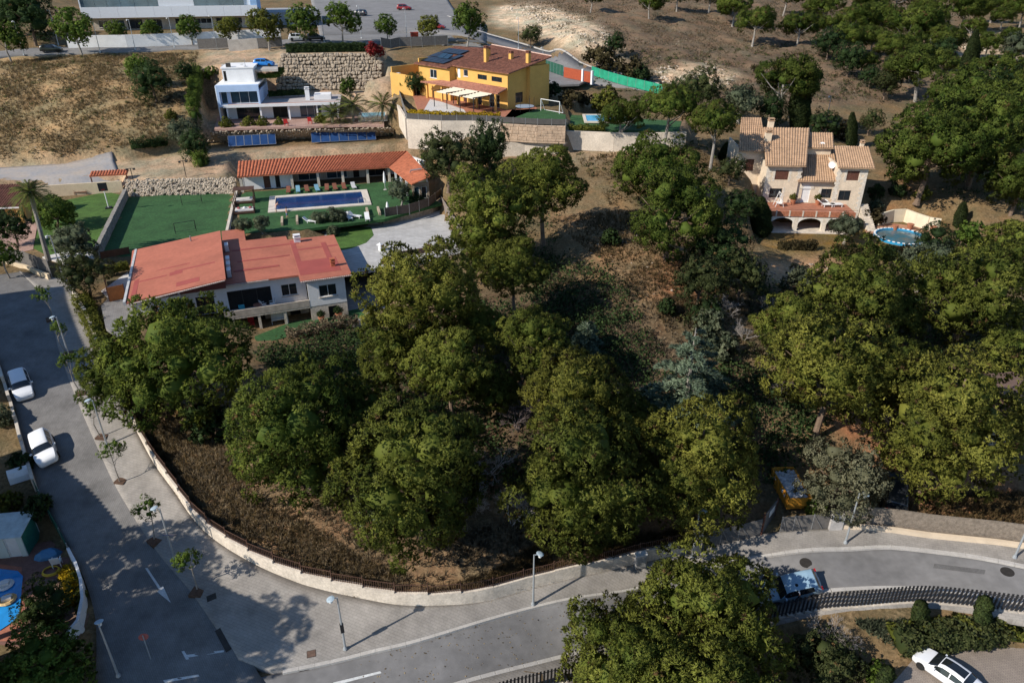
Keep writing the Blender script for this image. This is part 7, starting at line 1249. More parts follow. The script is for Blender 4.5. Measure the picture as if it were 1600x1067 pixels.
for u, v, hg, lb in ((38, 88, 6.5, 'thin lamp on the back street left of the dark car'), (92, 72, 7, 'lamp by the bank at the left end of the school'), (157, 84, 6, 'thin lamp between first two back street trees'), (212, 80, 6, 'thin lamp before the white wall, left of its middle'), (273, 76, 6, 'thin lamp before the white wall, right of its middle'), (338, 72, 6, 'thin lamp beside the yellowing street tree'), (507, 68, 6, 'lamp at the entrance of the lot'), (565, 62, 7, 'tall lamp by the largest street tree'), (636, 66, 7, 'lamp in front of the parking lot above red bin'), (810, 78, 7, 'lamp at the bend of the side road'), (848, 104, 4, 'short lamp on the side road near red gate'), (932, 112, 4.5, 'lamp at the left end of the green mesh fence'), (1290, 195, 5, 'thin lamp in the shade behind the mansion')):
    street_lamp(u, v, hg, R(180), lb, group='thin lamps along the back roads', disc=False, dz=.2)
# ---------------- signs, covers, markings ----------------
p = P(236, 1030); o = empty('no_entry_sign', (p.x, p.y, p.z), R(200), 'round no entry sign on a pole at the shaded corner', 'sign'); MB().tube([(0, 0, -.2), (0, 0, 2.3)], .035).build('pole', LAMPM, o)
q = MB().lathe([(.3, -.015), (.3, .015)], 20).build('disc', mat('sign_red', (.32, .10, .09), .6), o); q.matrix_local = Matrix.Translation((0, -.06, 2.1)) @ Matrix.Rotation(R(90), 4, 'X'); MB().bx(-.2, .2, -.088, -.078, 2.05, 2.15).build('bar', FRAMEW, o)
RDW = mat('road_paint', (.52, .53, .52), .8, .15, 3, coord='World', fine=.2)
def flat(name, pts, m, dz, label=None, cat=None, th=.004, kind=None):
    q = [P(u, v) for u, v in pts]; c = sum(q, Vector()) / len(q); V = [(p.x - c.x, p.y - c.y, float(h_smooth(np.array([p.x]), np.array([p.y]))[0]) + dz - c.z) for p in q]; mb = MB(); mb.add(V, [tuple(range(len(V)))]); o = mb.build(name, m); o.location = c
    bm = bmesh.new(); bm.from_mesh(o.data); bmesh.ops.recalc_face_normals(bm, faces=bm.faces)
    if bm.faces[:][0].normal.z < 0: bmesh.ops.reverse_faces(bm, faces=bm.faces)
    bm.to_mesh(o.data); bm.free(); return tag(o, label, cat, kind=kind)
flat('road_arrow', [(227, 888), (231, 888), (251, 918), (255, 916), (267, 942), (246, 925), (249, 922)], RDW, .056, kind='structure')
flat('road_marking', [(520, 1066), (594, 1048), (596, 1051), (528, 1069)], RDW, .006, kind='structure'); flat('road_marking', [(287, 1024), (350, 1016), (350, 1019), (290, 1028)], RDW, .056, kind='structure'); flat('road_marking', [(284, 1018), (288, 1017), (296, 1030), (291, 1031)], RDW, .058, kind='structure'); flat('road_marking', [(255, 1063), (310, 1054), (312, 1057), (258, 1067)], RDW, .058, kind='structure')
PATCH = mat('asphalt_patch', (.115, .112, .11), .92, .15, .8, .2, coord='World', fine=.12)
for q in ([(690, 988), (742, 974), (748, 980), (697, 995)], [(1460, 880), (1540, 890), (1538, 897), (1458, 887)], [(1040, 925), (1062, 920), (1068, 928), (1046, 934)], [(880, 985), (960, 962), (962, 964), (882, 988)]): flat('road_patch', q, PATCH, .004, kind='structure')
IRON = mat('cast_iron', (.05, .045, .04), .6, .2, 3, metal=.5); RUST = mat('rust_cover', (.12, .075, .055), .8, .25, 4)
def cover_plate(u, v, w, d, rz, m, label, dz, name='manhole_cover', round_=False):
    p = P(u, v); z = float(h_smooth(np.array([p.x]), np.array([p.y]))[0]); s = slope_at(p, rz); o = empty(name, (p.x, p.y, z + dz), 0, label, 'manhole'); o.rotation_euler = (s[0], s[1], rz)
    if round_: MB().lathe([(w / 2, -.05), (w / 2, .012)], 18).build('lid', m, o); MB().lathe([(w / 2 + .07, -.05), (w / 2 + .07, .006)], 18).build('frame', IRON, o)
    else:
        MB().bx(-w / 2, w / 2, -d / 2, d / 2, -.05, .008).build('frame', IRON, o); n = max(1, round(w / .6))
        for k in range(n): MB().bx(-w / 2 + w * k / n + .03, -w / 2 + w * (k + 1) / n - .03, -d / 2 + .03, d / 2 - .03, -.04, .014).build('lid', m, o)
cover_plate(487, 1023, .6, .5, R(15), RUST, 'square rusty cover by the kerb near the corner lamp', .13); cover_plate(331, 935, .65, .5, R(25), IRON, 'dark square cover beside the nearest young tree', .13); cover_plate(349, 1001, 1.9, .38, R(-50), IRON, 'long dark drain grate at the corner of the street', .13, 'drain_grate'); cover_plate(1259, 879, .75, .75, 0, IRON, 'round dark manhole cover in the shaded lower road', .0, round_=True); cover_plate(1574, 893, .75, .75, 0, IRON, 'round dark manhole cover near the right edge of road', .0, round_=True); cover_plate(475, 1044, .6, .35, R(15), IRON, 'dark gully grate set in the kerb', .03, 'drain_grate')
p = P(999, 884); o = empty('utility_cabinet', (p.x, p.y - .15, p.z + .1), R(15), 'grey utility cabinet with notice against the road wall', 'cabinet'); MB().bx(-.42, .42, -.2, .2, 0, 1.25).build('casing', mat('cabinet_grey', (.42, .40, .38)), o); MB().bx(-.36, .36, -.215, -.202, .08, 1.0).build('door', mat('cabinet_door', (.33, .33, .32)), o); MB().bx(-.46, .46, -.24, .24, 1.253, 1.33).build('lid', FRAMEW, o)
# fallen leaves on the lower road
_rng = np.random.default_rng(5); _pt = []
while len(_pt) < 260:
    u, v = _rng.uniform(560, 1050), _rng.uniform(930, 1066); g = P(u, v)
    if pip(np.vstack([W_KN[:, :2], W_KS[::-1, :2]]), np.array([g.x]), np.array([g.y]))[0]: _pt.append((g.x, g.y, g.z + .02))
V, F, T_ = leaves(_rng, np.array(_pt), np.tile([0, 0, 3.0], (len(_pt), 1)), .07, _rng.uniform(0, 1, len(_pt))); o = bpy.data.objects.new('fallen_leaves', leaf_mesh('fallen_leaves', [(V, F, T_)], LM['drydark'])); COL.objects.link(o); tag(o, 'small dark fallen leaves and cones on the lower road', 'leaves', kind='stuff')
# ---------------- people ----------------
SKIN = mat('skin', (.46, .27, .19), .6, .06)
def skin_mesh(name, joints, edges, m, parent, root=0, sub=1):
    me = bpy.data.meshes.new(name); me.from_pydata([j[0] for j in joints], edges, []); o = bpy.data.objects.new(name, me); COL.objects.link(o); o.parent = parent; sm = o.modifiers.new('skin', 'SKIN'); sm.use_smooth_shade = True
    for i, j in enumerate(joints): me.skin_vertices[0].data[i].radius = (j[1], j[1] * (j[2] if len(j) > 2 else 1)); me.skin_vertices[0].data[i].use_root = (i == root)
    sd = o.modifiers.new('sub', 'SUBSURF'); sd.levels = sub; sd.render_levels = sub
    me.materials.append(m); dg = bpy.context.evaluated_depsgraph_get(); bpy.context.view_layer.update(); em = bpy.data.meshes.new_from_object(o.evaluated_get(bpy.context.evaluated_depsgraph_get())); o.modifiers.clear(); o.data = em
    if not em.materials: em.materials.append(m)
    return o
def person(pos, rz, label, shirt, trousers, hair, bend=0.0, armf=(.3, .1), sleeves=True, legs_bare=False, step=.18, hgt=1.7):
    s = hgt / 1.75; o = empty('person', pos, rz, label, 'person', s=s); b = bend; fx = lambda z: max(0, z - .95) * math.sin(b); fz = lambda z: z if z < .95 else .95 + (z - .95) * math.cos(b)
    J = lambda x, y, z: (x + fx(z), y, fz(z))
    hip, chest, neck, head = J(0, 0, .95), J(0, 0, 1.3), J(0, 0, 1.5), J(.02, 0, 1.66)
    j = [(hip, .13, .85), (chest, .15, .75), (neck, .06), (head, .095, 1.1), (J(.02, 0, 1.72), .085)]; e = [(0, 1), (1, 2), (2, 3), (3, 4)]
    arms = {}
    for sd, af in ((-1, armf[0]), (1, armf[1])):
        k = len(j); sh = J(0, sd * .19, 1.42); el = (sh[0] + math.sin(af) * .28, sh[1] + sd * .06, sh[2] - math.cos(af) * .28); wr = (el[0] + math.sin(af + .5) * .25, el[1], el[2] - math.cos(af + .5) * .25); hd = (wr[0] + math.sin(af + .6) * .09, wr[1], wr[2] - math.cos(af + .6) * .09)
        j += [(sh, .06), (el, .042), (wr, .03), (hd, .034)]; e += [(1, k), (k, k + 1), (k + 1, k + 2), (k + 2, k + 3)]; arms[sd] = (sh, el, wr)
        for f in range(4): kk = len(j); j.append(((hd[0] + .02 + .05 * math.sin(af + .7), hd[1] + (f - 1.5) * .018, hd[2] - .06 + .006 * abs(f - 1.5)), .009)); e.append((k + 3, kk))
        kk = len(j); j.append(((hd[0] + .05, hd[1] - sd * .03, hd[2] - .01), .01)); e.append((k + 3, kk))
    legs = {}
    for sd in (-1, 1):
        k = len(j); st = step * sd; hp = (0, sd * .09, .9); kn = (st * .5 + .03, sd * .1, .5); an = (st, sd * .1, .08); to = (st + .16, sd * .11, .03); j += [(hp, .095), (kn, .06), (an, .042), (to, .035)]; e += [(0, k), (k, k + 1), (k + 1, k + 2), (k + 2, k + 3)]; legs[sd] = (hp, kn, an)
    skin_mesh('body', j, e, SKIN, o)
    j2 = [(hip, .15, .88), (chest, .17, .8), (J(0, 0, 1.45), .09)]; e2 = [(0, 1), (1, 2)]
    for sd in (-1, 1):
        if sleeves: k = len(j2); sh, el, wr = arms[sd]; j2 += [(sh, .075), (el, .055)]; e2 += [(1, k), (k, k + 1)]
    if shirt: skin_mesh('shirt', j2, e2, shirt, o)
    j3 = [(J(0, 0, 1.0), .15, .88), (J(0, 0, .9), .15, .9)]; e3 = [(0, 1)]
    for sd in (-1, 1):
        hp, kn, an = legs[sd]; k = len(j3); j3 += [(hp, .11), (kn, .078)]; e3 += [(1, k), (k, k + 1)]
        if not legs_bare: j3.append((an, .06)); e3.append((k + 1, k + 2))
    skin_mesh('trousers', j3, e3, trousers, o); hx, hy, hz = head
    MB().lathe([(.09, -.03), (.118, .02), (.112, .08), (.07, .125), (.01, .14)], 10, (hx - .015, hy, hz)).build('hair', hair, o, True)
    fc = MB()
    fc.lathe([(.012, -.02), (.014, 0), (.004, .02)], 6, (hx + .105, hy, hz - .01)).build('nose', SKIN, o)
    for sd in (-1, 1): MB().box((hx + .092, hy + sd * .035, hz + .02), (.012, .022, .012)).build('eye', BLACKM, o); MB().box((hx, hy + sd * .102, hz), (.04, .016, .055)).build('ear', SKIN, o)
    MB().box((hx + .095, hy, hz - .05), (.012, .045, .012)).build('mouth', mat('lips', (.3, .1, .08)), o); return o
cl = lambda n, c: mat('cloth_' + n, c, .9, .1, 4)
HAIRD = mat('hair_dark', (.02, .014, .01), .7); HAIRB = mat('hair_brown', (.10, .06, .035), .7)
g = P(1001, 819); person(g, R(200), 'person in maroon shirt standing on the red earth under the pines', cl('maroon', (.24, .02, .05)), cl('maroon2', (.20, .03, .05)), HAIRB, .15, (.5, .3))
g = P(1246, 944); person((g.x, g.y, g.z + .13), R(140), 'person in pale shirt and dark trousers leaning to the car', cl('paleblue', (.55, .62, .72)), cl('black', (.015, .015, .02)), HAIRD, .55, (1.2, .5))
g = U(449, 342, 8.5); person(g, R(30), 'person in blue shorts walking on the pool lawn', None, cl('swim', (.12, .2, .36)), HAIRD, .05, (.3, -.2), legs_bare=True); g = U(432, 333, 8.6); person((g.x, g.y, 8.68), R(60), 'bather bending over the corner of the long pool', None, cl('swim_pale', (.5, .4, .38)), HAIRB, .9, (.9, .7), legs_bare=True)
# ---------------- pool side furniture ----------------
def lounger(pos, rz, m, label, s=1, group='sun loungers along the long pool'):
    o = empty('sun_lounger', pos, rz, label, 'sun lounger', group, s); MB().bx(-.32, .32, -.95, .35, .26, .34).build('bed', m, o); MB().box((0, .68, .52), (.64, .8, .07), 0, R(40)).build('backrest', m, o)
    for x in (-.28, .28):
        for y in (-.85, .3): MB().bx(x - .03, x + .03, y - .03, y + .03, 0, .257).build('leg', m, o)
WDR = mat('lounger_wood', (.20, .075, .045), .7, .2, 4); TLB = cl('towel_blue', (.16, .32, .40)); 
lbs = ('leftmost wooden lounger behind the long pool', 'second lounger behind the pool, with blue towel', 'third wooden lounger from the left behind the pool', 'fourth lounger behind the pool, with blue towel', 'fifth wooden lounger from the left behind the pool', 'sixth wooden lounger, third from the right end', 'seventh wooden lounger, second from the right end', 'rightmost lounger behind the pool, with pale towel')
for i, u in enumerate((451, 466, 480, 496, 511, 524, 538, 553)): lounger(U(u, 301 - i * .95, 8.54), R(15 + random.uniform(-10, 10)), TLB if i in (1, 3) else (cl('towel_pale', (.5, .5, .5)) if i == 7 else WDR), lbs[i])
for u, v, rz, lb in ((485, 348, 80, 'white lounger at the left of the terrace edge'), (555, 340, 70, 'white lounger on the lawn above the cloud olive'), (545, 342, 30, 'white lounger beside another at the terrace edge'), (574, 343, 15, 'white deck chair by the narrow garden stair')): lounger(U(u, v, 8.54), R(rz), FRAMEW, lb, group='white loungers on the lawn')
for u, v, rz, lb in ((1290, 323, 95, 'left of two white loungers on the mansion terrace'), (1302, 323, 95, 'right of two white loungers on the mansion terrace')): lounger(U(u, v, 9.02), R(rz), FRAMEW, lb, 1.3, 'white loungers on the mansion terrace')
def daybed(u, v, label, roof):
    o = empty('daybed', U(u, v, 8.54), R(15), label, 'daybed', 'wooden daybeds beside the pool'); MB().bx(-1.4, 1.4, -.9, .9, .1, .4).build('platform', mat('dark_wood', (.09, .045, .03), .7, .2, 3), o); MB().bx(-1.3, 1.3, -.8, .8, .403, .55).build('mattress', mat('cushion', (.55, .52, .48)), o)
    for x in (-1.35, 1.35):
        for y in (-.85, .85): MB().bx(x - .06, x + .06, y - .06, y + .06, 0, 2.1).build('post', mat('dark_wood', (.09, .045, .03)), o)
    if roof: 
        for k in range(9): MB().bx(-1.5, 1.5, -1 + k * .222, -.82 + k * .222, 2.102, 2.16).build('slat', mat('dark_wood', (.09, .045, .03)), o)
    else:
        for k in range(3): MB().lathe([(.2, 0), (.26, .12), (.1, .24)], 8, (-.8 + .8 * k, .2, .56)).build('cushion', FRAMEW if k == 1 else mat('cushion_red', (.35, .1, .1)), o)
daybed(384, 316, 'wooden daybed with slatted roof at the pool corner', True); daybed(383, 332, 'wooden daybed with white cushions at the pool corner', False)
def parasol(pos, label, col, closed=True, hgt=2.6):
    o = empty('parasol', pos, 0, label, 'parasol'); MB().tube([(0, 0, 0), (0, 0, hgt)], .03).build('pole', FRAMEW, o); MB().lathe([(.3, 0), (.3, .08)], 12).build('base', CONC, o); MB().lathe([(.2, hgt * .4), (.24, hgt * .5), (.14, hgt * .85), (.03, hgt)] if closed else [(1.4, hgt - .5), (1.42, hgt - .48), (.05, hgt)], 8).build('canopy', col, o)
parasol(U(711, 398, 6.6), 'closed white parasol at the corner of the brown wall', FRAMEW); parasol(U(602, 297, 8.5), 'closed white parasol at the end of the pool house', FRAMEW, hgt=3.0); parasol(U(606, 331, 8.5), 'folded white parasol leaning by the dark fence', FRAMEW, hgt=1.5)
# white seats, benches, chairs
def chair(pos, rz, m, label, w=.55, name='garden_chair', s=1):
    o = empty(name, pos, rz, label, 'bench' if w > 1 else 'chair', s=s); MB().bx(-w / 2, w / 2, -.25, .25, .4, .46).build('seat', m, o); MB().box((0, .27, .72), (w, .05, .55), 0, R(-10)).build('backrest', m, o)
    for x in (-w / 2 + .03, w / 2 - .03):
        for y in (-.22, .22): MB().bx(x - .025, x + .025, y - .025, y + .025, 0, .398).build('leg', m, o)
        MB().bx(x - .03, x + .03, -.25, .25, .62, .66).build('armrest', m, o)
chair(wh.W(-7.5, 1.8, -.9), wh.a, FRAMEW, 'long white bench under the white villa balcony', 1.6, 'garden_bench', 1.15); chair(wh.W(-10.6, 1.6, -.9), wh.a, cl('red', (.3, .02, .02)), 'red folding chair under the white villa balcony', s=1.2)
chair(wh.W(-11.3, 1.9, .95), wh.a + R(180), cl('turq', (.05, .35, .5)), 'turquoise chair on the white villa balcony', s=1.15); chair(wh.W(-9.0, 2.2, .95), wh.a + 2, FRAMEW, 'left white chair at the balcony table', s=1.1); chair(wh.W(-8.0, 2.2, .95), wh.a - 1.4, FRAMEW, 'right white chair on the white villa balcony', s=1.1)
t = empty('balcony_table', wh.W(-9.6, 1.9, .95), wh.a, 'small table with pots on the white villa balcony', 'table'); MB().lathe([(.5, .7), (.5, .74)], 14).build('top', mat('table_wood', (.3, .12, .08)), t); MB().tube([(0, 0, 0), (0, 0, .7)], .05).build('leg', STEEL, t)
chair(U(25, 352, 8.63), R(20), FRAMEW, 'white chair on the left garden patio', s=1.1); chair(U(448, 197, 14.03), R(180), cl('redc', (.4, .02, .02)), 'left red armchair before the blue house', s=1.3); chair(U(485, 194, 14.03), R(180), cl('redc', (.4, .02, .02)), 'right red armchair before the blue house', s=1.3)
chair(P(91, 884), R(200), FRAMEW, 'white plastic chair on the corner garden deck', s=1.1)
sw = empty('garden_swing', U(1216, 322, 9.02), R(-4), 'white A frame swing seat on the mansion terrace', 'swing')
for y in (-.6, .6):
    for x in (-.6, .6): MB().tube([(x, y, 0), (0, y, 2.0)], .04).build('leg', FRAMEW, sw)
MB().tube([(0, -.65, 2), (0, .65, 2)], .04).build('top_bar', FRAMEW, sw); MB().bx(-.3, .3, -.5, .5, .45, .52).build('seat', FRAMEW, sw); MB().bx(.28, .34, -.5, .5, .5, 1.0).build('backrest', FRAMEW, sw)
# flower pots
def pot(pos, r_, label, plant=None, m=None):
    o = empty('flower_pot', pos, 0, label, 'pot', s=r_ / .3); MB().lathe([(.2, 0), (.3, .45), (.33, .45), (.33, .52), (.25, .52)], 12).build('pot', m or mat('terracotta_pot', (.38, .15, .08), .8, .15, 3), o)
    if plant: inst(TV[plant][0][3], 'plant', o, (0, 0, .85), (0, 0, 0), (.32, .32, .32))
pot(ms.W(4.3, 4.2), .4, 'potted plant left of the arched mansion door', 'bush_yellow'); pot(ms.W(7.9, 4.2), .4, 'potted plant right of the arched mansion door', 'bush_yellow'); pot(U(1398, 359, 6.4), .4, 'terracotta urn left behind the oval pool'); pot(U(1421, 358, 6.4), .45, 'large terracotta urn right behind the oval pool'); pot(U(1457, 362, 6.4), .45, 'terracotta urn by the end of the cream curved wall'); pot(wh.W(-3, .3, -.9), .35, 'terracotta pot at the stone base of white villa, left', 'bush'); pot(wh.W(-1.0, .3, -.9), .4, 'terracotta pot at the stone base of white villa, right', 'bush')
# turf goals, hoop, trampoline, play goal
def goal(pa, pb, pc, pd, z, label, m, r_=.04):
    a, b = U(*pa, z), U(*pb, z); w = (b - a).length; o = empty('football_goal', a, math.atan2(b.y - a.y, b.x - a.x), label, 'goal'); hh = 1.5 if m is BLACKM else 1.9
    for x in (0, w): MB().tube([(x, 0, 0), (x, 0, hh)], r_).build('post', m, o); MB().tube([(x, 0, hh), (x, 1.0, 0)], r_ * .7).build('stay', m, o)
    MB().tube([(0, 0, hh), (w, 0, hh)], r_).build('crossbar', m, o); MB().tube([(0, 1.0, 0), (w, 1.0, 0)], r_ * .7).build('ground_bar', m, o); return o
goal((275, 366), (307, 361), 0, 0, 8.23, 'dark framed football goal on the near side of sports turf', BLACKM); goal((285, 321), (316, 317), 0, 0, 8.23, 'dark framed football goal on the far side of sports turf', BLACKM); goal((845, 173), (874, 178), 0, 0, 18.35, 'white play goal on the green lawn beside yellow house', FRAMEW, .06)
g = U(170, 326, 8.6); o = empty('basketball_hoop', g, R(-160), 'basketball stand with dark backboard in the left garden', 'hoop'); MB().tube([(0, 0, 0), (0, 0, 3.3)], .07).build('pole', FRAMEW, o); MB().bx(-.6, .6, .25, .3, 2.7, 3.9).build('backboard', BLACKM, o); MB().tube([(.22 * math.cos(k * .52), .55 + .22 * math.sin(k * .52), 2.95) for k in range(13)], .02, 5).build('rim', TAILL, o); MB().bx(-.04, .04, -.05, .25, 3.0, 3.1).build('bracket', STEEL, o); MB().bx(-.4, .4, -.6, .4, 0, .2).build('base', BLACKM, o)
o = empty('trampoline', U(820, 174, 18.35), 0, 'round trampoline with safety poles at the yellow gable', 'trampoline'); MB().lathe([(1.5, .7), (1.5, .78), (1.2, .8)], 24).build('mat', BLACKM, o); MB().lathe([(1.25, .79), (1.6, .79), (1.6, .86), (1.25, .86)], 24).build('pad', mat('pad_blue', (.25, .3, .36)), o)
for k in range(6): a = k * 1.047; MB().tube([(1.55 * math.cos(a), 1.55 * math.sin(a), 0), (1.55 * math.cos(a), 1.55 * math.sin(a), 2.3)], .03).build('pole', BLACKM, o)
# patio table set, garden bins, skip
o = empty('waste_container', P(648, 64), R(20), 'red brown waste container beside the back street fence', 'container'); MB().bx(-.8, .8, -.6, .6, 0.3, 1.6).build('bin', mat('bin_red', (.33, .05, .025), .6, .1, 2), o); MB().prism([(-.85, -.65), (.85, -.65), (.85, .65), (-.85, .65)], 1.6, 1.85).build('lid', mat('bin_red', (.33, .05, .025)), o)
sk = Frame(P(1236, 790), 100); b_ = P(1214, 748) - P(1230, 790); SKY_ = mat('skip_yellow', (.50, .22, .025), .6, .15, 1, .2, fine=.15); o = empty('skip_container', P(1232, 775), math.atan2(b_.y, b_.x), 'orange yellow steel skip with white rubble beside the grey oak', 'skip', s=.86)
MB().bx(-2.0, 2.0, -1.0, 1.0, .2, .3).build('floor', SKY_, o)
for y in (-1, 1): MB().add([(-2.0, y, .2), (2.0, y, .2), (2.3, y * 1.08, 1.7), (-2.3, y * 1.08, 1.7), (-2.0, y * .94, .2), (2.0, y * .94, .2), (2.3, y * 1.02, 1.7), (-2.3, y * 1.02, 1.7)], [(0, 1, 2, 3), (7, 6, 5, 4), (3, 2, 6, 7), (0, 4, 5, 1)]).build('side_panel', SKY_, o)
for x in (-1, 1): MB().add([(x * 2.0, -1, .2), (x * 2.0, 1, .2), (x * 2.3, 1.08, 1.7), (x * 2.3, -1.08, 1.7), (x * 1.94, -1, .2), (x * 1.94, 1, .2), (x * 2.24, 1.08, 1.7), (x * 2.24, -1.08, 1.7)], [(0, 1, 2, 3), (7, 6, 5, 4), (3, 2, 6, 7)]).build('end_panel', SKY_, o)
for k in range(6):
    for y in (-1.07, 1.07): MB().box((-1.7 + k * .68, y, .95), (.1, .1, 1.5), 0, -.07 * (1 if y > 0 else -1)).build('rib', SKY_, o)
m_ = MB()
for k in range(90): a, b = random.uniform(-1.9, 1.9), random.uniform(-.85, .85); m_.box((a, b, 1.2 + random.uniform(0, .2)), (.6 * random.random() + .2, .5, .3), random.random() * 3, random.random())
m_.build('rubble', mat('rubble_white', (.42, .43, .45), .9, .2, 2), o)['kind'] = 'stuff'
# corner garden
o = patch('pool_surround', [(-80, 1005), (-80, 870), (34, 886), (40, 960), (30, 1000)], .33, mat('red_brick_edge', (.36, .14, .09), .85, .2, 2, fine=.2), .02)
cp = [(-80, 985), (-80, 880), (28, 892), (36, 900), (30, 965), (0, 985)]
q = [U(u, v, .36) for u, v in cp]; c = q[0]; o = MB().prism([(p.x - c.x, p.y - c.y) for p in q], -.1, .05).build('plunge_pool', mat('pool_bright_blue', (.02, .25, .62), .08, .15, .9, .15, spec=.6, bscale=4), None, label='bright blue pool at the left edge of the corner garden', cat='pool'); o.location = (c.x, c.y, .36)
for u, v, lb in ((8, 915, 'white pool steps unit in the bright blue pool'), (12, 938, 'white and yellow float on the bright blue pool')): g = U(u, v, .42); o = empty('pool_float', g, .4, lb, 'float'); MB().lathe([(.5, 0), (.62, .1), (.5, .22), (.3, .12)], 12).build('ring', FRAMEW if v < 930 else mat('tan', (.6, .42, .2)), o); MB().bx(-.3, .3, -.2, .2, .1, .35).build('seat', FRAMEW, o)
g = P(20, 856); o = empty('garden_shed', g, R(8), 'small pale green shed with sloping white roof', 'shed'); SHD = mat('shed_green', (.55, .62, .58), .7, .06, 2); wall_face(o, SHD, (-1.6, -1.1), 0, 3.2, 0, 2.1, [(1.9, 2.8, 0, 1.9, 'wdoor'), (.3, .6, 1.0, 1.3, 'dark')], .1); wall_face(o, mat('shed_dark_green', (.03, .16, .12), .7), (1.6, -1.0), R(90), 2.1, 0, 2.1, (), .1); wall_face(o, SHD, (-1.6, 1.1), R(270), 2.1, 0, 2.1, (), .1); wall_face(o, SHD, (1.6, 1.2), R(180), 3.2, 0, 2.3, (), .1); MB().slab([(-1.75, -1.3, 2.12), (1.75, -1.3, 2.12), (1.75, 1.35, 2.45), (-1.75, 1.35, 2.45)], .06).build('roof', mat('shed_roof', (.45, .52, .52), .6), o)
g = U(80, 893, .36); o = empty('garden_hose', g, 0, 'coiled yellow hose on the dark deck', 'hose'); h_ = MB()
for k in range(3): h_.tube([((.62 - .04 * k) * math.cos(i * .3), (.5 - .03 * k) * math.sin(i * .3), .04 + .06 * k) for i in range(22)], .04, 5)
h_.build('coil', mat('hose_yellow', (.65, .45, .05), .6), o)
g = U(76, 868, .33); o = empty('tarpaulin', g, .3, 'crumpled blue tarpaulin over garden things', 'tarpaulin'); V, Fc = ICOV, ICOF; mb = MB(); mb.add([(v[0] * .95 * random.uniform(.85, 1.1), v[1] * .6 * random.uniform(.85, 1.1), max(0, v[2]) * .55 * random.uniform(.8, 1.2)) for v in V], [tuple(f) for f in Fc]); mb.build('sheet', mat('tarp_blue', (.08, .22, .38), .5, .15, 2), o)
g = P(36, 752); o = empty('curved_canopy', g, .6, 'white curved panel beside the street wall below the cars', 'canopy'); MB().add([(x, y + d, z) for d in (0, .08) for x in (-.9, .7) for y, z in ((0, 0), (.1, .5), (.35, .85), (.7, 1.0))], [(i, i + 4, i + 5, i + 1) for i in (0, 1, 2)] + [(i + 8, i + 9, i + 13, i + 12) for i in (0, 1, 2)]).build('panel', WHITEW, o)
# left garden house with terracotta roof
lh = Frame(U(-60, 352, 8.6), 8, 'garden_house', label='ochre garden house with red brown tile roof at left edge', cat='house'); r = lh.root
OCH = mat('ochre_render', (.60, .36, .12), .9, .1, 1)
wall_face(r, OCH, (-4, 1.2), 0, 11.5, 0, 2.6, [(1, 3, .8, 2, 'win'), (7.2, 9.5, 0, 2.2, 'open')]); tile_roof(r, TERRA_BR, [(-5, -1.0, 2.6), (8.6, -1.0, 2.6), (8.6, 5.5, 4.0), (-5, 5.5, 4.0)], .34, .55, .11); MB().bx(8.0, 8.5, -.9, -.4, 0, 2.5).build('pillar', OCH, r); MB().bx(-5, 8.6, -1.12, -1.003, 2.38, 2.55).build('fascia', FRAMEW, r); wall_face(r, OCH, (8, 1.4), R(90), 4, 0, 3)
for k, (u, lb) in enumerate(((127, 'wooden garden bench against the cream plastered wall'),)): chair(U(u, 304, 8.63), R(10), mat('bench_wood', (.16, .06, .03)), lb, 1.8, 'garden_bench')
pr_ = empty('lean_to', U(146, 300, 8.6), R(12), 'small tiled lean to roof with dark furniture by the plastered wall', 'shelter'); tile_roof(pr_, TERRA, [(0, 0, 2.5), (5.5, 0, 2.5), (5.5, 1.5, 2.9), (0, 1.5, 2.9)], .4, .5, .1)
for x in (.1, 5.3): MB().bx(x, x + .15, .0, .15, 0, 2.35).build('post', WOODB, pr_)
# driveway posts and small lamps at the dirt terrace
for i, (u, v, lb) in enumerate(((291, 277, 'right flood light mast on the dirt terrace'), (210, 289, 'left flood light mast at the corner of the rubble bank'))):
    o = empty('flood_light', P(u, v), R(20), lb, 'flood light', 'flood light masts'); MB().tube([(0, 0, 0), (0, 0, 2.6)], .06).build('pole', BLACKM, o); MB().tube([(-.6, 0, 2.6), (.6, 0, 2.6)], .05).build('crossbar', BLACKM, o)
    for x in (-.5, .5): MB().box((x, -.1, 2.5), (.35, .2, .25), 0, R(20)).build('lamp_head', FRAMED, o)
# building corner at the right edge
rb = Frame(U(1592, 700, 4.2), 10, 'brown_house', label='corner of a brown house at the right edge behind pines', cat='house'); r = rb.root; BRW = mat('brown_brick', (.16, .09, .07), .9, .2, 2, .3)
wall_face(r, BRW, (0, 0), 0, 6, -1, 3.4, [(.8, 1.8, .8, 2.2, 'win')]); wall_face(r, BRW, (0, 6), R(270), 6, -1, 3.4); MB().bx(-.3, 6.2, -.3, 6.2, 3.42, 3.65).build('roof', mat('roof_brown', (.14, .09, .07), .9), r); MB().bx(-1.6, -.3, .5, 5, -1, .8).build('stair_block', PALE_STONE, r)
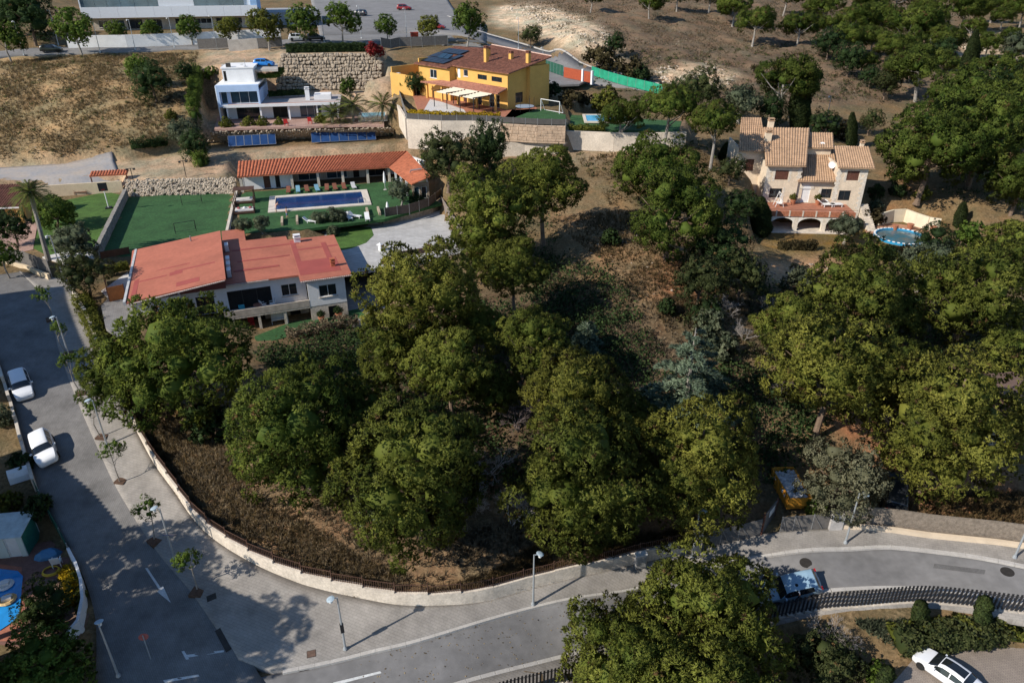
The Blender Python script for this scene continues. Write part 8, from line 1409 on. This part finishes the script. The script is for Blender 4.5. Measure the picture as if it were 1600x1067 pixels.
# neighbouring houses and pines left of the frame, which shade the street
def neighbour(pa, pb, hgt, depth, label, drop=1.0):
    a, b = Vector(pa), Vector(pb); F_ = Frame((a.x, a.y, G(a.x, a.y) - drop), math.degrees(math.atan2(b.y - a.y, b.x - a.x)), 'apartment_house', label=label, cat='house'); L = (b - a).length; r = F_.root; ops = [(x, x + 1.3, z, z + 1.3, 'win') for x in np.arange(1.5, L - 2, 3.0) for z in np.arange(2.5, hgt - 2, 3.0)]
    wall_face(r, CREAM, (0, 0), 0, L, 0, hgt, ops); wall_face(r, CREAM, (L, .25), R(90), depth - .5, 0, hgt); wall_face(r, CREAM, (L, depth), R(180), L, 0, hgt, ops); wall_face(r, CREAM, (0, depth - .25), R(270), depth - .5, 0, hgt); tile_roof(r, TERRA_OLD, [(-.5, -.6, hgt), (L + .5, -.6, hgt), (L + .5, depth / 2, hgt + 1.4), (-.5, depth / 2, hgt + 1.4)], .5, 1); tile_roof(r, TERRA_OLD, [(L + .5, depth + .6, hgt), (-.5, depth + .6, hgt), (-.5, depth / 2, hgt + 1.4), (L + .5, depth / 2, hgt + 1.4)], .5, 1)
SHD_ = 1 / math.tan(SUN_EL)
def caster(u, v, hh): g = P(u, v); return Vector((g.x + hh * SHD_ * math.cos(SUN_AZ), g.y + hh * SHD_ * math.sin(SUN_AZ), 0))

neighbour((-43.5, 35.0, 0), (-52.8, 45.5, 0), 13.0, 10, 'cream apartment house left of the street, just outside the picture'); neighbour((-58.2, 50.5, 0), (-65.5, 67, 0), 14.0, 10, 'second cream apartment house left of the upper street, outside the picture'); neighbour((-30.6, 27.6, 0), (-36.6, 30.8, 0), 13.4, 3.2, 'narrow stair tower beside the cream apartment house, outside the picture')
g = Vector((-32.5, 24.6, G(-32.5, 24.6))); a, b, hg, cm, tm = TV['round_pine'][0]; o = empty('pine_tree', g, 0, 'tall pine beside the stair tower, outside the picture', 'tree'); inst(cm, 'crown', o, (0, 0, 12), (0, 0, 0), (.72, .72, .8)); inst(tm, 'trunk', o, (0, 0, 12), (0, 0, 0), (1, 1, 12 / hg))

g = Vector((-40.5, 30.5, G(-40.5, 30.5))); a, b, hg, cm, tm = TV['umbrella'][0]; o = empty('pine_tree', g, 0, 'tall umbrella pine between the apartment house and tower, outside the picture', 'tree'); inst(cm, 'crown', o, (0, 0, 12.5), (0, 0, 0), (1.0, 1.0, 1.0)); inst(tm, 'trunk', o, (0, 0, 12.5), (0, 0, 0), (1, 1, 12.5 / hg))
